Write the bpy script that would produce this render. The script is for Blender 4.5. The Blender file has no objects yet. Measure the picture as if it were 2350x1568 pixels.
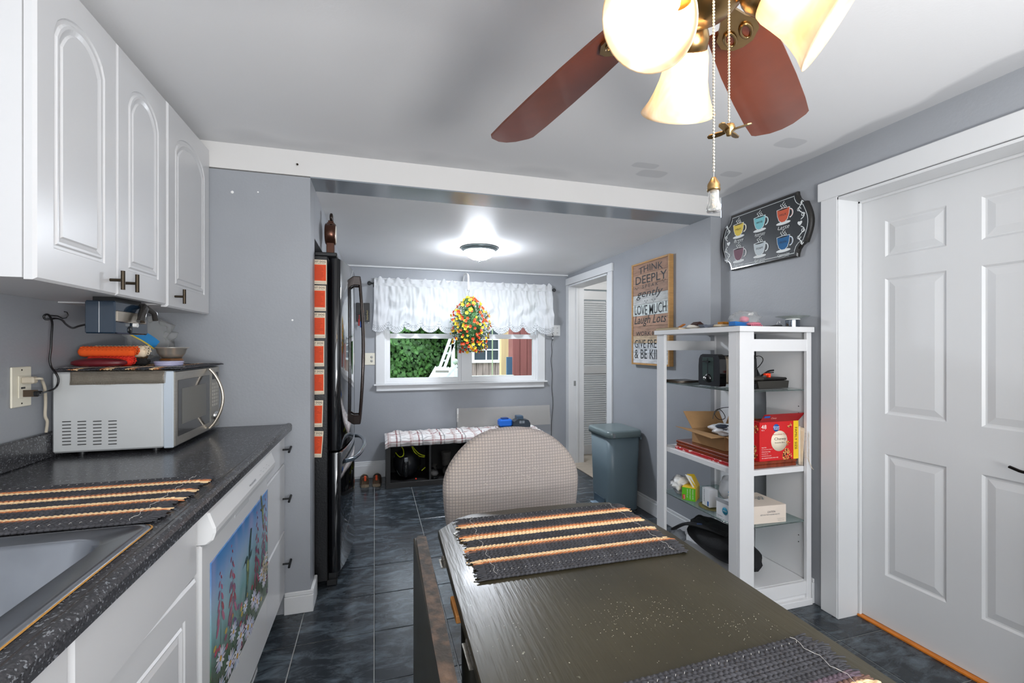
import bpy, math, random
from mathutils import Matrix, Vector, noise
from math import sin, cos, pi, radians as R
random.seed(7)
S = bpy.context.scene
COL = S.collection

# ------------------------------------------------------------------ camera
FPX, CXP, CYP, EYE = 1044.0, 1175.0, 796.0, 1.31
PSI = math.atan((1175 - 867) / FPX)
cam = bpy.data.objects.new('camera', bpy.data.cameras.new('camera')); COL.objects.link(cam)
cam.location = (0, 0, EYE); cam.rotation_euler = (pi / 2, 0, -PSI)
cam.data.sensor_width = 36.0; cam.data.lens = FPX / 2350 * 36.0
cam.data.shift_y = (CYP - 784) / 2350; cam.data.clip_start = 0.02
S.camera = cam
# ------------------------------------------------------------------ sky
W = bpy.data.worlds.new('sky'); S.world = W; W.use_nodes = True
bg = W.node_tree.nodes['Background']
bg.inputs[0].default_value = (0.78, 0.89, 1.0, 1); bg.inputs[1].default_value = 3.3
# ------------------------------------------------------------------ lamp helpers and the added fill lamps behind the camera
def area(name, loc, rot, sx, sy, power, color):
    l = bpy.data.lights.new(name, 'AREA'); l.shape = 'RECTANGLE'; l.size = sx; l.size_y = sy
    l.energy = power; l.color = color
    o = bpy.data.objects.new(name, l); COL.objects.link(o); o.location = loc; o.rotation_euler = rot
    return o
def point(name, loc, power, color, rad=0.03):
    l = bpy.data.lights.new(name, 'POINT'); l.energy = power; l.color = color; l.shadow_soft_size = rad
    o = bpy.data.objects.new(name, l); COL.objects.link(o); o.location = loc
    return o
area('rear_fill_light', (0.55, -1.45, 1.35), (R(90), 0, 0), 2.2, 1.5, 38, (1, .985, .97))  # added fill lamp standing in for daylight from behind
# added unseen lamp, aimed up to brighten the ceiling like a bounced flash
area('ceiling_fill_light', (0.70, -.80, 1.0), (R(166), 0, 0), .6, .6, 64, (1, .985, .97))
# ------------------------------------------------------------------ exposure
S.view_settings.view_transform = 'Standard'; S.view_settings.look = 'None'
S.view_settings.gamma = 1; S.view_settings.use_curve_mapping = False
S.view_settings.exposure = 0.08

# ------------------------------------------------------------------ pixel -> place helpers (eye at origin height EYE)
_c, _s = cos(PSI), sin(PSI)
def _ray(px, py):
    a = (px - CXP) / FPX
    return (_s + a * _c, _c - a * _s, (CYP - py) / FPX)
def onX(px, py, x): r = _ray(px, py); t = x / r[0]; return Vector((x, r[1] * t, EYE + r[2] * t))
def onY(px, py, y): r = _ray(px, py); t = y / r[1]; return Vector((r[0] * t, y, EYE + r[2] * t))
def onZ(px, py, z): r = _ray(px, py); t = (z - EYE) / r[2]; return Vector((r[0] * t, r[1] * t, z))
V = Vector

# ------------------------------------------------------------------ materials
def lin(c):
    c = c / 255.0
    return c / 12.92 if c <= 0.04045 else ((c + 0.055) / 1.055) ** 2.4
def rgb(*c): return (lin(c[0]), lin(c[1]), lin(c[2]), 1)
MATS = {}
def mat(name, col, rough=.5, metal=0, var=0, vs=6, bump=0, bs=60, spec=.5, coat=0, trans=0, emit=0, ecol=None,
        attr=False, stretch=(1, 1, 1), alpha=1, subs=0, col2=None, ior=1.45, detail=4, contrast=(.35, .65)):
    if name in MATS: return MATS[name]
    m = bpy.data.materials.new(name); m.use_nodes = True
    nt = m.node_tree; N = nt.nodes; L = nt.links; b = N['Principled BSDF']
    base = rgb(*col)
    b.inputs['Base Color'].default_value = base
    b.inputs['Roughness'].default_value = rough; b.inputs['Metallic'].default_value = metal
    b.inputs['Specular IOR Level'].default_value = spec; b.inputs['IOR'].default_value = ior
    b.inputs['Coat Weight'].default_value = coat; b.inputs['Coat Roughness'].default_value = .08
    b.inputs['Transmission Weight'].default_value = trans; b.inputs['Alpha'].default_value = alpha
    if emit:
        b.inputs['Emission Color'].default_value = rgb(*(ecol or col)); b.inputs['Emission Strength'].default_value = emit
    tc = mp = None
    if var or bump or col2:
        tc = N.new('ShaderNodeTexCoord'); mp = N.new('ShaderNodeMapping'); mp.inputs['Scale'].default_value = stretch
        L.new(tc.outputs['Object'], mp.inputs['Vector'])
    if var or col2:
        n = N.new('ShaderNodeTexNoise'); n.inputs['Scale'].default_value = vs; n.inputs['Detail'].default_value = detail
        L.new(mp.outputs[0], n.inputs['Vector'])
        r = N.new('ShaderNodeValToRGB'); L.new(n.outputs['Fac'], r.inputs[0])
        r.color_ramp.elements[0].position, r.color_ramp.elements[1].position = contrast
        c2 = rgb(*col2) if col2 else tuple(min(1, x * (1 + var)) for x in base[:3]) + (1,)
        c1 = base if col2 else tuple(x * (1 - var) for x in base[:3]) + (1,)
        r.color_ramp.elements[0].color = c1; r.color_ramp.elements[1].color = c2
        L.new(r.outputs[0], b.inputs['Base Color'])
    if attr:
        a = N.new('ShaderNodeVertexColor'); a.layer_name = 'Col'; L.new(a.outputs[0], b.inputs['Base Color'])
    if bump:
        n2 = N.new('ShaderNodeTexNoise'); n2.inputs['Scale'].default_value = bs; n2.inputs['Detail'].default_value = 3
        L.new(mp.outputs[0], n2.inputs['Vector'])
        bp = N.new('ShaderNodeBump'); bp.inputs['Strength'].default_value = bump; bp.inputs['Distance'].default_value = .004
        L.new(n2.outputs['Fac'], bp.inputs['Height']); L.new(bp.outputs[0], b.inputs['Normal'])
    MATS[name] = m
    return m

wall_m = mat('wall_paint_gray', (152, 155, 160), .42, var=.05, vs=1.6, bump=.12, bs=90)
white_m = mat('trim_paint_white', (216, 217, 218), .35, var=.02, vs=3, bump=.04, bs=40)
cab_m = mat('cabinet_white', (208, 208, 209), .3, var=.012, vs=4)
doorpaint_m = mat('door_paint', (211, 212, 213), .38, var=.015, vs=3, bump=.1, bs=45, stretch=(1, 1, .2))
steel_m = mat('brushed_steel', (176, 174, 168), .3, 1, var=.08, vs=40, stretch=(1, 1, 12))
chrome_m = mat('chrome', (215, 215, 215), .12, 1)
black_m = mat('black_plastic', (18, 19, 21), .32)
bronze_m = mat('dark_bronze_metal', (66, 58, 48), .35, .9)
brass_m = mat('antique_brass', (178, 146, 98), .28, 1, var=.05)

# ceiling: white paint with gray wall paint smeared along its right edge and a few patches
def ceiling_material():
    m = mat('ceiling_paint', (232, 232, 233), .6, bump=.08, bs=120)
    nt = m.node_tree; N = nt.nodes; L = nt.links; b = N['Principled BSDF']
    tc = N.new('ShaderNodeTexCoord'); sx = N.new('ShaderNodeSeparateXYZ'); L.new(tc.outputs['Object'], sx.inputs[0])
    nz = N.new('ShaderNodeTexNoise'); nz.inputs['Scale'].default_value = 2.2; L.new(tc.outputs['Object'], nz.inputs['Vector'])
    def math_(op, a, bb, cl=False):
        q = N.new('ShaderNodeMath'); q.operation = op; q.use_clamp = cl
        for i, v in enumerate((a, bb)):
            if isinstance(v, (int, float)): q.inputs[i].default_value = v
            else: L.new(v, q.inputs[i])
        return q.outputs[0]
    e = math_('ADD', sx.outputs[0], math_('MULTIPLY', nz.outputs['Fac'], .22))
    e1 = math_('MULTIPLY', math_('SUBTRACT', e, 2.15), 40, True)          # smear beside the right wall
    f = math_('ADD', sx.outputs[1], math_('MULTIPLY', nz.outputs['Fac'], .4))
    e2 = math_('MULTIPLY', math_('MULTIPLY', math_('SUBTRACT', f, 2.50), 9, True), .55)  # thin coat before the beam
    px = None
    def patch(cx, cy, rx, ry):
        dx = math_('DIVIDE', math_('SUBTRACT', sx.outputs[0], cx), rx); dy = math_('DIVIDE', math_('SUBTRACT', sx.outputs[1], cy), ry)
        d = math_('ADD', math_('POWER', math_('ABSOLUTE', dx, 0), 4), math_('POWER', math_('ABSOLUTE', dy, 0), 4))
        return math_('MULTIPLY', math_('SUBTRACT', math_('SUBTRACT', 1.5, nz.outputs['Fac']), d), 3, True)
    p = patch(1.47, 2.22, .09, .05)
    p = math_('MAXIMUM', p, patch(1.37, 2.13, .08, .035)); p = math_('MAXIMUM', p, patch(1.88, 1.70, .07, .05)); p = math_('MAXIMUM', p, patch(1.9, 2.1, .06, .04))
    k = math_('MAXIMUM', math_('MAXIMUM', math_('MULTIPLY', e1, .8), e2), math_('MULTIPLY', p, .5))
    mx = N.new('ShaderNodeMix'); mx.data_type = 'RGBA'; L.new(math_('MULTIPLY', k, .6), mx.inputs[0])
    mx.inputs[6].default_value = rgb(232, 232, 233); mx.inputs[7].default_value = rgb(164, 166, 170)
    L.new(mx.outputs[2], b.inputs['Base Color'])
    return m
ceil_m = ceiling_material()

def speckle(name, base, spot, scale, thr, rough, coat=0, base2=None, vs=3, bump=0, streak=(1, 1, 1)):
    m = mat(name, base, rough, coat=coat, var=0, col2=base2 or tuple(min(255, c + 10) for c in base), vs=vs)
    nt = m.node_tree; N = nt.nodes; L = nt.links; b = N['Principled BSDF']
    src = b.inputs['Base Color'].links[0].from_socket
    tc = N.new('ShaderNodeTexCoord'); mp = N.new('ShaderNodeMapping'); mp.inputs['Scale'].default_value = streak; L.new(tc.outputs['Object'], mp.inputs[0])
    v = N.new('ShaderNodeTexNoise'); v.inputs['Scale'].default_value = scale; v.inputs['Detail'].default_value = 2; L.new(mp.outputs[0], v.inputs['Vector'])
    r = N.new('ShaderNodeValToRGB'); r.color_ramp.elements[0].position = thr; r.color_ramp.elements[1].position = thr + .06
    L.new(v.outputs['Fac'], r.inputs[0])
    mx = N.new('ShaderNodeMix'); mx.data_type = 'RGBA'; L.new(r.outputs[0], mx.inputs[0]); L.new(src, mx.inputs[6]); mx.inputs[7].default_value = rgb(*spot)
    L.new(mx.outputs[2], b.inputs['Base Color'])
    if bump:
        bp = N.new('ShaderNodeBump'); bp.inputs['Strength'].default_value = bump; bp.inputs['Distance'].default_value = .002
        n2 = N.new('ShaderNodeTexNoise'); n2.inputs['Scale'].default_value = 14; mp2 = N.new('ShaderNodeMapping'); mp2.inputs['Scale'].default_value = (9, .8, 1)
        L.new(tc.outputs['Object'], mp2.inputs[0]); L.new(mp2.outputs[0], n2.inputs['Vector'])
        L.new(n2.outputs['Fac'], bp.inputs['Height']); L.new(bp.outputs[0], b.inputs['Normal'])
    return m
tile_m = mat('slate_tile', (42, 47, 52), .22, col2=(108, 120, 129), vs=6, detail=12, contrast=(.46, .80), stretch=(1, 2.4, 1), bump=.12, bs=22)
_n = [x for x in tile_m.node_tree.nodes if x.type == 'TEX_NOISE'][0]; _n.inputs['Distortion'].default_value = .7; _n.inputs['Roughness'].default_value = .72
counter_m = speckle('speckled_laminate', (46, 46, 49), (122, 125, 130), 190, .60, .24, base2=(66, 66, 69), vs=220)
table_m = speckle('olive_table_paint', (50, 46, 33), (150, 148, 130), 60, .74, .32, coat=.05, base2=(68, 63, 48), vs=3, bump=.35)
leafedge_m = mat('worn_leaf_edge', (56, 49, 42), .6, col2=(112, 88, 70), vs=38, detail=8, contrast=(.45, .75), bump=.3, bs=90)

# ------------------------------------------------------------------ mesh builder
class B:
    def __init__(s, M=None):
        s.v = []; s.f = []; s.sm = []; s.mi = []; s.c = None; s.M = M; s.k = 0
    def add(s, vs, fs, smooth=False, col=None):
        o = len(s.v)
        for p in vs:
            p = V(p)
            s.v.append(s.M @ p if s.M is not None else p)
        for f in fs:
            s.f.append(tuple(i + o for i in f)); s.sm.append(smooth); s.mi.append(s.k)
        if col is not None:
            if s.c is None: s.c = [(1, 1, 1, 1)] * o
            s.c += col if isinstance(col, list) else [col] * len(vs)
        elif s.c is not None: s.c += [(1, 1, 1, 1)] * len(vs)
        return s
    def box(s, x0, x1, y0, y1, z0, z1, bev=0, col=None):
        if x1 < x0: x0, x1 = x1, x0
        if y1 < y0: y0, y1 = y1, y0
        if z1 < z0: z0, z1 = z1, z0
        if not bev:
            vs = [(x, y, z) for z in (z0, z1) for y in (y0, y1) for x in (x0, x1)]
            return s.add(vs, [(0, 2, 3, 1), (4, 5, 7, 6), (0, 1, 5, 4), (2, 6, 7, 3), (0, 4, 6, 2), (1, 3, 7, 5)], col=col)
        bev = min(bev, (x1 - x0) * .45, (y1 - y0) * .45, (z1 - z0) * .45)
        lo = (x0, y0, z0); hi = (x1, y1, z1); vs = []; idx = {}
        for sx in (0, 1):
            for sy in (0, 1):
                for sz in (0, 1):
                    sg = (sx, sy, sz)
                    for ax in range(3):
                        p = []
                        for a in range(3):
                            e = hi[a] if sg[a] else lo[a]
                            p.append(e if a == ax else (e - bev if sg[a] else e + bev))
                        idx[(sg, ax)] = len(vs); vs.append(tuple(p))
        fs = []
        for ax in range(3):
            a, b_ = [(1, 2), (2, 0), (0, 1)][ax]
            for sd in (0, 1):
                q = []
                for (u, w) in ((0, 0), (1, 0), (1, 1), (0, 1)):
                    g = [0, 0, 0]; g[ax] = sd; g[a] = u; g[b_] = w; q.append(idx[(tuple(g), ax)])
                fs.append(tuple(q) if sd else tuple(q[::-1]))
        for ax in range(3):
            a, b_ = [(1, 2), (2, 0), (0, 1)][ax]
            for u in (0, 1):
                for w in (0, 1):
                    g0 = [0, 0, 0]; g1 = [0, 0, 0]; g1[ax] = 1
                    g0[a] = g1[a] = u; g0[b_] = g1[b_] = w
                    q = (idx[(tuple(g0), a)], idx[(tuple(g1), a)], idx[(tuple(g1), b_)], idx[(tuple(g0), b_)])
                    fs.append(q if (u ^ w) else q[::-1])
        for sx in (0, 1):
            for sy in (0, 1):
                for sz in (0, 1):
                    q = tuple(idx[((sx, sy, sz), a)] for a in range(3))
                    fs.append(q if (sx + sy + sz) % 2 else q[::-1])
        return s.add(vs, fs, col=col)
    def ring(s, c, x, y, r, n, ry=None):
        return [c + x * (r * cos(2 * pi * i / n)) + y * ((ry or r) * sin(2 * pi * i / n)) for i in range(n)]
    def cyl(s, p0, p1, r0, r1=None, n=16, smooth=True, caps=True):
        p0, p1 = V(p0), V(p1); r1 = r0 if r1 is None else r1
        d = (p1 - p0).normalized(); a = V((1, 0, 0)) if abs(d.x) < .9 else V((0, 1, 0))
        x = d.cross(a).normalized(); y = d.cross(x)
        vs = s.ring(p0, x, y, r0, n) + s.ring(p1, x, y, r1, n)
        s.add(vs, [(i, (i + 1) % n, n + (i + 1) % n, n + i) for i in range(n)], smooth)
        if caps:
            s.add(vs, [tuple(range(n))[::-1], tuple(range(n, 2 * n))])
        return s
    def tube(s, pts, r, n=8, closed=False, flat=1.0, rs=None):
        pts = [V(p) for p in pts]; m = len(pts); vs = []; px = None
        for i, p in enumerate(pts):
            if closed: d = pts[(i + 1) % m] - pts[i - 1]
            else: d = pts[min(i + 1, m - 1)] - pts[max(i - 1, 0)]
            d.normalize()
            if px is None:
                a = V((0, 0, 1)) if abs(d.z) < .9 else V((1, 0, 0)); x = d.cross(a).normalized()
            else:
                x = (px - d * px.dot(d)).normalized()
            px = x; y = d.cross(x); rr = rs[i] if rs else r
            vs += s.ring(p, x, y, rr, n, rr * flat)
        fs = []
        for i in range(m if closed else m - 1):
            j = (i + 1) % m
            fs += [(i * n + k, i * n + (k + 1) % n, j * n + (k + 1) % n, j * n + k) for k in range(n)]
        s.add(vs, fs, True)
        if not closed: s.add([vs[k] for k in range(n)] + [vs[(m - 1) * n + k] for k in range(n)], [tuple(range(n))[::-1], tuple(range(n, 2 * n))])
        return s
    def lathe(s, prof, c=(0, 0, 0), axis=(0, 0, 1), n=24, smooth=True, col=None):
        c = V(c); d = V(axis).normalized(); a = V((1, 0, 0)) if abs(d.x) < .9 else V((0, 1, 0))
        x = d.cross(a).normalized(); y = d.cross(x); vs = []
        for r, h in prof: vs += s.ring(c + d * h, x, y, max(r, 1e-5), n)
        fs = []
        for i in range(len(prof) - 1):
            fs += [(i * n + k, i * n + (k + 1) % n, (i + 1) * n + (k + 1) % n, (i + 1) * n + k) for k in range(n)]
        return s.add(vs, fs, smooth, col)
    def prism(s, poly, ext, smooth=False, col=None):
        poly = [V(p) for p in poly]; n = len(poly); ext = V(ext)
        vs = poly + [p + ext for p in poly]
        return s.add(vs, [tuple(range(n))[::-1], tuple(range(n, 2 * n))] + [(i, (i + 1) % n, n + (i + 1) % n, n + i) for i in range(n)], smooth, col)
    def sph(s, c, r, n=12, m=8, sc=(1, 1, 1), rot=None, col=None, nz=0, nf=8, seed=0):
        vs = []; c = V(c)
        for j in range(m + 1):
            t = pi * j / m
            for i in range(n):
                p = V((sin(t) * cos(2 * pi * i / n), sin(t) * sin(2 * pi * i / n), cos(t)))
                if nz: p = p * (1 + nz * noise.noise(p * nf * .3 + V((seed, seed * 1.7, 0))))
                p = V((p.x * sc[0] * r, p.y * sc[1] * r, p.z * sc[2] * r))
                if rot is not None: p = rot @ p
                vs.append(c + p)
        return s.add(vs, [(j * n + i, (j + 1) * n + i, (j + 1) * n + (i + 1) % n, j * n + (i + 1) % n) for j in range(m) for i in range(n)], True, col)
    def grid(s, fn, nu, nv, smooth=True, colfn=None, flip=False):
        vs = [fn(i / nu, j / nv) for j in range(nv + 1) for i in range(nu + 1)]
        w = nu + 1
        fs = [(j * w + i, j * w + i + 1, (j + 1) * w + i + 1, (j + 1) * w + i) for j in range(nv) for i in range(nu)]
        if flip: fs = [f[::-1] for f in fs]
        col = [colfn(i / nu, j / nv) for j in range(nv + 1) for i in range(nu + 1)] if colfn else None
        return s.add(vs, fs, smooth, col)
    def sheet(s, fn, nu, nv, th, colfn=None):          # closed slab following fn, th = thickness vector
        th = V(th); w = nu + 1
        a = [V(fn(i / nu, j / nv)) for j in range(nv + 1) for i in range(nu + 1)]
        n = len(a); vs = a + [p - th for p in a]
        fs = [(j * w + i, j * w + i + 1, (j + 1) * w + i + 1, (j + 1) * w + i) for j in range(nv) for i in range(nu)]
        fs += [tuple(n + k for k in f[::-1]) for f in fs]
        for i in range(nu):
            fs.append((i + 1, i, n + i, n + i + 1)); q = nv * w; fs.append((q + i, q + i + 1, n + q + i + 1, n + q + i))
        for j in range(nv):
            fs.append((j * w, (j + 1) * w, n + (j + 1) * w, n + j * w)); fs.append(((j + 1) * w + nu, j * w + nu, n + j * w + nu, n + (j + 1) * w + nu))
        col = None
        if colfn:
            cc = [colfn(i / nu, j / nv) for j in range(nv + 1) for i in range(nu + 1)]; col = cc + cc
        return s.add(vs, fs, True, col)

ORG = {}
def link(name, b, m, parent=None, org=None, mesh=None):
    if mesh is None:
        o0 = V(org) if org is not None else (ORG[parent.name] if parent else V((0, 0, 0)))
        me = bpy.data.meshes.new(name)
        me.from_pydata([tuple(p - o0) for p in b.v], [], b.f)
        for i, p in enumerate(me.polygons):
            p.use_smooth = b.sm[i]; p.material_index = b.mi[i]
        if b.c is not None:
            ca = me.color_attributes.new('Col', 'FLOAT_COLOR', 'POINT')
            flat = [x for c in b.c for x in (list(c) + [1])[:4]]
            ca.data.foreach_set('color', flat)
        for mm in (m if isinstance(m, (list, tuple)) else [m]): me.materials.append(mm)
    else: me = mesh; o0 = ORG[parent.name] if parent else V(org or (0, 0, 0))
    o = bpy.data.objects.new(name, me); COL.objects.link(o)
    if parent: o.parent = parent; ORG[o.name] = ORG[parent.name]
    else: o.location = o0; ORG[o.name] = o0
    return o
def tag(o, label, cat, group=None):
    o['label'] = label; o['category'] = cat
    if group: o['group'] = group
    return o
def thing(name, label, cat, loc, group=None):
    o = bpy.data.objects.new(name, None); COL.objects.link(o); o.empty_display_size = .05
    o.location = V(loc); ORG[o.name] = V(loc)
    return tag(o, label, cat, group)
def part(name, b, m, parent, label=None):
    o = link(name, b, m, parent)
    if label: o['label'] = label
    return o
def single(name, b, m, label, cat, org, group=None): return tag(link(name, b, m, None, org), label, cat, group)
def struct(name, b, m, parent=None):
    o = link(name, b, m, parent)
    if not parent: o['kind'] = 'structure'
    return o
def frame(o, u, v):
    o, u, v = V(o), V(u), V(v); n = u.cross(v)
    return Matrix(((u.x, v.x, n.x, o.x), (u.y, v.y, n.y, o.y), (u.z, v.z, n.z, o.z), (0, 0, 0, 1)))
def FX(y, z, x): return frame((x, y, z), (0, -1, 0), (0, 0, 1))    # on the right wall, seen looking +X
def FL(y, z, x): return frame((x, y, z), (0, 1, 0), (0, 0, 1))     # faces +X
def FY(x, z, y): return frame((x, y, z), (1, 0, 0), (0, 0, 1))     # faces the camera (-Y)
def FT(x, y, z, a=0): return frame((x, y, z), (cos(a), sin(a), 0), (-sin(a), cos(a), 0))

def text(b, s, x0, x1, y0, y1, z=0.0, ext=.0006, shear=0, arch=0, off=0.0, keep=False):
    cu = bpy.data.curves.new('t', 'FONT'); cu.body = s; cu.size = 1; cu.resolution_u = 2; cu.offset = off; cu.shear = shear
    o = bpy.data.objects.new('t', cu); COL.objects.link(o)
    bpy.context.view_layer.update()
    me = bpy.data.meshes.new_from_object(o.evaluated_get(bpy.context.evaluated_depsgraph_get()))
    P = [v.co.copy() for v in me.vertices]; F = [tuple(p.vertices) for p in me.polygons]
    bpy.data.objects.remove(o); bpy.data.curves.remove(cu); bpy.data.meshes.remove(me)
    if not P: return b
    ax, bx = min(p.x for p in P), max(p.x for p in P); ay, by = min(p.y for p in P), max(p.y for p in P)
    sx = (x1 - x0) / (bx - ax); sy = (y1 - y0) / max(1e-6, by - ay)
    Q = []
    for p in P:
        u = (p.x - ax) / (bx - ax)
        Q.append(V((x0 + (p.x - ax) * sx, y0 + (p.y - ay) * sy + arch * (1 - (2 * u - 1) ** 2), z + ext)))
    return b.add(Q, F)

# raised / recessed panel relief.  cell & panel in (u,w) of frame matrix
def relief(b, cell, pan, arch=0, prof=((0, 0), (.006, -.006), (.014, -.007), (.03, -.001)), n=10):
    x0, x1, z0, z1 = cell; a0, a1, c0, c1 = pan
    def loop(ins, d):
        l, r, bt = a0 + ins, a1 - ins, c0 + ins
        pts = [(l, bt, d), (r, bt, d)]
        if arch:
            sp = c1 - arch
            mx = (a0 + a1) / 2; hw = (a1 - a0) / 2
            k = (hw - ins) / hw
            for i in range(n + 1):
                t = 1 - 2 * i / n
                pts.append((mx + t * hw * k, sp + (arch) * (1 - t * t) ** .6 - ins * (1.0 if abs(t) < .98 else .6), d))
        else: pts += [(r, c1 - ins, d), (l, c1 - ins, d)]
        return pts
    lp = [loop(i, d) for i, d in prof]; m = len(lp[0])
    out = [(x0, z0, 0), (x1, z0, 0)]
    if arch:
        for i, p in enumerate(lp[0][2:]):
            out.append((x1 if i == 0 else x0 if i == n else p[0], z1, 0))
    else: out += [(x1, z1, 0), (x0, z1, 0)]
    vs = list(out)
    for l in lp: vs += l
    fs = []
    for k in range(len(lp)):
        for i in range(m): fs.append((k * m + i, k * m + (i + 1) % m, (k + 1) * m + (i + 1) % m, (k + 1) * m + i))
    fs.append(tuple(len(lp) * m + i for i in range(m)))
    return b.add(vs, fs)

# ================================================================== SETTING
XL, XR, XB, YP, YB, ZC, ZH = -1.09, 2.14, 2.06, 2.452, 4.77, 2.278, 2.15
YK = -1.6     # wall behind the camera
fl = struct('floor', B().box(XL - .05, 2.32, YK, YB + .05, -.06, -.003), mat('grout', (150, 152, 150), .8, var=.15, vs=5))
def clip(poly, x0, x1, y0, y1):
    for ax, lim, sg in ((0, x0, 1), (0, x1, -1), (1, y0, 1), (1, y1, -1)):
        out = []
        for i in range(len(poly)):
            a, b = poly[i - 1], poly[i]; ia = (a[ax] - lim) * sg >= 0; ib = (b[ax] - lim) * sg >= 0
            if ia != ib:
                t = (lim - a[ax]) / (b[ax] - a[ax]); out.append((a[0] + (b[0] - a[0]) * t, a[1] + (b[1] - a[1]) * t))
            if ib: out.append(b)
        poly = out
        if not poly: return poly
    return poly
ta = R(.35); TT = .331
for i in range(-3, 8):
    for j in range(-9, 9):
        x0, y0 = -.018 + i * TT, 2.515 + j * TT
        if x0 < -.85: continue
        g = .0022
        q = [(x0 + g, y0 + g), (x0 + TT - g, y0 + g), (x0 + TT - g, y0 + TT - g), (x0 + g, y0 + TT - g)]
        q = [(-.018 + (x + .018) * cos(ta) - (y - 2.515) * sin(ta), 2.515 + (x + .018) * sin(ta) + (y - 2.515) * cos(ta)) for x, y in q]
        xm = XB if y0 > 2.3 else 2.30
        for (cx1, cy0, cy1) in ((2.06, YK, YB), (2.28, YK, 2.44)):
            if cx1 == 2.28 and x0 + TT < 2.06: continue
            p = clip(q, XL if cx1 == 2.06 else 2.06, cx1, cy0, cy1)
            if len(p) < 3: continue
            b = B(); cxm = sum(a[0] for a in p) / len(p); cym = sum(a[1] for a in p) / len(p)
            top = [(cxm + (x - cxm) * .988, cym + (y - cym) * .988, 0) for x, y in p]
            bot = [(x, y, -.0012) for x, y in p]; lo = [(x, y, -.004) for x, y in p]; n = len(p)
            b.add(top + bot + lo, [tuple(range(n))] + [(n + k, n + (k + 1) % n, (k + 1) % n, k) for k in range(n)] + [(2 * n + k, 2 * n + (k + 1) % n, n + (k + 1) % n, n + k) for k in range(n)])
            part('tile', b, tile_m, fl)

def wall_with_holes(name, plane, fixed, a0, a1, z0, z1, holes, th, m=wall_m):
    """axis wall: plane 'x' or 'y' at coordinate fixed, thickness th (signed), holes [(a0,a1,z0,z1)]"""
    b = B(); xs = sorted({a0, a1} | {h[0] for h in holes} | {h[1] for h in holes}); zs = sorted({z0, z1} | {h[2] for h in holes} | {h[3] for h in holes})
    for i in range(len(xs) - 1):
        for k in range(len(zs) - 1):
            cx, cz = (xs[i] + xs[i + 1]) / 2, (zs[k] + zs[k + 1]) / 2
            if any(h[0] < cx < h[1] and h[2] < cz < h[3] for h in holes): continue
            if plane == 'x': b.box(fixed, fixed + th, xs[i], xs[i + 1], zs[k], zs[k + 1])
            else: b.box(xs[i], xs[i + 1], fixed, fixed + th, zs[k], zs[k + 1])
    return struct(name, b, m)
struct('wall_left', B().box(XL - .12, XL, YK, 3.75, 0, ZC), wall_m)
DY0, DY1, DZ = .82, 1.665, 2.03
wall_with_holes('wall_right', 'x', XR, YK, YP - .002, 0, ZC, [(DY0, DY1, 0, DZ)], .17)
D2a, D2b = 3.80, 4.70
wall_with_holes('wall_right_back', 'x', XB, YP + .0005, YB + .12, 0, ZH - .0005, [(D2a, D2b, 0, 1.99)], .17)
WX0, WX1, WZ0, WZ1 = .055, 1.715, .935, 1.93
wall_with_holes('wall_back', 'y', YB, -1.1, XB + .17, 0, ZH + .03, [(WX0, WX1, WZ0, WZ1)], .14)
wall_with_holes('wall_front', 'y', YK, XL, XR, 0, ZC, [(-.6, 1.7, .6, 2.1)], -.12)
struct('wall_partition', B().box(XL, -.322, YP, 2.61, 0, ZH), wall_m)
struct('wall_alcove', B().box(XL, -.322, 2.611, 3.62, 1.885, ZH - .001).box(XL, -.322, 3.62, YB - .001, 0, ZH - .001), wall_m)
struct('trim_1', B().box(XL, XR - .001, YP, 2.665, ZH + .006, ZC), mat('beam_paint', (214, 212, 210), .45, var=.02, vs=2))
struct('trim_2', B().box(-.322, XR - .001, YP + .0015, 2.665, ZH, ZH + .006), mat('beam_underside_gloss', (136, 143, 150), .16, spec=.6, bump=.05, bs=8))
struct('ceiling', B().box(XL - .12, XR + .17, YK, YP + .1, ZC, ZC + .08), ceil_m)
b = B(); b.add([(-1.2, 2.66, ZH), (2.25, 2.66, ZH), (2.25, YB + .1, 2.118), (-1.2, YB + .1, 2.118), (-1.2, 2.66, 2.3), (2.25, 2.66, 2.3), (2.25, YB + .1, 2.3), (-1.2, YB + .1, 2.3)],
      [(0, 3, 2, 1), (4, 5, 6, 7), (0, 1, 5, 4), (1, 2, 6, 5), (2, 3, 7, 6), (3, 0, 4, 7)])
struct('ceiling_back', b, mat('ceiling_back_paint', (236, 236, 237), .5, var=.02, vs=2, bump=.1, bs=50))
struct('trim_3', B().box(-.32, XB, YB - .03, YB, 2.104, 2.1195, .003), white_m)
# baseboards
def baseboard(name, x0, x1, y0, y1, h):
    b = B(); b.box(x0, x1, y0, y1, 0, h - .02, .002)
    dx, dy = x1 - x0, y1 - y0
    if dx < dy: b.box(x0 + .006 if x0 > 1 else x0, x1 if x0 > 1 else x1 - .006, y0, y1, h - .02, h, .003)
    else: b.box(x0, x1, y0 + .006, y1, h - .02, h, .003)
    return struct(name, b, white_m)
baseboard('baseboard_right', XR - .016, XR, 1.79, YP, .125)
baseboard('baseboard_jog', XB - .0, XR - .017, YP - .016, YP, .125)
baseboard('baseboard_right_back', XB - .016, XB, 2.47, 3.70, .12)
baseboard('baseboard_back', -.322, XB - .001, YB - .016, YB, .165)
baseboard('baseboard_partition', -.438, -.306, YP - .016, YP - .0005, .105)
struct('baseboard_partition_end', B().box(-.322, -.306, YP, 2.60, 0, .105, .003), white_m)
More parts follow.
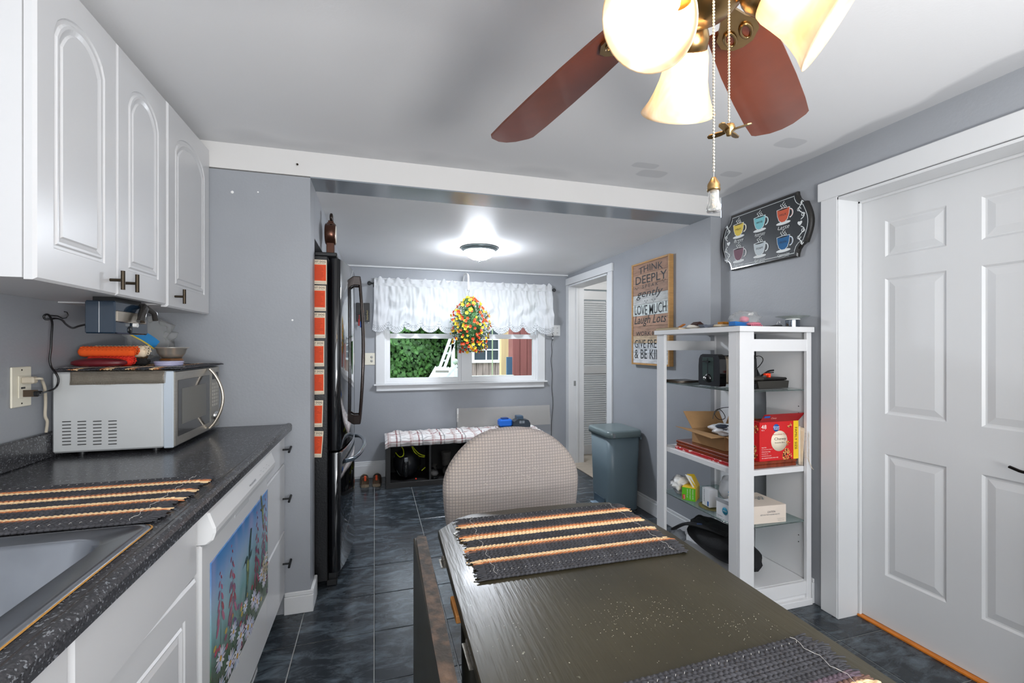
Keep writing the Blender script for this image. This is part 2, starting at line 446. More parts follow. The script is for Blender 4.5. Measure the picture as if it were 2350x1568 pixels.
# exposed plaster chips
for (x, y, r, lab) in ((533, 441, .007, 'larger white plaster chip high on the partition wall'), (592, 441, .004, 'tiny dark-edged chip high on the partition wall'), (671, 735, .005, 'white plaster chip low on the partition wall beside the cabinet')):
    p = onY(x, y, YP - .0003); single('plaster_chip', B().lathe([(0, -.0006), (r * .8, -.0006), (r, 0)], p, (0, 1, 0), 7), mat('plaster', (232, 232, 230), .9), lab, 'paint chip', p)
p = onY(682, 378, YP); single('nail', B().cyl(p, p + V((.004, -.02, -.006)), .0018).cyl(p + V((.004, -.02, -.006)), p + V((.004, -.022, -.006)), .005), bronze_m, 'bent nail sticking out of the pale beam', 'nail', p)

# ---- six-panel door and its casing on the right wall
dx = 2.262
door = thing('door_1', 'white six-panel interior door in the right wall', 'door', (dx, (DY0 + DY1) / 2, .012)); del door['category']; door['kind'] = 'structure'
b = B(FX(DY1 - .012, .012, dx)); w, h = DY1 - DY0 - .024, 2.0
st, rw = .115, (w - .345) / 2
cuts = [0, .22, .83, 1.60, 1.985 - .11 + .0, h]
cells = [(0, .93, .235, .80), (.93, 1.66, .985, 1.615), (1.66, h, 1.715, 1.885)]
for (z0, z1, p0, p1) in cells:
    relief(b, (0, st + rw + .0575, z0, z1), (st, st + rw, p0, p1), prof=((0, 0), (.008, -.007), (.014, -.008), (.042, -.001), (.046, -.001)))
    relief(b, (st + rw + .0575, w, z0, z1), (st + rw + .115, w - st, p0, p1), prof=((0, 0), (.008, -.007), (.014, -.008), (.042, -.001), (.046, -.001)))
b.box(0, w, 0, h, -.035, -.009)
for (x0, x1) in ((0, .0005), (w - .0005, w)): b.box(x0, x1, 0, h, -.009, 0)
b.box(0, w, h - .0005, h, -.009, 0); b.box(0, w, 0, .0005, -.009, 0)
part('door_slab', b, doorpaint_m, door)
hp = onX(2343, 1080, dx)
b = B(); hy = hp.y - .09
b.lathe([(.027, 0), (.027, .006), (.011, .01), (.010, .045), (0, .045)], (dx, hy, hp.z), (-1, 0, 0), 16)
b.tube([(dx - .045, hy, hp.z), (dx - .05, hy + .03, hp.z + .002), (dx - .048, hy + .07, hp.z + .006), (dx - .044, hy + .10, hp.z + .014)], .008, 8, flat=.7)
part('door_lever', b, mat('dark_lever', (40, 36, 34), .25, .9), door, 'dark metal lever handle')
jb = B(); jb.box(XR - .018, 2.30, DY1 - .012, DY1, 0, DZ)            # side jamb
jb.box(XR - .018, 2.30, DY0, DY1, DZ - .012, DZ); jb.box(XR - .018, 2.30, DY0, DY0 + .012, 0, DZ)
jb.box(dx - .014, dx - .001, DY1 - .024, DY1 - .012, 0, DZ, .002); jb.box(dx - .014, dx - .001, DY0, DY1, DZ - .024, DZ - .012, .002)
struct('trim_4', jb, white_m)
cb = B(); cb.box(XR - .02, XR - .0005, DY1 - .008, DY1 + .078, 0, DZ + .006, .003); cb.box(XR - .024, XR - .0005, DY0 - .1, DY1 + .092, DZ + .004, DZ + .094, .003); cb.box(XR - .02, XR - .0005, DY0 - .085, DY0 + .008, 0, DZ + .006, .003)
struct('trim_5', cb, white_m)
struct('trim_6', B().box(dx - .022, dx + .05, DY0 + .01, DY1 - .013, -.002, .0105, .003), mat('orange_threshold', (205, 120, 40), .35, var=.1, vs=20, stretch=(4, 1, 1)))
struct('wall_closet', B().box(2.40, 2.44, YK, 2.4, 0, ZC), wall_m)
# ---- doorway to the hall
cb = B(); c0 = 3.70
cb.box(XB - .018, XB - .0005, D2a - .08, D2a, 0, 2.0, .003); cb.box(XB - .018, XB - .0005, D2b, YB - .001, 0, 2.0, .003); cb.box(XB - .022, XB - .0005, D2a - .09, YB - .001, 2.0, 2.075, .003)
cb.box(XB - .017, XB + .169, D2b - .01, D2b + .012, 0, 1.995); cb.box(XB - .017, XB + .169, D2a - .012, D2a + .01, 0, 1.995); cb.box(XB - .017, XB + .169, D2a, D2b, 1.978, 1.995)
cb.box(XB + .07, XB + .10, D2b - .02, D2b, 0, 1.98, .003); cb.box(XB + .07, XB + .10, D2a, D2a + .02, 0, 1.98, .003)
struct('trim_7', cb, white_m)
p = onY(1319, 880, D2b - .01); tagp = single('strike_plate', B().box(p.x - .012, p.x + .012, D2b - .0135, D2b - .0102, p.z - .028, p.z + .028, .0008).box(p.x - .006, p.x + .006, D2b - .0145, D2b - .013, p.z - .011, p.z + .011), chrome_m, 'chrome strike plate on the hall doorway jamb', 'strike plate', (p.x, D2b, p.z))
hallfl = struct('floor_hall', B().box(XB - .005, 3.4, 3.5, 5.35, -.05, .001), mat('hall_sub', (90, 84, 76), .8))
wood_m = mat('hall_floor_wood', (178, 166, 150), .4, var=.12, vs=6, stretch=(1, 8, 1))
for k in range(7):
    part('floorboard', B().box(XB - .004 + k * .19, XB + .184 + k * .19, 3.5, 5.34, .001, .008, .001), wood_m, hallfl)
LY = 5.0
struct('wall_hall', B().box(XB + .17, 2.27, LY, LY + .08, 0, 2.3).box(3.0, 3.4, LY, LY + .08, 0, 2.3).box(XB + .17, 3.4, LY, LY + .08, 2.06, 2.3).box(3.32, 3.4, 3.5, LY, 0, 2.3).box(XB + .17, 3.4, 3.42, 3.5, 0, 2.3).box(XB + .17, 3.4, LY + .3, LY + .35, 0, 2.3), white_m)
struct('ceiling_hall', B().box(XB + .17, 3.4, 3.42, LY + .35, 2.26, 2.3), white_m)
struct('trim_8', B().box(XB + .172, 3.0, LY - .018, LY - .0005, 2.0, 2.075, .003).box(XB + .173, 2.29, LY - .018, LY - .0005, 0, 2.0, .003), white_m)
lv = thing('door_2', 'white louvered closet door in the hall beyond the doorway', 'door', (2.6, LY + .02, .01)); del lv['category']; lv['kind'] = 'structure'
lx0, lx1 = 2.30, 2.71
b = B(); b.box(lx0, lx0 + .035, LY + .002, LY + .032, .015, 1.985, .002).box(lx1 - .035, lx1, LY + .002, LY + .032, .015, 1.985, .002)
for z0, z1 in ((.015, .12), (.985, 1.075), (1.88, 1.985)): b.box(lx0 + .035, lx1 - .035, LY + .004, LY + .03, z0, z1)
part('door_frame', b, white_m, lv)
sl = B(); sl.add([(lx0 + .033, LY + .004, -.013), (lx1 - .033, LY + .004, -.013), (lx1 - .033, LY + .03, .013), (lx0 + .033, LY + .03, .013), (lx0 + .033, LY + .004, -.008), (lx1 - .033, LY + .004, -.008), (lx1 - .033, LY + .03, .018), (lx0 + .033, LY + .03, .018)],
      [(0, 3, 2, 1), (4, 5, 6, 7), (0, 1, 5, 4), (1, 2, 6, 5), (2, 3, 7, 6), (3, 0, 4, 7)])
s0 = None
for za, zb in ((.135, .975), (1.09, 1.87)):
    z = za
    while z < zb:
        if s0 is None: s0 = part('slat', sl, white_m, lv); o = s0
        else: o = s0.copy(); COL.objects.link(o)
        o.location = (0, 0, z); z += .0262
struct('door_3', B().box(lx1 + .005, lx1 + .3, LY + .002, LY + .032, .015, 1.985, .002), white_m)

# ---- window in the back wall
win = thing('window_1', 'white double window looking out on the yard', 'window', (.885, YB, WZ0)); del win['category']; win['kind'] = 'structure'
vinyl = mat('window_vinyl', (232, 233, 234), .3)
b = B(); y = YB
b.box(-.02, WX0 + .012, y - .02, y - .0005, .935, 2.0, .003); b.box(WX1 - .012, WX1 + .07, y - .02, y - .0005, .935, 2.0, .003)
b.box(-.035, WX1 + .085, y - .022, y - .0005, 2.0 - .07, 2.0, .003)
b.box(-.04, WX1 + .09, y - .05, y + .005, .918, .936, .004)
b.box(-.015, WX1 + .06, y - .02, y - .0005, .862, .918, .003)
part('window_casing', b, white_m, win)
b = B(); MX0, MX1 = .835, .945
b.box(WX0 + .0005, WX0 + .03, y + .0008, y + .1, WZ0 + .0015, WZ1 - .0005); b.box(WX1 - .03, WX1 - .0005, y + .0008, y + .1, WZ0 + .0015, WZ1 - .0005); b.box(WX0 + .03, WX1 - .03, y + .002, y + .1, WZ1 - .02, WZ1); b.box(WX0 + .03, WX1 - .03, y + .006, y + .1, WZ0 + .0015, WZ0 + .018)
b.box(MX0 + .015, MX1 - .015, y + .001, y + .098, WZ0 + .002, WZ1 - .001)
part('window_frame', b, vinyl, win)
glass_m = mat('window_glass', (255, 255, 255), .0, trans=1, ior=1.02)
for sx0, sx1 in ((WX0 + .03, MX0 + .015), (MX1 - .015, WX1 - .03)):
    b = B(); z0, z1 = WZ0 + .018, 1.445
    b.box(sx0, sx0 + .035, y + .012, y + .045, z0, z1, .002).box(sx1 - .035, sx1, y + .012, y + .045, z0, z1, .002)
    b.box(sx0 + .035, sx1 - .035, y + .012, y + .045, z0, z0 + .038, .002).box(sx0 + .035, sx1 - .035, y + .010, y + .045, z1 - .05, z1, .002)
    sh = part('lower_sash', b, vinyl, win); part('pane', B().box(sx0 + .035, sx1 - .035, y + .026, y + .029, z0 + .037, z1 - .049), glass_m, sh)
    b = B(); z0, z1 = 1.405, WZ1 - .02
    b.box(sx0, sx0 + .035, y + .055, y + .088, z0, z1, .002).box(sx1 - .035, sx1, y + .055, y + .088, z0, z1, .002)
    b.box(sx0 + .035, sx1 - .035, y + .055, y + .088, z0, z0 + .04, .002).box(sx0 + .035, sx1 - .035, y + .055, y + .088, z1 - .035, z1, .002)
    sh = part('upper_sash', b, vinyl, win); part('pane', B().box(sx0 + .035, sx1 - .035, y + .07, y + .073, z0 + .039, z1 - .034), glass_m, sh)
w2 = thing('window_2', 'added white window behind the viewer, framing the fill lamp', 'window', (.55, YK, .6)); del w2['category']; w2['kind'] = 'structure'  # unseen window, added around the rear fill lamp
part('window_frame', B().box(-.6, -.54, YK - .08, YK, .6, 2.1).box(1.64, 1.7, YK - .08, YK, .6, 2.1).box(-.54, 1.64, YK - .08, YK, .6, .66).box(-.54, 1.64, YK - .08, YK, 2.04, 2.1).box(.52, .58, YK - .08, YK, .66, 2.04), vinyl, w2)

# ================================================================== LEFT SIDE: cabinets, counter, appliances
def t_knob(b, p, n, along, stem=.032, L=.056, r=.0055):
    p = V(p); n = V(n); a = V(along)
    b.cyl(p, p + n * stem, .0045, n=10); b.cyl(p + n * stem - a * L / 2, p + n * stem + a * L / 2, r, n=12)
    return b
# upper cabinets
def cab_door(root, y0, y1, z0, z1, xf, hy, name='cabinet_door', arch=.075):
    b = B(FL(y0, z0, xf)); w, h = y1 - y0, z1 - z0
    relief(b, (.006, w - .006, .006, h - .006), (.062, w - .062, .085, h - .075), arch=arch, prof=((0, 0), (.003, -.004), (.010, -.0045), (.014, 0), (.020, 0), (.032, -.005), (.036, -.001)), n=16)
    # rounded outer edge and body
    o = [(0, 0), (w, 0), (w, h), (0, h)]; i_ = [(.006, .006), (w - .006, .006), (w - .006, h - .006), (.006, h - .006)]
    vs = [(x, y, 0) for x, y in i_] + [(x, y, -.006) for x, y in o] + [(x, y, -.022) for x, y in o]
    fs = [(4 + k, 4 + (k + 1) % 4, (k + 1) % 4, k) for k in range(4)] + [(8 + k, 8 + (k + 1) % 4, 4 + (k + 1) % 4, 4 + k) for k in range(4)] + [(11, 10, 9, 8)]
    b.add(vs, fs)
    d = part(name, b, cab_m, root)
    if hy: part('handle', t_knob(B(), (xf, hy[0], hy[1]), (1, 0, 0), hy[2] if len(hy) > 2 else (0, 0, 1)), bronze_m, d)
    return d
uc = thing('wall_cabinet', 'white two-door wall cabinet with arched panels, nearest the viewer', 'cabinet', (-.91, 1.66, 1.468))
part('cabinet_box', B().box(XL + .001, -.784, 1.32, 2.002, 1.47, 2.235), cab_m, uc)
cab_door(uc, 1.322, 1.664, 1.466, 2.236, -.76, (1.628, onX(279, 643, -.73).z))
cab_door(uc, 1.667, 2.002, 1.466, 2.236, -.76, (1.712, onX(314, 651, -.73).z))
uc = thing('wall_cabinet', 'white single-door wall cabinet beside the partition wall', 'cabinet', (-.91, 2.23, 1.462))
part('cabinet_box', B().box(XL + .001, -.784, 2.004, 2.450, 1.466, 2.235), cab_m, uc)
cab_door(uc, 2.006, 2.446, 1.460, 2.234, -.757, (2.068, onX(416, 680, -.73).z))

# base cabinets
XF = -.436
bc = thing('base_cabinet', 'white three-drawer base cabinet beside the partition wall', 'cabinet', (-.75, 2.28, 0))
part('cabinet_box', B().box(XL + .001, XF - .022, 2.068, 2.45, .10, .893), cab_m, bc)
part('toe_kick', B().box(-1.0, -.49, 2.068, 2.45, 0, .10), black_m, bc)
for (z0, z1, py) in ((.745, .888, 1051), (.420, .738, 1173), (.105, .413, 1334)):
    b = B(FL(2.072, z0, XF)); w, h = 2.446 - 2.072, z1 - z0
    relief(b, (.004, w - .004, .004, h - .004), (.02, w - .02, .02, h - .02), prof=((0, 0), (.002, 0), (.008, .0)))
    vs = [(.004, .004, 0), (w - .004, .004, 0), (w - .004, h - .004, 0), (.004, h - .004, 0)] + [(0, 0, -.006), (w, 0, -.006), (w, h, -.006), (0, h, -.006)] + [(0, 0, -.02), (w, 0, -.02), (w, h, -.02), (0, h, -.02)]
    b.add(vs, [(4 + k, 4 + (k + 1) % 4, (k + 1) % 4, k) for k in range(4)] + [(8 + k, 8 + (k + 1) % 4, 4 + (k + 1) % 4, 4 + k) for k in range(4)] + [(11, 10, 9, 8)])
    d = part('drawer', b, cab_m, bc)
    hz = onX(648, py, XF + .03).z
    part('handle', t_knob(B(), (XF, 2.395, hz), (1, 0, 0), (0, .97, .24)), black_m, d)
sc_ = thing('base_cabinet', 'white sink base cabinet with a door hanging slightly ajar', 'cabinet', (-.75, .9, 0))
part('cabinet_box', B().box(XL + .001, XF - .022, -.6, 1.325, .10, .118).box(XL + .001, XF - .022, 1.307, 1.325, .118, .893).box(XL + .001, XF - .022, -.6, -.582, .118, .893).box(XL + .001, XL + .015, -.582, 1.307, .118, .893).box(XF - .040, XF - .022, -.582, 1.307, .735, .893).box(XF - .040, XF - .022, .83, .86, .118, .735), cab_m, sc_)
part('toe_kick', B().box(-1.0, -.49, -.6, 1.325, 0, .10), black_m, sc_)
def flat_front(root, y0, y1, z0, z1, name):
    b = B(FL(y0, z0, XF)); w, h = y1 - y0, z1 - z0
    b.box(0, w, 0, h, -.02, 0, .006)
    return part(name, b, cab_m, root)
flat_front(sc_, .835, 1.322, .735, .888, 'false_drawer_front')
flat_front(sc_, .34, .829, .735, .888, 'false_drawer_front')
def ajar(y0, y1, ang):
    d = bpy.data.objects.new('x', None)
    M0 = Matrix.Translation((XF - .02, y1, 0)) @ Matrix.Rotation(ang, 4, 'Z') @ Matrix.Translation((-(XF - .02), -y1, 0))
    b = B(M0 @ FL(y0, .105, XF)); w, h = y1 - y0, .728 - .105
    relief(b, (.006, w - .006, .006, h - .006), (.062, w - .062, .062, h - .07), prof=((0, 0), (.003, -.004), (.010, -.0045), (.014, 0), (.022, -.005), (.034, -.001)))
    o = [(0, 0), (w, 0), (w, h), (0, h)]; i_ = [(.006, .006), (w - .006, .006), (w - .006, h - .006), (.006, h - .006)]
    vs = [(x, y, 0) for x, y in i_] + [(x, y, -.006) for x, y in o] + [(x, y, -.02) for x, y in o]
    b.add(vs, [(4 + k, 4 + (k + 1) % 4, (k + 1) % 4, k) for k in range(4)] + [(8 + k, 8 + (k + 1) % 4, 4 + (k + 1) % 4, 4 + k) for k in range(4)] + [(11, 10, 9, 8)])
    part('cabinet_door', b, cab_m, sc_)
ajar(.86, 1.322, R(-3.5)); ajar(.38, .855, 0)

# dishwasher
dwm = mat('dishwasher_white', (214, 214, 214), .28)
dw = thing('dishwasher', 'white dishwasher with a hummingbird picture on its door', 'dishwasher', (-.75, 1.70, 0))
part('tub', B().box(-1.0, XF - .03, 1.345, 2.052, .02, .888), dwm, dw)
d_ = part('door', B().box(XF - .03, XF + .004, 1.338, 2.058, .115, .80, .005), dwm, dw)
part('kick_panel', B().box(XF - .05, XF - .03, 1.345, 2.052, .0, .112), dwm, dw)
b = B(); prof = [(XF - .03, .888), (XF + .012, .888), (XF + .022, .882), (XF + .036, .842), (XF + .036, .83), (XF + .03, .812), (XF + .018, .803), (XF - .03, .803)]
n = len(prof); vs = []
ys = [1.338, 1.342, 2.045, 2.058]
for k, y in enumerate(ys):
    s_ = 0 if k in (1, 2) else -.006 if k == 0 else -.012
    vs += [(x + (s_ if x > XF else 0), y, z) for x, z in prof]
b.add(vs, [tuple(range(n)), tuple(3 * n + i for i in range(n))[::-1]] + [(j * n + i, j * n + (i + 1) % n, (j + 1) * n + (i + 1) % n, (j + 1) * n + i)[::-1] for j in range(3) for i in range(n)])
cp = part('control_panel', b, dwm, dw)
# slanted panel frame: from (XF+.022,.882) to (XF+.036,.842)
uu = V((0, 1, 0)); vv = (V((XF + .022, 0, .882)) - V((XF + .036, 0, .842))).normalized()
Mp = frame((XF + .0363, 1.34, .842), uu, vv)
gray_ink = mat('gray_print', (110, 114, 120), .6)
b = B(Mp); text(b, 'FRIGIDAIRE', .335, .415, .008, .014, .0002, ext=.0003)
for k in range(7): text(b, '•—', .47 + k * .022, .482 + k * .022, .010 + .009 * (k % 2), .0125 + .009 * (k % 2), .0002, ext=.0003)
part('panel_lettering', b, gray_ink, cp, 'small gray printed lettering')
part('handle_recess', B().box(XF + .002, XF + .0052, 1.62, 1.78, .770, .790, .002), mat('recess_gray', (196, 197, 198), .5), d_)
# picture magnet on the dishwasher door
pm = thing('picture_magnet', 'painted picture of two hummingbirds over daisies and foxgloves, stuck to the dishwasher', 'picture', (XF + .004, 1.70, .3))
q0 = onX(483.5, 1294.5, XF + .006); q1 = onX(614.7, 1122.7, XF + .006); q2 = onX(608, 1375, XF + .006)
PY0, PY1, PZ1, PZ0 = q0.y, q1.y, (q0.z + q1.z) / 2, q2.z - .0
PW, PH = PY1 - PY0, PZ1 - PZ0
def mixc(a, b_, t): return tuple(a[i] * (1 - t) + b_[i] * t for i in range(3)) + (1,)
def picbg(u, v):
    n1 = noise.noise(V((u * 3, v * 2, 1))) * .5 + .5; n2 = noise.noise(V((u * 14, v * 5, 4))) * .5 + .5; n3 = noise.noise(V((u * 30, v * 12, 9))) * .5 + .5
    top = mixc(rgb(30, 120, 190), rgb(176, 200, 226), min(1, max(0, (1 - v) * 2.2 + n1 * .5 - .2)))
    top = mixc(top, rgb(188, 170, 205), max(0, n2 - .45) * 1.0)
    mid = mixc(rgb(96, 156, 156), rgb(150, 186, 190), n2)
    low = mixc(rgb(30, 62, 48), rgb(96, 120, 74), n3)
    low = mixc(low, rgb(120, 60, 96), max(0, n1 + n3 - 1.05) * 1.8)
    c = mixc(mid, top, min(1, max(0, (v - .5) * 3)))
    return mixc(low, c, min(1, max(0, (v - .25 + .12 * (n2 - .5)) * 4)))
b = B(FL(PY0, PZ0, XF + .0042)); b.sheet(lambda u, v: (u * PW, v * PH, .0016), 70, 60, (0, 0, .0014), colfn=picbg)
part('painted_sheet', b, mat('picture_print', (200, 200, 200), .25, attr=True, coat=.4), pm)
b = B(FL(PY0, PZ0, XF + .0060))
def fpoly(pts, c): b.add([(x * PW, y * PH, fpoly.z) for x, y in pts], [tuple(range(len(pts)))], col=c); fpoly.z += .000002
fpoly.z = 0
def ell(cx, cy, rx, ry, a, c, n=9):
    fpoly([(cx + rx * cos(t) * cos(a) - ry * sin(t) * sin(a), cy + rx * cos(t) * sin(a) + ry * sin(t) * cos(a)) for t in [2 * pi * k / n for k in range(n)]], c)
rr = random.Random(3)
for k in range(150):      # stems and grass
    x = rr.random(); y = rr.random() * .28; L_ = .05 + rr.random() * .14
    fpoly([(x, y), (x + .006, y), (x + rr.uniform(-.05, .05), y + L_)], rgb(rr.randint(30, 110), rr.randint(80, 130), rr.randint(40, 90)))
for k in range(60): ell(rr.random(), rr.random() * .42, .018, .02, rr.random() * 3, rr.choice([rgb(150, 40, 90), rgb(120, 50, 120), rgb(190, 60, 80), rgb(200, 170, 60), rgb(90, 70, 130)]), 7)
for (x, y0, y1) in ((.28, .45, .93), (.30, .40, .8), (.74, .40, .92), (.72, .3, .7), (.93, .5, .98), (.88, .4, .8), (.12, .5, .85)):   # foxglove spires
    fpoly([(x - .003, y0 - .2), (x + .003, y0 - .2), (x + .012, y1)], rgb(80, 100, 70))
    for k in range(11):
        t = k / 10; yy = y0 + (y1 - y0) * t; ell(x + (.03 if k % 2 else -.026) * (1.25 - t), yy, .011 * (1.3 - t * .8), .045 * (1.25 - t), (.35 if k % 2 else -.35), rr.choice([rgb(150, 60, 90), rgb(176, 90, 120), rgb(130, 70, 110), rgb(160, 40, 60)]))
for (x, y, r) in ((.12, .27, .07), (.30, .28, .06), (.42, .14, .075), (.55, .08, .08), (.66, .22, .07), (.74, .13, .07), (.25, .10, .08), (.83, .3, .06), (.9, .2, .06), (.10, .06, .08), (.50, .30, .05), (.94, .38, .05), (.36, .04, .07), (.62, .03, .06)):   # daisies
    for k in range(13):
        a = 2 * pi * k / 13 + r * 30; ell(x + cos(a) * r * .55, y + sin(a) * r * .7, r * .42, r * .13, a, rr.choice([rgb(240, 240, 246), rgb(205, 215, 240), rgb(226, 216, 232)]))
    ell(x, y, r * .2, r * .25, 0, rgb(224, 168, 40))
def bird(x, y, s, body, wing, flip=1):
    P = lambda pts: [(x + px_ * s * flip, y + py_ * s) for px_, py_ in pts]
    fpoly(P([(0, 0), (.10, .25), (.16, .6), (.10, .62), (.02, .3)]), wing); fpoly(P([(.03, .02), (.13, .08), (.18, .17), (.08, .16)]), wing)
    fpoly(P([(-.10, .14), (-.03, .13), (.03, .0), (.02, -.2), (-.03, -.42), (-.09, -.60), (-.11, -.58), (-.08, -.35), (-.09, -.1)]), body)
    fpoly(P([(-.09, -.38), (-.04, -.38), (-.10, -.64), (-.14, -.62)]), wing)
    ell(x - .08 * s * flip, y + .12 * s, .055 * s, .07 * s, 0, wing); fpoly(P([(-.12, .15), (-.12, .11), (-.27, .06)]), rgb(40, 40, 40))
    ell(x - .04 * s * flip, y - .02 * s, .03 * s, .12 * s, 0, rgb(170, 180, 110))
bird(.56, .60, .42, rgb(110, 130, 90), rgb(50, 80, 80)); bird(.86, .86, .27, rgb(120, 130, 60), rgb(90, 96, 40), -1)
for x in range(60): ell(.86 + rr.random() * .12, .22 + rr.random() * .2, .012, .012, 0, rgb(196, 180, 150), 6)
part('painted_flowers', b, mat('picture_print', (200, 200, 200), .25, attr=True), pm)

# countertop with sink cut-out
ct = thing('countertop', 'dark speckled laminate countertop with a backsplash', 'countertop', (-.74, .9, .895))
def rr_loop(x0, x1, y0, y1, r, z, n=6):
    out = []
    for (cx, cy, a0) in ((x1 - r, y1 - r, 0), (x0 + r, y1 - r, 90), (x0 + r, y0 + r, 180), (x1 - r, y0 + r, 270)):
        for k in range(n + 1):
            a = R(a0 + 90 * k / n); out.append((cx + r * cos(a), cy + r * sin(a), z))
    return out
SX0, SX1, SY0, SY1 = -1.0, -.452, .33, 1.145
b = B(); zt = .93
b.box(XL + .001, SX0 + .02, -.6, YP - .001, .895, zt); b.box(SX0 + .02, -.44, SY1 - .02, YP - .001, .895, zt); b.box(SX0 + .02, -.44, -.6, SY0 + .02, .895, zt); b.box(SX1 - .02, -.44, SY0 + .02, SY1 - .02, .895, zt)
pr_ = [(-.44, .895), (-.412, .895), (-.406, .9), (-.404, .91), (-.404, .924), (-.408, .932), (-.416, .9355), (-.424, .9345), (-.432, .931), (-.44, .93)]
n = len(pr_); yy0, yy1 = -.6, YP - .001
b.add([(x, yy0, z) for x, z in pr_] + [(x, yy1, z) for x, z in pr_], [tuple(range(n)), tuple(range(n, 2 * n))[::-1]] + [(i, i + n, (i + 1) % n + n, (i + 1) % n) for i in range(n)])
part('worktop', b, counter_m, ct)
part('backsplash', B().box(XL + .001, XL + .020, -.6, YP - .001, zt, 1.018, .004), counter_m, ct)
# water-stained scratches on the counter
sk = thing('sink', 'stainless steel drop-in kitchen sink', 'sink', (-.72, .74, .93))
loops = [rr_loop(SX0, SX1, SY0, SY1, .03, .9312), rr_loop(SX0 + .003, SX1 - .003, SY0 + .003, SY1 - .003, .03, .9355), rr_loop(SX0 + .012, SX1 - .012, SY0 + .012, SY1 - .012, .028, .9365), rr_loop(SX0 + .018, SX1 - .018, SY0 + .018, SY1 - .018, .026, .934),
         rr_loop(SX0 + .06, SX1 - .052, SY0 + .06, SY1 - .052, .055, .934), rr_loop(SX0 + .066, SX1 - .060, SY0 + .066, SY1 - .060, .055, .927), rr_loop(SX0 + .075, SX1 - .075, SY0 + .075, SY1 - .075, .06, .79), rr_loop(SX0 + .10, SX1 - .10, SY0 + .10, SY1 - .10, .05, .762), rr_loop(-.735, -.725, .735, .745, .004, .756)]
b = B(); m_ = len(loops[0]); vs = [p for l in loops for p in l]
b.add(vs, [(j * m_ + i, j * m_ + (i + 1) % m_, (j + 1) * m_ + (i + 1) % m_, (j + 1) * m_ + i) for j in range(len(loops) - 1) for i in range(m_)], True)
part('basin', b, mat('sink_steel', (168, 172, 178), .26, 1, var=.1, vs=9, stretch=(1, 1, 1), bump=.05, bs=20), sk)
part('drain', B().lathe([(0, .002), (.02, .0), (.038, .004), (.042, .001)], (-.73, .74, .7575), n=20), chrome_m, sk)
b = B(); o_ = rr_loop(SX0 - .002, SX1 + .0025, SY0 - .002, SY1 + .0025, .031, .9325); i2 = rr_loop(SX0 + .001, SX1 - .0005, SY0 + .001, SY1 - .0005, .03, .9335)
b.add(o_ + i2, [(i, (i + 1) % m_, m_ + (i + 1) % m_, m_ + i) for i in range(m_)])
part('sealant_bead', b, mat('aged_sealant', (176, 128, 60), .5), sk, 'amber aged sealant line')

# ---- braided rag mats
cordmats = {'d': mat('rag_charcoal', (64, 64, 68), .95, var=.25, vs=30), 'c': mat('rag_cream', (238, 205, 160), .95, var=.08, vs=30), 'o': mat('rag_rust', (206, 132, 84), .95, var=.12, vs=30), 'b': mat('rag_brown', (112, 84, 74), .95, var=.15, vs=30), 'm': mat('rag_mauve', (98, 84, 94), .95, var=.15, vs=30)}
cordmesh = {}
def cord_mesh(kind, L, r, seed):
    key = (kind, round(L, 3), r, seed)
    if key in cordmesh: return cordmesh[key]
    g = random.Random(seed * 31 + hash(kind) % 7 * 0 + ord(kind)); b = B(); n = int(L / (r * 2.5)); sg = 1 if seed % 2 else -1
    b.box(-L / 2, L / 2, -r * .75, r * .75, -r * .5, r * .35)
    for k in range(n):
        x = -L / 2 + (k + .5) * L / n
        rot = Matrix.Rotation(sg * R(36), 3, 'Z')
        b.sph((x, g.uniform(-.06, .06) * r, g.uniform(-.05, .1) * r), r, 6, 4, (1.75, .95, .85), rot)
    for e in (-1, 1):      # frayed end
        for q in range(3):
            l_ = g.uniform(.018, .034); yy = (q - 1) * r * .7; x0 = e * (L / 2 - .004)
            b.tube([(x0, yy, 0), (x0 + e * l_ * .5, yy * 1.3, g.uniform(-.001, .002)), (x0 + e * l_, yy * 1.5 + g.uniform(-.003, .003), g.uniform(-.0015, .001) - .001)], r * .5, 5, flat=.6)
    me = bpy.data.meshes.new('cord'); me.from_pydata([tuple(p) for p in b.v], [], b.f)
    for p in me.polygons: p.use_smooth = True
    me.materials.append(cordmats[kind]); cordmesh[key] = me
    return me
SEQ = 'dddddbocc' + 'dddddddbocc' + 'ddddddccob' + 'dddddccob' + 'dddddddd'
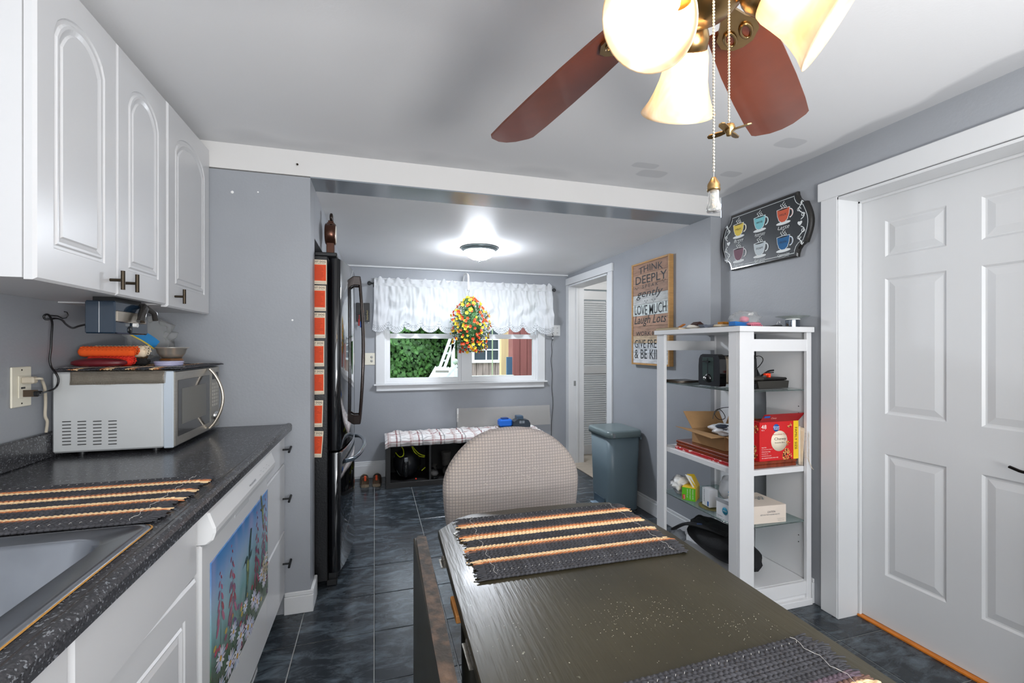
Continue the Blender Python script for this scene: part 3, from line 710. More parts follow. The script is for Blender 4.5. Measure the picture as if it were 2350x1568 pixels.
def rag_mat(label, c, ang, L, Wd, seq=SEQ, r=None, sag=0.0015, seed=1, group='braided rag mats'):
    root = thing('braided_mat', label, 'placemat', c, group); root.rotation_euler = (0, 0, ang)
    n = len(seq); pitch = Wd / n; r = r or pitch * .56; g = random.Random(seed)
    for i, k in enumerate(seq):
        o = bpy.data.objects.new('cord', cord_mesh(k, L, round(r, 5), (i % 4) + 1)); COL.objects.link(o); o.parent = root
        y = Wd / 2 - (i + .5) * pitch
        o.location = (g.uniform(-.004, .004) + .006 * sin(i * .35), y, r * .85 + sag * (1 + sin(i * .5)) * .5); o.rotation_euler = (0, 0, g.uniform(-.004, .004))
    # white stitching thread across both ends
    b = B()
    for e in (-1, 1):
        b.tube([(e * (L / 2 - .022) + .004 * sin(i * 1.1), Wd / 2 - (i + .5) * pitch, r * 1.75 + sag + .0012 * (i % 2)) for i in range(n)], .0004, 4)
    for row in (2, n - 3):
        y = Wd / 2 - row * pitch
        for k in range(int(L / .018)):
            x = -L / 2 + .01 + k * .018; b.tube([(x, y - .002, r * 1.3 + sag), (x + .002, y, r * 1.75 + sag), (x + .003, y + .002, r * 1.3 + sag)], .00035, 4)
    o = bpy.data.objects.new('stitching', None)
    me = bpy.data.meshes.new('stitching'); me.from_pydata([tuple(p) for p in b.v], [], b.f); me.materials.append(mat('white_thread', (214, 212, 206), .7))
    bpy.data.objects.remove(o); o = bpy.data.objects.new('stitching', me); COL.objects.link(o); o.parent = root
    return root
rag_mat('striped braided rag mat on the counter, its near edge over the sink rim', (-.762, 1.338, .9315), R(-1), .56, .36, seed=2)

# ---- microwave
MX0_, MX1_, MY0, MY1, MZ0, MZ1 = -1.066, -.705, 1.93, 2.405, .945, 1.222
mwm = mat('microwave_paint', (202, 204, 204), .35, .25, var=.03, vs=5)
mw = thing('microwave', 'silver countertop microwave facing the room, slotted side toward the viewer', 'microwave', ((MX0_ + MX1_) / 2, 2.16, .93))
part('casing', B().box(MX0_, -.742, MY0, MY1, MZ0, MZ1, .006), mwm, mw)
part('front_frame', B().box(-.7415, MX1_ - .006, MY0 - .002, MY1 + .002, MZ0 - .002, MZ1, .003), mat('pale_blue_silver', (198, 208, 218), .3, .3), mw)
for x in (-1.0, -.78):
    for y in (1.97, 2.36): part('foot', B().cyl((x, y, .9305), (x, y, .946), .013, n=12), black_m, mw)
slot = B(); slot.box(-.0125, .0125, -.0012, .0005, -.0016, .0016, .001)
hood = None
for ci, px0 in enumerate((153, 188, 223.5, 258.5)):
    for k in range(8):
        p = onY(px0, 967 + k * 7.55 + (2 - ci) * .5, MY0)
        o = link('vent_slot', slot, mat('vent_dark', (52, 52, 52), .6), mw, mesh=hood) if hood is None else None
        if hood is None:
            hood = o.data; hood_o = ORG[mw.name]
            # mesh was stored relative to the thing's origin: recentre it on zero
            for v in hood.vertices: v.co += hood_o
        else:
            o = bpy.data.objects.new('vent_slot', hood); COL.objects.link(o); o.parent = mw
        o.location = V((p.x, MY0 - .0003, p.z)) - hood_o
dr = part('door', B().box(MX1_ - .006, MX1_, MY0 - .001, 2.292, MZ0 + .002, MZ1 - .002, .003), mat('microwave_steel', (170, 165, 156), .32, .8, var=.05, vs=30, stretch=(1, 1, 10)), mw)
part('glass', B().box(MX1_, MX1_ + .0012, MY0 + .022, 2.278, MZ0 + .035, MZ1 - .035, .001), mat('microwave_glass', (44, 42, 40), .12, coat=.4), dr)
part('inner_window', B().box(MX1_ + .0012, MX1_ + .002, MY0 + .055, 2.235, MZ0 + .075, MZ1 - .068, .0003), mat('window_mesh_gray', (104, 102, 96), .3), dr)
b = B(); hy = 2.262; pts = []
for k in range(17):
    t = k / 16; pts.append((MX1_ + .006 + .05 * sin(pi * t) ** .8, hy + .004 * sin(pi * t), MZ0 + .012 + (MZ1 - MZ0 - .02) * t))
b.tube(pts, .008, 8, flat=.8); part('handle', b, mat('handle_silver', (206, 196, 182), .25, .8), dr)
pn = part('control_panel', B().box(MX1_ - .006, MX1_, 2.295, MY1 + .001, MZ0 + .002, MZ1 - .002, .003), mat('microwave_steel', (170, 165, 156), .32, .8), mw)
part('display', B().box(MX1_, MX1_ + .001, 2.315, 2.39, 1.165, 1.195, .0003), black_m, pn)
key = mat('keypad_light', (188, 184, 176), .5)
for r_ in range(7):
    for c_i in range(3): part('button', B().box(MX1_, MX1_ + .0014, 2.314 + c_i * .027, 2.336 + c_i * .027, 1.045 + r_ * .0155, 1.056 + r_ * .0155, .0005), key, pn)
part('knob', B().lathe([(.02, 0), (.018, .012), (0, .013)], (MX1_, 2.352, 1.0), (1, 0, 0), 20), chrome_m, pn)

# woven metal screen strip hanging over the microwave's side
b = B(); xa, xb_ = onY(160, 860, MY0 - .004).x, onY(378, 860, MY0 - .004).x
nx = 66; nzz = 11
for k in range(nx):
    x = xa + (xb_ - xa) * k / (nx - 1); b.tube([(x + .006, 1.99, 1.2245), (x + .004, MY0 + .004, 1.2245), (x + .003, MY0 - .003, 1.219), (x, MY0 - .003, 1.178 + .003 * sin(k * .2))], .0007, 4)
for k in range(nzz):
    z = 1.180 + k * .0037; b.tube([(xa - .002 + (z - 1.178) * .08, MY0 - .0035, z), ((xa + xb_) / 2, MY0 - .0040, z + .0005), (xb_ + .002, MY0 - .0035, z + .001)], .0007, 4)
b.sheet(lambda u, v: (xa + (xb_ - xa) * u, MY0 - .0016 - .0004 * sin(u * 40), 1.178 + .044 * v), 40, 3, (0, -.0006, 0))
o = part('woven_strands', b, mat('woven_mesh_metal', (150, 142, 130), .4, .6), (ms := thing('mesh_strip', 'strip of woven gray metal mesh hanging down the side of the microwave', 'mesh', ((xa + xb_) / 2, MY0 - .003, 1.18)))); o['kind'] = 'stuff'
rag_mat('striped braided rag mat lying on top of the microwave', (-.875, 2.172, 1.2268), R(90), .44, .375, seed=4)

# things on top of the microwave
ZT = 1.236
a0, a1 = onY(162, 830, 1.995), onY(292, 830, 1.995)
gc = thing('glasses_case', 'burgundy oblong glasses case on the microwave mat', 'case', ((a0.x + a1.x) / 2, 1.995, ZT))
bm_ = mat('burgundy_leatherette', (96, 26, 34), .35, var=.08, vs=40)
b = B(); cx = (a0.x + a1.x) / 2; hw = (a1.x - a0.x) / 2
b.sph((cx, 1.995, ZT + .014), 1, 28, 12, (hw, .033, .0145)); part('lower_shell', b, bm_, gc)
b = B(); b.sph((cx, 1.995, ZT + .018), 1, 28, 12, (hw * .995, .032, .0155)); part('lid', b, bm_, gc)
def towel(name, label, x0, x1, y, zc, r, m, tilt=0):
    root = thing(name, label, 'towel', ((x0 + x1) / 2, y, zc - r))
    b = B(); n = 26; L = x1 - x0; prof = []
    for k in range(n + 1):
        t = k / n; prof.append((r * (1 - .55 * max(0, abs(2 * t - 1) - .9) / .1) * (1 + .035 * sin(k * 2.4)), x0 + L * t))
    b.lathe([(0, x0)] + prof, (0, y, zc), (1, 0, 0), 18)
    sp = [(x1 + .0015, y + (r * .92 - k * r * .05) * cos(k * .75), zc + (r * .92 - k * r * .05) * sin(k * .75)) for k in range(17)]
    b.tube(sp, r * .1, 5)
    for k in range(int(L / .012)):
        x = x0 + .008 + k * .012
        for a in (20, 60, 100, 140, 180): b.sph((x + (a % 40) * .0002, y - cos(R(a)) * r * .98, zc + sin(R(a)) * r * .98), .0045, 5, 3, (1.3, .6, .6))
    part('rolled_cloth', b, m, root); return root
ox0, ox1 = onY(187, 805, 2.10).x, onY(318, 805, 2.10).x
towel('rolled_towel', 'red rolled towel under the orange one', ox0 + .035, ox1 + .0, 2.062, ZT + .019, .018, mat('towel_red', (226, 50, 34), .95))
towel('rolled_towel', 'orange rolled towel on top of the red one', ox0, ox1, 2.085, ZT + .055, .0195, mat('towel_orange', (236, 92, 30), .95))
towel('rolled_towel', 'cream rolled towel behind the orange one', ox0 + .02, ox1 + .02, 2.125, ZT + .055, .022, mat('towel_cream', (232, 214, 186), .95))
towel('rolled_towel', 'black rolled cloth on the mat behind the red towel', ox0 + .05, ox1 + .025, 2.118, ZT + .014, .0135, mat('cloth_black', (34, 32, 32), .9))
film = mat('clear_film', (235, 236, 234), .08, trans=.75, ior=1.12, alpha=.55, spec=.8)
bag = thing('bread_bag', 'crumpled clear bag with a blue and yellow print behind the bowl', 'bag', (-.93, 2.27, ZT))
bp0 = onY(350, 775, 2.27)
b = B(); b.sph((bp0.x - .01, 2.28, bp0.z), 1, 30, 20, (.085, .05, .085), Matrix.Rotation(R(25), 3, 'Y'), nz=.5, nf=9, seed=2)
b.sph((bp0.x - .075, 2.27, 1.275), 1, 24, 16, (.05, .04, .035), nz=.6, nf=9, seed=5)
part('film', b, film, bag)
b = B(frame(bp0 + V((-.012, -.062, .0)), V((cos(R(-35)), 0, sin(R(-35)))), V((sin(R(35)), 0, cos(R(35))))))
b.grid(lambda u, v: (-.06 + .12 * u, -.014 + .034 * v + .006 * sin(u * 3), .004 * sin(u * 5)), 14, 4)
part('blue_print', b, mat('bag_blue', (30, 128, 190), .3), bag)
b = B(frame(bp0 + V((-.012, -.0625, .0)), V((cos(R(-35)), 0, sin(R(-35)))), V((sin(R(35)), 0, cos(R(35))))))
b.grid(lambda u, v: (-.06 + .12 * u, -.019 + .005 * v + .006 * sin(u * 3), .004 * sin(u * 5)), 14, 1)
part('yellow_stripe', b, mat('bag_yellow', (220, 190, 60), .3), bag)
single('bread_heel', B().sph((bp0.x - .06, 2.26, 1.268), 1, 18, 10, (.045, .03, .026), nz=.3, seed=4), mat('bread_tan', (150, 116, 84), .9, var=.2, vs=30), 'tan bread heel in the clear bag behind the towels', 'bread', (bp0.x - .06, 2.26, 1.24))
bw = onY(394, 812, 2.19)
single('metal_bowl', B().lathe([(0, 0), (.034, .0), (.045, .022), (.05, .04), (.061, .0445), (.062, .043), (.052, .038), (.047, .02), (.034, .003), (0, .002)], (bw.x, 2.19, ZT + .0275), n=32), mat('bowl_steel', (214, 208, 198), .28, .75), 'shallow stainless steel bowl with a flared rim on the microwave', 'bowl', (bw.x, 2.19, ZT))
single('jar_lid_dish', B().lathe([(0, 0), (.04, 0), (.041, .026), (.037, .0265), (.036, .004), (0, .004)], (bw.x, 2.19, ZT), n=28), mat('amber_glass', (120, 76, 36), .15, coat=.5), 'amber dish under the metal bowl', 'dish', (bw.x, 2.19, ZT))
cw = onY(388, 830, 2.04)
lc = thing('plastic_container', 'shallow clear lilac-tinted container in front of the metal bowl', 'container', (cw.x, 2.04, ZT))
part('tub', B().lathe([(0, 0), (.036, 0), (.044, .014), (.046, .014), (.044, .0), (.036, -.0)], (cw.x, 2.04, ZT + .0005), n=28), mat('lilac_plastic', (178, 176, 206), .15, alpha=.8), lc)
part('lid', B().lathe([(.047, .0), (.048, .004), (.04, .006), (0, .006)], (cw.x, 2.04, ZT + .014), n=28), mat('lilac_plastic', (178, 176, 206), .15, alpha=.8), lc)

# ---- under-cabinet can opener
co = thing('can_opener', 'glossy black can opener, blue window reflection in its color, mounted under the wall cabinet', 'can opener', (-.84, 1.85, 1.468))
reflect_black = mat('black_gloss_reflection', (30, 46, 62), .08, coat=.6)  # black plastic; the window's blue reflection is put into its color
P0 = onY(193, 682, 1.74); P1 = onY(264, 770, 1.74)
cz0, cz1 = 1.352, 1.456; X0, X1 = P0.x, P1.x
part('housing', B().box(X0, X1, 1.74, 1.955, cz0, cz1, .004), reflect_black, co)
part('seam', B().box(X0 + (X1 - X0) * .47, X0 + (X1 - X0) * .49, 1.7392, 1.7405, cz0 + .003, cz1 - .003), chrome_m, co)
part('mount_bracket', B().box(X0 + .012, X1 - .01, 1.76, 1.93, cz1, 1.4695), black_m, co)
part('face_plate', B().box(X1, X1 + .006, 1.742, 1.93, 1.39, 1.425, .002), mat('warm_steel', (190, 180, 165), .25, .9), co)
b = B(); b.tube([(X1 + .008, 1.90, 1.452), (X1 + .022, 1.875, 1.44), (X1 + .026, 1.85, 1.415), (X1 + .026, 1.84, 1.395)], .013, 10, flat=.8); b.tube([(X1 + .018, 1.90, 1.445), (X1 + .034, 1.92, 1.43), (X1 + .034, 1.93, 1.405)], .010, 8)
part('cutting_lever', b, mat('lever_black', (46, 44, 42), .18, coat=.4), co)
part('piercing_wheel', B().cyl((X1 + .004, 1.845, 1.383), (X1 + .016, 1.845, 1.383), .0075, n=14), mat('wheel_white', (214, 214, 212), .3), co)
part('magnet_disc', B().lathe([(.013, 0), (.012, .003), (0, .004)], (X1, 1.83, 1.366), (1, 0, 0), 16), black_m, co)
# hook, cord
hk = onX(116, 728, XL)
hh = B(); hh.tube([(XL, hk.y, hk.z + .006), (XL + .02, hk.y, hk.z + .004), (XL + .034, hk.y, hk.z - .004), (XL + .044, hk.y, hk.z - .002), (XL + .050, hk.y, hk.z + .008), (XL + .046, hk.y, hk.z + .018), (XL + .038, hk.y, hk.z + .02)], .0018, 6)
single('cup_hook', hh, black_m, 'black wall hook holding the can opener cord', 'hook', (XL, hk.y, hk.z))
cordpx = [(197, 745, 1.745), (180, 749, 1.75), (166, 753, 1.78), (152, 745, 1.85), (143, 735, 1.9), (130, 731, 1.93), (118, 732, 1.935), (104, 733, 1.93), (101, 725, 1.93), (110, 722, 1.93), (117, 731, 1.925), (120, 745, 1.92), (118, 775, 1.915), (117, 800, 1.912), (114, 825, 1.912), (118, 843, 1.912), (127, 855, 1.905), (134, 870, 1.905), (131, 886, 1.90), (122, 894, 1.87), (108, 899, 1.85), (97, 902, 1.811)]
cr = thing('power_cord', 'black cord looping over the wall hook down to the outlet', 'cord', onY(118, 775, 1.915))
def smooth(pts, k=3):
    pts = [V(p) for p in pts]; out = []
    for i in range(len(pts) - 1):
        p0, p1, p2, p3 = pts[max(i - 1, 0)], pts[i], pts[i + 1], pts[min(i + 2, len(pts) - 1)]
        for j in range(k):
            t = j / k; out.append(.5 * ((2 * p1) + (p2 - p0) * t + (2 * p0 - 5 * p1 + 4 * p2 - p3) * t * t + (3 * p1 - p0 - 3 * p2 + p3) * t ** 3))
    return out + [pts[-1]]
part('cable', B().tube(smooth([onY(*q) for q in cordpx]), .0032, 7), mat('cable_black', (20, 20, 21), .3), cr)
pl0, pl1 = onY(28, 905, 1.811), onY(98, 905, 1.811)
b = B(); b.box(XL + .0062, pl1.x - .02, 1.8266, 1.826, pl0.z - .011, pl0.z + .011, .003); part('plug_body', b, mat('brown_adapter', (66, 52, 38), .4), cr, 'brown plug body')
b = B(); b.box(pl1.x - .02, pl1.x - .004, 1.800, 1.822, pl0.z - .008, pl0.z + .008, .003); part('plug_neck', b, black_m, cr)
ol = thing('wall_outlet', 'ivory wall outlet with two plugs left of the microwave', 'outlet', (XL, 1.826, 1.18))
ivory = mat('ivory_plastic', (224, 218, 200), .35)
part('cover_plate', B().box(XL + .0003, XL + .006, 1.784, 1.868, 1.119, 1.246, .002), ivory, ol)
part('receptacle', B().box(XL + .006, XL + .0085, 1.809, 1.843, 1.147, 1.218, .001), ivory, ol)
part('test_button', B().box(XL + .0085, XL + .0105, 1.818, 1.834, 1.176, 1.182, .0005), black_m, ol)
for z in (1.13, 1.236): part('screw', B().lathe([(.003, 0), (.002, .001), (0, .001)], (XL + .006, 1.826, z), (1, 0, 0), 8), bronze_m, ol)
wc = thing('power_cord', 'beige microwave cord plugged into the top of the ivory outlet', 'cord', (XL + .03, 1.826, 1.2))
k0 = onY(52, 873, 1.826); k1 = onY(86, 868, 1.826)
bei = mat('beige_cable', (186, 176, 158), .45)
part('plug_body', B().box(XL + .0087, XL + .042, 1.814, 1.838, k0.z - .011, k0.z + .011, .004), bei, wc)
q = [(XL + .04, 1.826, k0.z + .004), (XL + .055, 1.826, k0.z + .004), onY(97, 874, 1.85), onY(103, 892, 1.87), onY(104.5, 925, 1.885), onY(103.5, 955, 1.888), V((XL + .032, 1.895, 1.06)), V((XL + .026, 1.90, 1.024))]
part('cable', B().tube(smooth(q), .0042, 7), bei, wc)

# ================================================================== DINING TABLE AND CHAIR
TZ = .75
tb = thing('dining_table', 'dark olive painted drop-leaf dining table with dusty top', 'table', (.5, .9, 0))
top = [(.152, .12), (.82, .12), (.847, 1.17), (.842, 1.262), (.80, 1.475), (.693, 1.497), (.47, 1.51), (.30, 1.500), (.25, 1.478), (.176, 1.395)]
b = B(); n = len(top)
cx = .5; cy = .85
def shr(k, z): return [(cx + (x - cx) * k, cy + (y - cy) * k, z) for x, y in top]
L3 = [shr(.99, TZ - .024), shr(1.0, TZ - .02), shr(1.0, TZ - .004), shr(.995, TZ)]
vs = [p for l in L3 for p in l]
b.add(vs, [tuple(range(n))[::-1], tuple(3 * n + i for i in range(n))] + [(j * n + i, j * n + (i + 1) % n, (j + 1) * n + (i + 1) % n, (j + 1) * n + i) for j in range(3) for i in range(n)])
if True:
    # make the outline counter-clockwise for outward normals
    pass
part('tabletop', b, table_m, tb)
apm = mat('table_base_paint', (44, 42, 34), .4)
part('apron', B().box(.24, .78, .25, .27, .65, .726).box(.24, .78, 1.35, 1.37, .65, .726).box(.24, .26, .27, 1.35, .65, .726).box(.76, .78, .27, 1.35, .65, .726), apm, tb)
for x in (.265, .755):
    for y in (.275, 1.345):
        part('leg', B().lathe([(.018, 0), (.022, .04), (.016, .06), (.024, .30), (.027, .48), (.02, .52), (.028, .54), (.028, .60), (.03, .655)], (x, y, 0), n=14).box(x - .027, x + .027, y - .027, y + .027, .64, .727, .003), apm, tb)
b = B(); b.box(.105, .128, .12, 1.43, .27, .722, .004)
lf = part('drop_leaf', b, table_m, tb)
b = B()
q = [(.104, .1), (.13, .1), (.128, .6), (.138, 1.0), (.142, 1.41), (.135, 1.425), (.118, 1.425), (.112, 1.41), (.104, .9)]
pp = [V((x + (.0 if y < .9 else .0), y, .7225)) for x, y in q]
b.prism(pp, (0, 0, .0055)); part('leaf_edge', b, leafedge_m, lf)
hinge_m = mat('worn_hinge', (120, 116, 108), .4, .7, var=.3, vs=60)
for (px, py) in ((1020, 1290), (1082, 1500)):
    p = onZ(px, py, .733); b = B(); L_ = .05 if py < 1400 else .075
    b.cyl((p.x, p.y - L_ / 2, .735), (p.x, p.y + L_ / 2, .735), .0045, n=10)
    for k in range(3): b.cyl((p.x, p.y - L_ / 2 + k * L_ / 3 + .002, .735), (p.x, p.y - L_ / 2 + (k + 1) * L_ / 3 - .002, .735), .0058, n=10)
    b.box(p.x - .012, p.x + .014, p.y - L_ / 2, p.y + L_ / 2, .7285, .7305)
    part('hinge', b, hinge_m, tb)
p = onZ(1046, 1392, .72); part('leaf_support', B().box(p.x - .005, p.x + .012, p.y - .035, p.y + .05, .70, .718, .002), mat('raw_orange_wood', (206, 140, 76), .6, var=.1, vs=40), tb, 'unpainted orange wooden leaf support')
# crumbs on the table
g = random.Random(5); b = B()
for k in range(420):
    if k < 150: x, y = .52 + g.gauss(0, .07), .83 + g.gauss(0, .035)
    elif k < 230: x, y = .70 + g.gauss(0, .05), .74 + g.gauss(0, .03)
    else: x, y = g.uniform(.2, .8), g.uniform(.45, 1.02)
    if not (.18 < x < .8 and .4 < y < 1.02): continue
    s_ = g.uniform(.0003, .0009); b.add([(x - s_, y, TZ + .0001), (x + s_, y - s_ * .6, TZ + .0001), (x + s_ * .3, y + s_, TZ + .0001), (x, y, TZ + .0001 + s_ * 1.2)], [(0, 1, 3), (1, 2, 3), (2, 0, 3)])
cm = single('crumbs', b, mat('crumb_pale', (206, 200, 182), .9), 'pale crumbs scattered over the olive table top', 'crumbs', (.5, .8, TZ)); cm['kind'] = 'stuff'
rag_mat('striped braided rag mat at the far end of the olive table', (.523, 1.245, TZ + .0008), R(-1.0), .535, .385, seed=7, sag=.004)
single('paper_card', B(frame(onZ(1068, 1232, TZ + .003) , V((.35, -.94, 0)).normalized(), V((.94, .35, 0)).normalized())).box(-.045, .045, -.016, .03, -.002, -.001), mat('card_white', (235, 235, 232), .5), 'white card sticking out from under the far table mat', 'card', onZ(1068, 1232, TZ))
rag_mat('striped braided rag mat at the near end of the olive table', (.525, .478, TZ + .0008), R(2.2), .50, .385, seed=9, seq='ddddddddddddmmbcccc' + 'dddddddboccc' + 'dddddddbccc' + 'dddddd', sag=.003)

ch = thing('dining_chair', 'round-backed dining chair in a pale waffle-knit cover behind the table', 'chair', (.56, 1.75, 0))
def waffle(name, col, col2):
    m = mat(name, col, .95, col2=col2, vs=2.5, var=0); nt = m.node_tree; N = nt.nodes; L = nt.links
    tc = N.new('ShaderNodeTexCoord'); mp = N.new('ShaderNodeMapping'); mp.inputs['Scale'].default_value = (1, 1, 1); L.new(tc.outputs['Object'], mp.inputs[0])
    hs = []
    for ax in ('X', 'Z'):
        w = N.new('ShaderNodeTexWave'); w.wave_type = 'BANDS'; w.bands_direction = ax; w.inputs['Scale'].default_value = 26; w.inputs['Distortion'].default_value = .35; w.inputs['Detail'].default_value = 0; w.inputs['Detail Scale'].default_value = .3
        L.new(mp.outputs[0], w.inputs['Vector'])
        r = N.new('ShaderNodeMapRange'); r.inputs[1].default_value = 0; r.inputs[2].default_value = .16; L.new(w.outputs['Fac'], r.inputs[0]); hs.append(r.outputs[0])
    mn = N.new('ShaderNodeMath'); mn.operation = 'MINIMUM'; L.new(hs[0], mn.inputs[0]); L.new(hs[1], mn.inputs[1])
    bp = N.new('ShaderNodeBump'); bp.inputs['Distance'].default_value = .003; bp.inputs['Strength'].default_value = .55; L.new(mn.outputs[0], bp.inputs['Height']); L.new(bp.outputs[0], N['Principled BSDF'].inputs['Normal'])
    src = N['Principled BSDF'].inputs['Base Color'].links[0].from_socket
    mx = N.new('ShaderNodeMix'); mx.data_type = 'RGBA'; mx.inputs[6].default_value = rgb(*[c * .88 for c in col]); L.new(src, mx.inputs[7]); L.new(mn.outputs[0], mx.inputs[0]); L.new(mx.outputs[2], N['Principled BSDF'].inputs['Base Color'])
    return m
wf = waffle('waffle_cover', (162, 154, 151), (174, 162, 152))
CY = 1.80
c0 = onY(1180, 1120, CY); rx = (onY(1335, 1105, CY).x - onY(1023, 1105, CY).x) / 2; rz = onY(1180, 980, CY).z - c0.z
b = B(); n = 64; rings = [(1.0, .028), (.985, .012), (.96, .002), (.90, -.006), (.75, -.012), (.5, -.016), (.2, -.018), (0.001, -.018)]
vs = []
for k, dy in rings:
    for i in range(n):
        t = 2 * pi * i / n; wob = 1 + .012 * sin(3 * t + 1) + .006 * sin(7 * t); vs.append((c0.x + rx * k * cos(t) * wob, CY + dy, c0.z + rz * k * sin(t) * wob * (1.0 if sin(t) > 0 else 1.9)))
b.add(vs, [(j * n + i, (j + 1) * n + i, (j + 1) * n + (i + 1) % n, j * n + (i + 1) % n)[::-1] for j in range(len(rings) - 1) for i in range(n)], True)
vs2 = []
for k, dy in [(1.0, .028), (.985, .044), (.95, .054), (.6, .06), (.001, .06)]:
    for i in range(n):
        t = 2 * pi * i / n; wob = 1 + .012 * sin(3 * t + 1) + .006 * sin(7 * t); vs2.append((c0.x + rx * k * cos(t) * wob, CY + dy, c0.z + rz * k * sin(t) * wob * (1.0 if sin(t) > 0 else 1.9)))
b.add(vs2, [(j * n + i, j * n + (i + 1) % n, (j + 1) * n + (i + 1) % n, (j + 1) * n + i)[::-1] for j in range(4) for i in range(n)], True)
cov = part('backrest', b, wf, ch)
g = random.Random(8); b = B()
for k in range(34):
    t = g.uniform(0, 6.28); rr_ = g.uniform(.05, .6); x = c0.x + rx * rr_ * cos(t); z = c0.z + .03 + rz * rr_ * abs(sin(t)) * .8; l_ = g.uniform(.004, .016); a = g.uniform(-.6, 2.2)
    y = CY - .0185 + .010 * rr_ ** 2
    b.tube([(x, y - .001, z), (x + l_ * cos(a) * .5, y - .003, z + l_ * sin(a) * .5), (x + l_ * cos(a), y - .002, z + l_ * sin(a) * .9)], .0007, 4)
lt = part('loose_threads', b, mat('thread_beige', (196, 188, 178), .9), cov); lt['kind'] = 'stuff'
dkw = mat('chair_wood', (48, 36, 30), .4)
b = B(); b.lathe([(0, .40), (.20, .40), (.225, .415), (.225, .445), (.20, .462), (0, .468)], (c0.x, 1.62, 0), n=32); part('seat', b, wf, ch)
for sx in (-1, 1):
    for sy in (-1, 1): part('leg', B().cyl((c0.x + sx * .15, 1.62 + sy * .14, .41), (c0.x + sx * .18, 1.62 + sy * .18, 0), .018, .013, 12), dkw, ch)
    part('back_post', B().tube([(c0.x + sx * .13, 1.74, .43), (c0.x + sx * .15, 1.81, .56), (c0.x + sx * .15, 1.835, .68)], .012, 10), dkw, ch)

# ================================================================== TRASH BIN
tm = mat('bin_blue_gray', (98, 114, 122), .38, bump=.1, bs=200)
tbn = thing('trash_bin', 'slim blue-gray pedal trash bin against the right wall', 'trash bin', (1.85, 3.33, 0))
bx0, bx1, by0, by1 = 1.735, 2.030, 3.20, 3.56
b = B()
def taperloop(k, z, r=.05): return rr_loop(bx0 + k, bx1 - k * .6, by0 + k, by1 - k, r, z)
lo = [taperloop(.022, 0.0), taperloop(.02, .01), taperloop(.012, .3), taperloop(.004, .585)]
m_ = len(lo[0]); b.add([p for l in lo for p in l], [(j * m_ + i, j * m_ + (i + 1) % m_, (j + 1) * m_ + (i + 1) % m_, (j + 1) * m_ + i) for j in range(3) for i in range(m_)] + [tuple(range(m_))[::-1], tuple(3 * m_ + i for i in range(m_))], True)
for i in range(len(b.sm) - 2, len(b.sm)): b.sm[i] = False
part('body', b, tm, tbn)
b = B(); lo = [taperloop(-.004, .588), taperloop(-.012, .592), taperloop(-.012, .628), taperloop(-.006, .640), taperloop(.012, .645)]
b.add([p for l in lo for p in l], [(j * m_ + i, j * m_ + (i + 1) % m_, (j + 1) * m_ + (i + 1) % m_, (j + 1) * m_ + i) for j in range(4) for i in range(m_)] + [tuple(range(m_))[::-1], tuple(4 * m_ + i for i in range(m_))], True)
for i in range(len(b.sm) - 2, len(b.sm)): b.sm[i] = False
lid = part('lid', b, mat('bin_lid', (104, 118, 120), .3), tbn)
part('shiny_tab', B().box(bx0 + .03 - .0, bx0 + .05, by0 - .0135, by0 - .010, .592, .628, .001), chrome_m, lid)
part('pedal_recess', B().box(bx0 + .008, bx0 + .013, by0 + .09, by1 - .09, .012, .09, .002), mat('recess_blue', (62, 78, 90), .5), tbn)
part('pedal', B().box(bx0 - .040, bx0 + .022, by0 + .11, by1 - .11, .016, .030, .005), mat('pedal_blue', (150, 172, 190), .2, .3), tbn)
part('back_hinge', B().box(bx1 - .005, bx1 + .012, by0 + .02, by0 + .08, .56, .60, .004), tm, tbn)

# ================================================================== SHELF UNIT
sm_ = mat('shelf_white', (222, 222, 223), .35, var=.012, vs=3)
hx0, hx1, hy0, hy1 = 1.672, 2.118, 1.79, 2.47
su = thing('shelf_unit', 'tall white shelf unit with glass shelves against the right wall', 'shelf', ((hx0 + hx1) / 2, (hy0 + hy1) / 2, 0))
ST = 1.410
part('top_board', B().box(hx0 - .012, hx1 + .004, hy0 - .014, hy1 + .012, ST - .027, ST, .002), sm_, su)
pw = .085
for (x, y, nm) in ((hx0, hy0, 0), (hx0, hy1, 1)):
    b = B()
    if nm == 0: b.box(x, x + pw, y, y + .018, 0, ST - .027, .0015).box(x, x + .018, y + .018, y + .075, 0, ST - .027, .0015)
    else: b.box(x, x + .06, y - .018, y, 0, ST - .027, .0015).box(x, x + .018, y - .075, y - .018, 0, ST - .027, .0015)
    part('post', b, sm_, su)
part('post', B().box(hx1 - .03, hx1, hy0, hy0 + .018, 0, ST - .027, .0015), sm_, su)
part('post', B().box(hx1 - .03, hx1, hy1 - .018, hy1, 0, ST - .027, .0015), sm_, su)
# back panels with a bottle-shaped gap between them
yc = (hy0 + hy1) / 2 + .01
prof = [(.012, ST - .027), (.012, 1.215), (.018, 1.19), (.04, 1.15), (.068, 1.11), (.082, 1.06), (.085, 1.0), (.085, .44), (.08, .40), (.055, .355), (.02, .32), (.006, .29), (.004, .16)]
for sg, ye in ((-1, hy0 + .018), (1, hy1 - .018)):
    poly = [V((hx1 - .016, ye, .12)), V((hx1 - .016, ye, ST - .027))] + [V((hx1 - .016, yc + sg * h, z)) for h, z in prof] + [V((hx1 - .016, yc + sg * .004, .12))]
    part('back_panel', B().prism(poly if sg > 0 else poly[::-1], (.014, 0, 0)), sm_, su)
rz0, rz1 = 1.288, 1.347
part('rail', B().box(hx0 + pw, hx1 - .03, hy0 + .002, hy0 + .018, rz0, rz1), sm_, su)
part('rail', B().box(hx0 + .06, hx1 - .03, hy1 - .018, hy1 - .002, rz0, rz1), sm_, su)
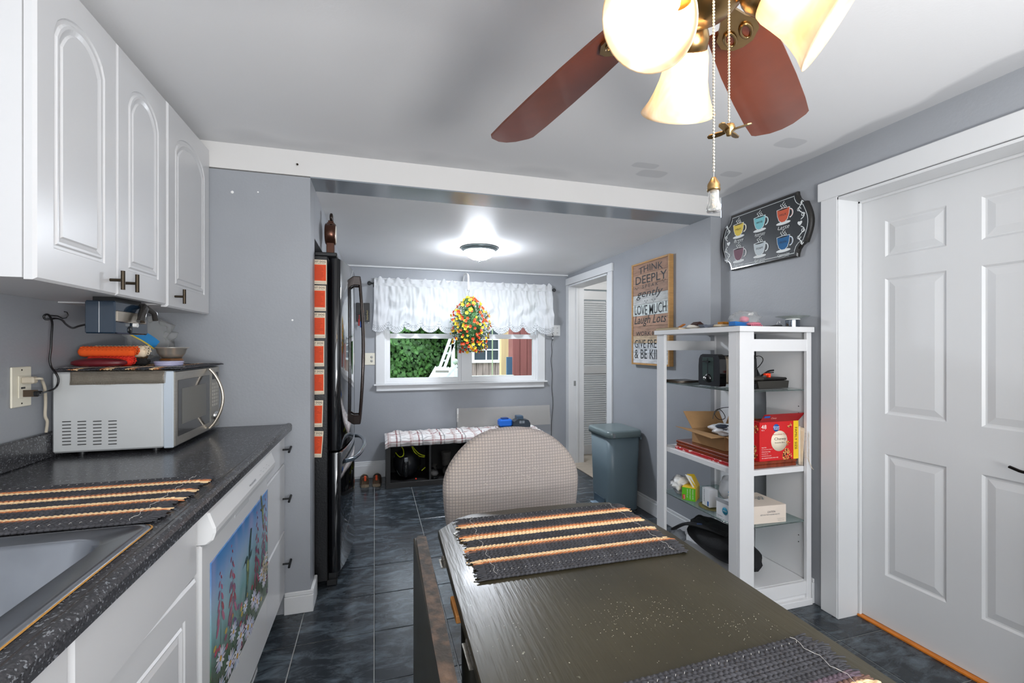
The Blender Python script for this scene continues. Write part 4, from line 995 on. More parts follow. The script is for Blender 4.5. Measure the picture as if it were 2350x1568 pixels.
part('solid_shelf', B().box(hx0 + .020, hx1 - .018, hy0 + .020, hy1 - .02, .672, .70, .0015), sm_, su)
part('bottom_shelf', B().box(hx0 + .019, hx1 - .018, hy0 + .019, hy1 - .019, .10, .12), sm_, su)
part('base_rail', B().box(hx0 + pw, hx1 - .03, hy0 + .003, hy0 + .018, .055, .118, .001), sm_, su)
part('plinth', B().box(hx0 - .006, hx1, hy0 - .008, hy0 + .012, 0, .032, .002).box(hx0 + pw, hx1 - .03, hy0 + .012, hy0 + .019, .02, .10).box(hx0 - .006, hx0 + .012, hy0 + .012, hy1, 0, .032, .002), sm_, su)
shg = mat('shelf_glass', (205, 222, 220), .03, trans=.9, ior=1.2, spec=.6)
for z in (1.092, .42):
    part('glass_shelf', B().box(hx0 + .020, hx1 - .018, hy0 + .020, hy1 - .02, z - .006, z, .0008), shg, su)
for z in (1.0, .965, .33, .295): part('pin_hole', B().cyl((hx1 - .0165, hy0 + .06, z), (hx1 - .0158, hy0 + .06, z), .003, n=8), black_m, su)

# ---- things on top of the unit
T0 = ST + .0005
def at(px, y, z=0): return onY(px, 750, y).x
nb = thing('notebook', 'spiral-bound notebook lying at the far end of the shelf top', 'notebook', (1.71, 2.36, T0))
part('pages', B().box(1.662, 1.83, 2.24, 2.465, T0, T0 + .009, .001), mat('paper_tan', (214, 196, 168), .8), nb)
part('cover', B().box(1.664, 1.83, 2.24, 2.465, T0 + .009, T0 + .0105), mat('cover_gray', (140, 138, 132), .5), nb)
b = B()
for k in range(24): b.lathe([(.0062, -.0008), (.0070, 0), (.0062, .0008), (.0055, 0), (.0062, -.0008)], (1.664, 2.25 + k * .009, T0 + .007), (0, 1, 0), 10)
o = part('spiral_binding', b, mat('binding_brass', (186, 170, 130), .4, .8), nb)
def pseg(name, label, cat, b, m, c): return single(name, b, m, label, cat, c)
pseg('tortoise_comb', 'orange-brown translucent clip on the spiral notebook', 'hair clip', B(Matrix.Translation((1.715, 2.30, T0 + .017)) @ Matrix.Rotation(R(-28), 4, 'Y')).box(-.03, .035, -.012, .012, -.004, .004, .003), mat('amber_plastic', (178, 106, 40), .2, alpha=.9), (1.715, 2.30, T0 + .012))
b = B(); c = V((1.742, 2.16, T0)); b.prism([c + V((-.026, 0, .026)), c + V((-.004, 0, .041)), c + V((.004, 0, .041)), c + V((.030, 0, .024)), c + V((.026, 0, .020)), c + V((-.024, 0, .020))], (0, .05, 0))
pseg('sunglasses_case', 'dark brown peaked case beside the orange clip', 'case', b, mat('dark_maroon', (56, 34, 32), .35), (1.742, 2.17, T0 + .02))
b = B(); c = V((1.748, 2.10, T0)); b.prism([c + V((-.036, 0, .022)), c + V((-.02, 0, .004)), c + V((-.008, 0, .0)), c + V((.018, 0, .0)), c + V((.026, 0, .006)), c + V((.040, 0, .025)), c + V((.02, 0, .022)), c + V((.004, 0, .016)), c + V((-.01, 0, .022))], (0, .04, 0))
pseg('gray_clip', 'slate gray plastic cradle in front of the dark brown case', 'holder', b, mat('slate_plastic', (104, 110, 122), .35), (1.748, 2.12, T0))
pseg('folded_cloth', 'white folded cloth behind the gray cradle', 'cloth', B().sph((1.735, 2.2, T0 + .013), 1, 18, 10, (.045, .035, .0125), nz=.25, seed=3), mat('cloth_offwhite', (220, 214, 204), .9), (1.735, 2.2, T0))
pseg('folded_cloth', 'cream paper bundle between the gray cradle and the blue block', 'paper', B().box(1.785, 1.86, 2.05, 2.13, T0, T0 + .022, .004), mat('paper_cream', (222, 206, 180), .8), (1.81, 2.1, T0))
b = B(); b.box(1.80, 1.882, 2.05, 2.09, T0 + .0226, T0 + .036, .002); pseg('amber_box', 'small amber box on the cream paper bundle', 'box', b, mat('amber_box', (186, 122, 40), .25, var=.2, vs=80), (1.84, 2.07, T0 + .0226))
b = B(); c = V((1.773, 1.93, T0 + .005)); b.prism([c, c + V((.045, 0, .002)), c + V((.088, 0, -.0)), c + V((.088, 0, .026)), c + V((.046, 0, .022)), c + V((0, 0, .026))][::-1], (0, .045, 0)); pseg('blue_block', 'bright blue pinched plastic block on the shelf top', 'block', b, mat('bright_blue', (32, 116, 196), .35), (1.81, 1.95, T0))
pk = mat('pink_plastic', (226, 128, 150), .35)
pt = thing('pink_toy', 'pink plastic toy in the clear bag', 'toy', (1.87, 1.96, T0))
part('base', B().sph((1.888, 1.93, T0 + .018), 1, 20, 10, (.044, .03, .013)), pk, pt)
part('top', B().sph((1.868, 1.97, T0 + .045), 1, 16, 10, (.022, .02, .016)), pk, pt)
b = B()
for k in range(6): b.sph((1.853 + k * .013, 1.905, T0 + .009), .005, 8, 6)
part('beads', b, pk, pt)
bg_ = thing('clear_bag', 'crinkled clear plastic bag around the pink toy', 'bag', (1.87, 1.96, T0))
b = B(); b.sph((1.868, 1.965, T0 + .049), 1, 34, 20, (.075, .068, .040), nz=.35, nf=11, seed=9)
part('film', b, film, bg_)
b = B(frame((1.88, 1.955, T0 + .066), (1, 0, 0), (0, 0, 1))); b.box(0, .028, 0, .009, 0, .003); part('paper_tag', b, mat('card_white', (235, 235, 232), .5), bg_)
pseg('dark_tray', 'flat black folder under the blue block', 'folder', B().box(1.70, 1.93, 1.86, 2.05, T0, T0 + .0045, .001).box(1.93, 2.02, 1.835, 1.95, T0, T0 + .0045, .001), black_m, (1.85, 1.95, T0))
cb_ = thing('clipboard', 'black clipboard-like pouch with a metal clasp near the jar', 'clipboard', (1.98, 1.87, T0))
b = B(); b.prism([V((1.912, 1.85, T0 + .0046)), V((1.99, 1.85, T0 + .0046)), V((2.0, 1.85, T0 + .009)), V((1.975, 1.85, T0 + .012)), V((1.95, 1.85, T0 + .011))], (0, .06, 0)); part('pouch', b, black_m, cb_)
b = B(); b.tube([(1.957, 1.85, T0 + .012), (1.968, 1.85, T0 + .030), (1.980, 1.85, T0 + .036), (1.975, 1.85, T0 + .02), (1.99, 1.85, T0 + .012)], .002, 6); part('clasp', b, chrome_m, cb_)
jp = onY(1819, 738, 1.88)
jr = thing('jar', 'small faceted mirrored jar at the near end of the shelf top', 'jar', (jp.x, 1.88, T0))
part('body', B().lathe([(.032, 0), (.034, .003), (.034, .038), (.032, .040), (0, .04)], (jp.x, 1.88, T0), n=14, smooth=False), mat('mirror_jar', (150, 160, 172), .08, .95), jr)
part('lid', B().lathe([(.034, 0), (.0345, .005), (.03, .007), (0, .007)], (jp.x, 1.88, T0 + .0405), n=26), mat('lid_white', (220, 222, 222), .3), jr)
pl_ = thing('dish', 'thin clear glass dish balanced on the mirrored jar', 'dish', (jp.x, 1.88, T0 + .048))
part('plate', B().lathe([(0, 0), (.04, .0), (.080, .010), (.081, .011), (.04, .002), (0, .002)], (jp.x, 1.88, T0 + .0485), n=36), mat('dish_glass', (190, 200, 190), .05, trans=.7, ior=1.2, alpha=.7), pl_)

# ---- upper glass shelf
G1 = 1.0925
def ty(px, y): return onY(px, 850, y).x
to = thing('toaster', 'glossy black two-slice toaster with steel sides on the upper glass shelf', 'toaster', (1.86, 2.1, G1))
blk = mat('toaster_gloss', (14, 15, 17), .1, coat=.6)
tR = onY(1652, 850, 2.01); tL = min((onY(1603, 850, 2.01 + k * .002) for k in range(2, 90)), key=lambda q: abs((V((q.x, q.y)) - V((tR.x, tR.y))).length - .155))
tu = V((tR.x - tL.x, tR.y - tL.y, 0)); tw = tu.length; tu.normalize(); td = V((-tu.y, tu.x, 0))
MT = Matrix(((tu.x, td.x, 0, tL.x), (tu.y, td.y, 0, tL.y), (0, 0, 1, G1), (0, 0, 0, 1)))
def endcap(y0, y1):
    pr = [V((u * tw, y0, z)) for (u, z) in ((.03, .004), (0, .02), (0, .11), (.02, .150), (.09, .170), (.2, .177), (.8, .177), (.91, .170), (.98, .150), (1, .11), (1, .02), (.97, .004))]
    return B(MT).prism(pr[::-1], (0, y1 - y0, 0))
part('front_cap', endcap(0, .045), blk, to); part('rear_cap', endcap(.235, .265), blk, to)
part('steel_side', B(MT).box(.004, tw - .004, .045, .235, .015, .165, .012), mat('toaster_steel', (190, 176, 156), .28, .7, var=.06, vs=8), to)
part('slot_top', B(MT).box(.02, tw - .02, .05, .23, .165, .1715), blk, to)
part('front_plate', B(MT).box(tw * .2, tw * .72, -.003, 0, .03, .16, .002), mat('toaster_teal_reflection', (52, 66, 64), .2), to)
xm = tw * .46
part('lever', B(MT).box(xm - .022, xm + .022, -.022, -.003, .132, .140, .002).box(xm - .003, xm + .003, -.004, -.003, .07, .155), blk, to)
kn = part('dial', B(MT).lathe([(.024, 0), (.022, .008), (.014, .012), (0, .012)], (xm + .004, -.003, .045), (0, -1, 0), 20), blk, to)
part('dial_cap', B(MT).lathe([(.010, 0), (.009, .003), (0, .003)], (xm - .010, -.015, .045), (0, -1, 0), 14), chrome_m, kn)
for k in range(3):
    z = G1 + .0005 + k * .0045
    tr = thing('flat_tray', ['dark flat tray at the bottom of the stack left of the toaster', 'tan flat tray in the middle of the stack left of the toaster', 'dark rimmed tray on top of the stack left of the toaster'][k], 'tray', (1.78, 2.37, z), 'trays stacked beside the toaster')
    part('plate', B().box(1.70 + k * .004, 1.86, 2.31 + k * .003, 2.44, z, z + .003, .001), [mat('tray_dark', (60, 54, 48), .3, .4), mat('tray_tan', (150, 130, 108), .35), mat('tray_dark', (60, 54, 48), .3, .4)][k], tr)
    part('rim', B().tube([(1.70 + k * .004, 2.31, z + .003), (1.86, 2.31, z + .003), (1.86, 2.44, z + .003), (1.70 + k * .004, 2.44, z + .003)], .0018, 6, closed=True), mat('tray_rim', (70, 62, 54), .3, .5), tr)
gx0, gx1 = ty(1724, 1.88), ty(1803, 1.88)
gr = thing('sandwich_maker', 'black folding sandwich grill on the upper glass shelf, right side', 'grill', ((gx0 + gx1) / 2, 1.93, G1))
grm = mat('grill_black', (48, 46, 42), .45)
b = B(); b.prism([V((gx0 + .03, 1.86, G1 + .004)), V((gx1 - .006, 1.86, G1 + .004)), V((gx1, 1.86, G1 + .042)), V((gx0 + .02, 1.86, G1 + .042))][::-1], (0, .13, 0)); part('base', b, grm, gr)
part('lid', B().box(gx0 - .005, gx0 + .055, 1.85, 1.985, G1 + .046, G1 + .066, .005), grm, gr)
part('lid_top', B().box(gx0 + .055, gx1 + .004, 1.87, 1.985, G1 + .044, G1 + .058, .006), mat('grill_dark', (28, 27, 26), .4), gr)
part('latch', B().box(gx1, gx1 + .018, 1.90, 1.93, G1 + .033, G1 + .048, .004), grm, gr)
part('foot', B().box(gx0 + .018, gx0 + .032, 1.87, 1.89, G1, G1 + .03, .002), black_m, gr)
cl = onY(1768, 862, 1.88)
b = B(); b.box(cl.x - .028, cl.x + .006, 1.88, 1.90, G1 + .068, G1 + .080, .003).box(cl.x - .008, cl.x + .004, 1.88, 1.90, G1 + .058, G1 + .070, .002)
pseg('red_clip', 'bright red-orange clip on the sandwich grill', 'clip', b, mat('red_orange', (240, 66, 30), .4), (cl.x, 1.89, G1 + .06))
pcg = thing('appliance_cord', 'black power cord looped behind the white post above the grill', 'cord', (1.80, 1.93, G1 + .07))
q = [onY(1726, 852, 1.95), onY(1740, 843, 1.95), onY(1750, 830, 1.95), onY(1750, 822, 1.95), onY(1742, 817, 1.95), onY(1732, 819, 1.95), onY(1722, 824, 1.95)]
part('cable', B().tube(smooth(q), .0022, 6), mat('cable_black', (20, 20, 21), .3), pcg)
q = [onY(1742, 866, 1.91), onY(1756, 857, 1.91), onY(1764, 852, 1.91), onY(1775, 850, 1.91)]
part('plug', B().tube(smooth(q), .005, 6).tube([onY(1764, 856, 1.90), onY(1775, 855, 1.90)], .003, 6), black_m, pcg)
pseg('gray_tray', 'thin gray tray under the sandwich grill', 'tray', B().box(1.78, 2.0, 1.822, 1.858, G1 + .0003, G1 + .004, .001), mat('tray_gray', (92, 94, 94), .3), (1.9, 1.84, G1))

# ---- solid middle shelf
G2 = .7005
def sp(px, py, y): return onY(px, py, y)
rb = single('flat_red_box', B().box(1.71, 1.95, 1.90, 2.34, G2, G2 + .018, .002), mat('box_red_print', (178, 34, 38), .4, col2=(226, 190, 186), vs=45, contrast=(.58, .62)), 'flat red patterned box at the bottom of the middle shelf stack', 'box', (1.83, 2.12, G2))
wdm = mat('cherry_wood', (120, 48, 22), .25, var=.2, vs=10, coat=.3, stretch=(6, 1, 1))
wb = thing('wooden_case', 'long cherry wood case on top of the flat red box', 'case', (1.83, 2.12, G2 + .0185))
part('lower_half', B().box(1.712, 1.95, 1.91, 2.33, G2 + .0185, G2 + .038, .003), wdm, wb); part('lid', B().box(1.710, 1.952, 1.908, 2.332, G2 + .039, G2 + .055, .004), wdm, wb)
kraft = mat('kraft_cardboard', (176, 138, 96), .85, var=.06, vs=12)
cbx = thing('cardboard_box', 'open brown cardboard box with splayed flaps on the middle shelf', 'box', (1.83, 2.1, G2 + .056))
z0 = G2 + .0562; z1 = z0 + .075; ax0, ax1, ay0, ay1 = 1.76, 1.99, 1.99, 2.25
b = B(); t = .003
b.box(ax0, ax1, ay0, ay1, z0, z0 + t).box(ax0, ax0 + t, ay0, ay1, z0 + t, z1).box(ax1 - t, ax1, ay0, ay1, z0 + t, z1).box(ax0 + t, ax1 - t, ay0, ay0 + t, z0 + t, z1).box(ax0 + t, ax1 - t, ay1 - t, ay1, z0 + t, z1)
part('carton', b, kraft, cbx)
def slab(c4, th): 
    c4 = [V(p) for p in c4]; nrm = (c4[1] - c4[0]).cross(c4[2] - c4[0]).normalized() * th
    return B().prism(c4, nrm)
part('flap', slab([(ax0 - .001, ay0, z1), (ax0 - .07, ay0 + .02, z1 - .004), (ax0 - .09, ay1 + .03, z1 + .015), (ax0 - .001, ay1, z1)], .003), kraft, cbx)
part('flap', slab([(ax0 + .005, ay0, z1), (ax1, ay0, z1), (ax1 + .0, ay0 - .065, z1 + .005), (ax0 - .0, ay0 - .075, z1 - .012)], .003), kraft, cbx)
part('flap', slab([(ax0 + .0, ay1, z1), (ax1, ay1, z1), (ax1, ay1 + .05, z1 + .085), (ax0 - .02, ay1 + .055, z1 + .095)], .003), kraft, cbx)
part('flap', slab([(ax1, ay0, z1), (ax1, ay1, z1), (ax1 + .035, ay1, z1 + .08), (ax1 + .035, ay0, z1 + .08)], .003), kraft, cbx)
part('partition', slab([(1.90, 2.02, z1), (1.96, 2.02, z1), (1.96, 2.02, z1 + .13), (1.90, 2.02, z1 + .13)], .003), kraft, cbx)
bb = thing('mailer_bag', 'crumpled white and gray mailer lying in the cardboard box', 'bag', (1.84, 2.08, z1))
part('envelope', B().sph((1.862, 2.06, z1 + .022), 1, 30, 14, (.105, .10, .030), nz=.35, nf=8, seed=11), mat('mailer_white', (226, 228, 232), .4, col2=(110, 114, 124), vs=26, contrast=(.60, .66)), bb)
bc_ = thing('charger_cord', 'thin black cord coiled over the white mailer', 'cord', (1.87, 2.0, z1 + .04))
q = [sp(1636, 962, 1.99), sp(1640, 945, 1.99), sp(1650, 939, 1.99), sp(1660, 948, 1.99), sp(1664, 960, 1.99), sp(1650, 963, 1.99), sp(1640, 950, 1.99), sp(1652, 938, 1.99), sp(1672, 935, 1.99)]
part('cable', B().tube(smooth(q), .0018, 6), mat('cable_black', (20, 20, 21), .3), bc_)
part('adapter', B().box(1.835, 1.875, 1.975, 2.0, z1 + .040, z1 + .052, .004), black_m, bc_)
db = single('dark_blue_pouch', B().sph((1.80, 2.05, z1 + .045), 1, 18, 10, (.04, .03, .010), nz=.3, seed=6), mat('pouch_blue', (60, 68, 84), .7), 'small dark blue pouch on the white mailer', 'pouch', (1.80, 2.05, z1 + .04))
wb = thing('wooden_case', 'glossy cherry wood case under the red snack box', 'case', (1.90, 1.87, G2))
wx0, wx1 = sp(1722, 1060, 1.825).x, sp(1828, 1055, 1.825).x
part('lower_half', B().box(wx0 - .03, wx1, 1.825, 1.90, G2, G2 + .018, .003), wdm, wb); part('lid', B().box(wx0 - .03, wx1 + .002, 1.823, 1.90, G2 + .0185, G2 + .034, .004), wdm, wb)
wb = thing('wooden_tray', 'reddish wooden tray leaning behind the red snack box', 'tray', (1.9, 2.0, G2 + .12))
part('board', B().box(1.80, 2.04, 1.903, 1.918, G2 + .20, G2 + .235, .002), wdm, wb)
part('edge_support', B().box(1.86, 2.04, 1.904, 1.914, G2 + .0, G2 + .20), wdm, wb)

gb = thing('snack_box', 'red box of chewy granola bars with open lid and yellow side', 'box', (1.93, 1.86, G2 + .035))
q00 = sp(1743, 1052, 1.83); q10 = sp(1832, 1046, 1.83); q01 = sp(1743, 958, 1.83)
gX0, gX1 = q00.x, q10.x; gZ0 = G2 + .0345; gZ1 = gZ0 + .195
dpt = .065
redm = mat('snack_red', (206, 30, 34), .35); yel = mat('snack_yellow', (238, 200, 40), .4)
part('carton', B().box(gX0, gX1, 1.83, 1.83 + dpt, gZ0, gZ1), redm, gb)
part('lid_flap', slab([(gX0, 1.8305, gZ1), (gX1, 1.8305, gZ1), (gX1 + .022, 1.81, gZ1 + .042), (gX0 + .012, 1.81, gZ1 + .042)], -.0012), mat('snack_dark_red', (150, 22, 28), .4), gb)
part('side_flap', slab([(gX0 - .0, 1.8305, gZ1), (gX0, 1.8305 + dpt, gZ1), (gX0 - .035, 1.84 + dpt, gZ1 + .012), (gX0 - .04, 1.83, gZ1 + .012)], .001), redm, gb)
w_, h_ = gX1 - gX0, gZ1 - gZ0
Mg = FY(gX0, gZ0, 1.8298)
part('yellow_band', B(Mg).box(w_ * .87, w_, 0, h_, -.0001, .0004), yel, gb)
ink = mat('print_white', (244, 240, 232), .5)
bS = part('label_oval', B(Mg).lathe([(0, .0006), (.052, .0006), (.052, .0001)], (w_ * .50, h_ * .50, 0), (0, 0, 1), 28), mat('print_cream', (240, 226, 202), .5), gb)
b = B(Mg); text(b, '48', w_ * .04, w_ * .17, h_ * .83, h_ * .935, .0003); text(b, 'Bars', w_ * .05, w_ * .12, h_ * .785, h_ * .81, .0003)
for k in range(6): text(b, ['Made With', 'Real Chocolate Chips &', 'Whole Grain Oats', 'Naturally and', 'Artificially Flavored', '48 CHEWY BARS 40.3 OZ'][k], w_ * .05, w_ * (.05 + [.12, .27, .22, .16, .24, .42][k]), h_ * (.34 - k * .055), h_ * (.365 - k * .055), .0003)
part('white_lettering', b, ink, gb)
blu = mat('print_blue', (24, 92, 170), .4)
part('brand_badge', B(Mg).lathe([(0, .0014), (.019, .0014), (.019, .0001)], (w_ * .42, h_ * .845, 0), (0, 0, 1), 24), blu, gb)
b = B(Mg); text(b, 'Great', w_ * .34, w_ * .50, h_ * .85, h_ * .89, .0016); text(b, 'Value', w_ * .35, w_ * .50, h_ * .80, h_ * .84, .0016); part('badge_lettering', b, ink, gb)
b = B(Mg); text(b, 'Chocolate Chip', w_ * .30, w_ * .72, h_ * .64, h_ * .70, .0009); part('red_lettering', b, mat('print_redbrown', (170, 60, 50), .5), gb)
b = B(Mg); text(b, 'Chewy', w_ * .37, w_ * .67, h_ * .50, h_ * .59, .0009); text(b, 'Granola Bars', w_ * .38, w_ * .64, h_ * .44, h_ * .475, .0009); part('dark_lettering', b, mat('print_dark', (50, 34, 30), .5), gb)
b = B(frame((gX0 + w_ * .90, 1.8295, gZ0 + h_ * .83), (0, 0, -1), (1, 0, 0))); text(b, 'FAMILY SIZE', 0, h_ * .58, 0, w_ * .065, .0004); part('side_lettering', b, mat('print_dark', (50, 34, 30), .5), gb)
b = B(frame((gX0 + .045, 1.8106, gZ1 + .018), (1, 0, 0), (.1, -.35, .9))); text(b, 'Chewy', 0, .035, 0, .014, .004); part('lid_lettering', b, mat('print_pale_red', (220, 150, 140), .5), gb)
part('blue_sticker', B(frame((gX0 + .012, 1.8166, gZ1 + .026), (1, 0, 0), (.1, -.4, .9))).box(0, .035, 0, .010, 0.002, .0035), blu, gb)
g = random.Random(12); b = B(Mg)
for (cx_, cy_, r_, n_) in ((w_ * .70, h_ * .10, .03, 70), (w_ * .70, h_ * .22, .016, 26), (w_ * .73, h_ * .42, .012, 14), (w_ * .77, h_ * .88, .012, 14)):
    for k in range(n_):
        a = g.uniform(0, 6.28); q = g.random() ** .5 * r_
        x_ = min(w_ * .855, max(.004, cx_ + cos(a) * q)); y_ = max(.004, cy_ + sin(a) * q); s_ = g.uniform(.002, .005)
        b.add([(x_ + s_ * cos(t_), y_ + s_ * sin(t_), .0006 + k * .000004) for t_ in [6.28 * i / 6 for i in range(6)]], [tuple(range(6))], col=g.choice([rgb(214, 150, 80), rgb(190, 120, 60), rgb(230, 180, 110), rgb(60, 34, 28)]))
o = part('printed_oats', b, mat('oats_print', (200, 150, 90), .5, attr=True), gb); o['kind'] = 'stuff'
b = B(frame((gX0 - .0004, 1.83 + dpt, gZ0), (0, -1, 0), (0, 0, 1)))
for (cx_, cy_) in ((.035, .03), (.03, .06), (.04, .16)):
    for k in range(22):
        a = g.uniform(0, 6.28); q = g.random() ** .5 * .018; x_, y_, s_ = cx_ + cos(a) * q, cy_ + sin(a) * q, g.uniform(.002, .005)
        b.add([(x_ + s_ * cos(t_), y_ + s_ * sin(t_), .0004 + k * .000004) for t_ in [6.28 * i / 6 for i in range(6)]], [tuple(range(6))], col=g.choice([rgb(214, 150, 80), rgb(190, 120, 60), rgb(230, 180, 110), rgb(60, 34, 28)]))
o = part('printed_oats', b, mat('oats_print', (200, 150, 90), .5, attr=True), gb); o['kind'] = 'stuff'
# cream fringed paper / cloth at the near right corner
ft = thing('cream_cloth', 'cream folded cloth with a fringed edge beside the red snack box', 'cloth', (2.07, 1.83, G2))
fx0, fx1 = gX1 + .004, 2.085
part('fold', B().sheet(lambda u, v: (fx0 + (fx1 - fx0) * u, 1.822 + .012 * sin(u * 7) * (.3 + v) - .012 * u, G2 + .002 + .20 * v - .012 * u * v), 12, 8, (0, -.012, 0)), mat('cloth_cream', (228, 214, 192), .9, var=.05, vs=30), ft)
b = B(); g = random.Random(2)
for k in range(16):
    z = G2 + .185 - k * .009; b.tube([(fx1 - .004, 1.800, z), (fx1 + .008, 1.784, z - .006), (fx1 + .008 + g.uniform(-.004, .002), 1.780, z - .028)], .0012, 5, flat=.5)
b.tube([(fx1 + .004, 1.794, G2 + .06), (fx1 + .012, 1.782, G2 + .02), (fx1 + .020, 1.776, G2 - .005), (fx1 + .028, 1.774, G2 - .012)], .002, 5, flat=.4)
part('fringe', b, mat('cloth_cream', (228, 214, 192), .9, var=.05, vs=30), ft)

# ---- lower glass shelf
G3 = .4205
yb = thing('bag_box', 'open green and yellow box of odor-control bags on the lower glass shelf', 'box', (1.74, 2.16, G3))
v0 = sp(1553, 1143, 2.20); v1 = sp(1590, 1152, 2.12)
grn = mat('box_green', (96, 180, 40), .35); ylw = mat('box_yellow', (240, 200, 36), .35)
Mb = frame((1.70, 2.262, G3), V((.6, -.8, 0)), V((0, 0, 1)))
part('carton', B(Mb).box(0, .075, 0, .075, -.09, 0), ylw, yb)
part('green_front', B(Mb).box(0, .075, 0, .073, 0, .0006), grn, yb)
part('lid_panel', slab([Mb @ V((.075, .075, 0)), Mb @ V((.075, .075, -.09)), Mb @ V((.045, .135, -.085)), Mb @ V((.025, .150, -.01))], .0015), ylw, yb)
part('torn_white', slab([Mb @ V((.060, .082, .004)), Mb @ V((.075, .076, -.02)), Mb @ V((.045, .135, -.025)), Mb @ V((.018, .150, .004))], .0015), mat('box_white', (232, 230, 222), .5), yb)
b = B(frame(Mb @ V((.012, .005, .0008)), Mb.to_3x3() @ V((0, 1, 0)), Mb.to_3x3() @ V((-1, 0, 0)))); text(b, 'UP TO GUARD', 0.012, .062, -.022, -.016, 0); text(b, 'LONG LASTING', 0.006, .064, -.037, -.031, 0); text(b, 'ODOR CONTROL', .006, .064, -.052, -.046, 0); part('lettering', b, ink, yb)
part('red_badge', B(Mb).box(.004, .019, .004, .032, .0006, .0016, .0004), mat('badge_red', (196, 28, 30), .4), yb)
b = B(frame(Mb @ V((.008, .006, .002)), Mb.to_3x3() @ V((0, 1, 0)), Mb.to_3x3() @ V((-1, 0, 0)))); text(b, 'GLAD', 0, .024, -.009, -.001, 0); part('badge_lettering', b, ink, yb)
single('white_bag', B().sph((1.745, 2.345, G3 + .073), 1, 26, 16, (.055, .05, .034), Matrix.Rotation(R(-20), 3, 'Y'), nz=.55, nf=8, seed=21).sph((1.745, 2.345, G3 + .029), 1, 20, 12, (.03, .04, .028), nz=.3, seed=5), mat('bag_white_gray', (224, 224, 222), .5, col2=(150, 154, 162), vs=14, contrast=(.5, .6)), 'crumpled white plastic bag behind the green and yellow box', 'bag', (1.735, 2.27, G3))
single('glass_plate', B().lathe([(0, 0), (.06, 0), (.085, .004), (.086, .006), (.06, .002), (0, .002)], (1.792, 2.10, G3), n=40), mat('yellowish_glass', (150, 140, 80), .08, trans=.5, ior=1.2, alpha=.8), 'round yellowish glass plate under the open box', 'plate', (1.80, 2.07, G3))
cart = mat('carton_white', (226, 228, 232), .45)
sc1 = thing('small_carton', 'small white carton with blue edge behind the glove carton', 'box', (1.77, 2.03, G3 + .0065))
Ms = frame((1.75, 2.150, G3 + .0065), V((-.1, -.995, 0)), (0, 0, 1)); part('carton', B(Ms).box(0, .066, 0, .095, -.05, 0), cart, sc1); part('blue_edge', B(Ms).box(.046, .058, .004, .03, 0, .0006), blu, sc1)
b = B(frame(Ms @ V((.01, .06, .0004)), Ms.to_3x3() @ V((0, 1, 0)), Ms.to_3x3() @ V((-1, 0, 0)))); text(b, 'SANITARY', -.04, .04, -.012, -.003, 0); part('lettering', b, gray_ink, sc1)
ts = thing('tissue_pack', 'white pack with blue diamond pattern standing on the lower glass shelf', 'pack', (1.84, 2.055, G3))
b = B(); b.sph((1.84, 2.055, G3 + .115), 1, 24, 14, (.048, .045, .065), nz=.2, seed=3); part('wrapper', b, cart, ts)
b = B()
for i in range(9):
    for k in range(2 + (i % 2)):
        t = i / 8; x = 1.795 + t * .075; z = G3 + .095 + k * .018 + .035 * t; b.add([(x - .004, 2.002, z), (x, 2.001, z - .006), (x + .004, 2.002, z), (x, 2.001, z + .006)], [(0, 1, 2, 3)])
part('diamond_pattern', b, mat('diamond_blue', (70, 150, 200), .5), ts)
sc2 = thing('glove_carton', 'white carton with a round teal logo near the shelf post', 'box', (1.75, 1.9, G3))
Ms = frame((1.703, 1.985, G3), V((0, -1, 0)), (0, 0, 1))
part('carton', B(Ms).box(0, .11, 0, .085, -.085, 0), cart, sc2)
part('open_flap', slab([Ms @ V((0, .085, 0)), Ms @ V((.11, .085, 0)), Ms @ V((.115, .112, .012)), Ms @ V((.004, .108, .012))], .001), cart, sc2)
part('round_logo', B(Ms).lathe([(0, .0006), (.018, .0006), (.018, 0)], (.062, .048, 0), (0, 0, 1), 24), mat('logo_teal', (40, 150, 184), .5), sc2)
part('logo_ring', B(Ms).lathe([(.0195, .0006), (.0205, .0006)], (.062, .048, 0), (0, 0, 1), 24), mat('logo_teal', (40, 150, 184), .5), sc2)
b = B(Ms); text(b, 'smart care', .049, .075, .045, .052, .0007); part('logo_lettering', b, ink, sc2)
b = B(Ms); text(b, 'HYGIENIC BOWLS 70', .004, .045, .012, .017, .0004); part('lettering', b, gray_ink, sc2); part('lettering', text(B(Ms), 'count', .004, .02, .005, .009, .0004), gray_ink, sc2)
rx0, rx1 = sp(1716, 1190, 1.83).x, sp(1800, 1190, 1.83).x
sc3 = thing('caution_carton', 'pale beige carton printed with a caution notice at the shelf corner', 'box', (1.87, 1.87, G3))
b = B(); Z1 = G3 + .088
x0c, x1c = 1.803, rx1 + .005
b.add([(x0c, 1.84, G3), (x1c, 1.825, G3), (x1c - .02, 1.99, G3), (x0c - .02, 1.99, G3), (x0c, 1.84, Z1), (x1c, 1.825, Z1), (x1c - .022, 1.99, Z1 + .012), (x0c - .02, 1.99, Z1 + .012)], [(0, 3, 2, 1), (4, 5, 6, 7), (0, 1, 5, 4), (1, 2, 6, 5), (2, 3, 7, 6), (3, 0, 4, 7)])
part('carton', b, mat('carton_beige', (228, 214, 200), .5), sc3)
ux = V((x1c - x0c, -.015, 0)).normalized(); Mc = frame((x0c, 1.8395, G3), ux, (0, 0, 1)); wC = (V((x1c, 1.825, 0)) - V((x0c, 1.84, 0))).length
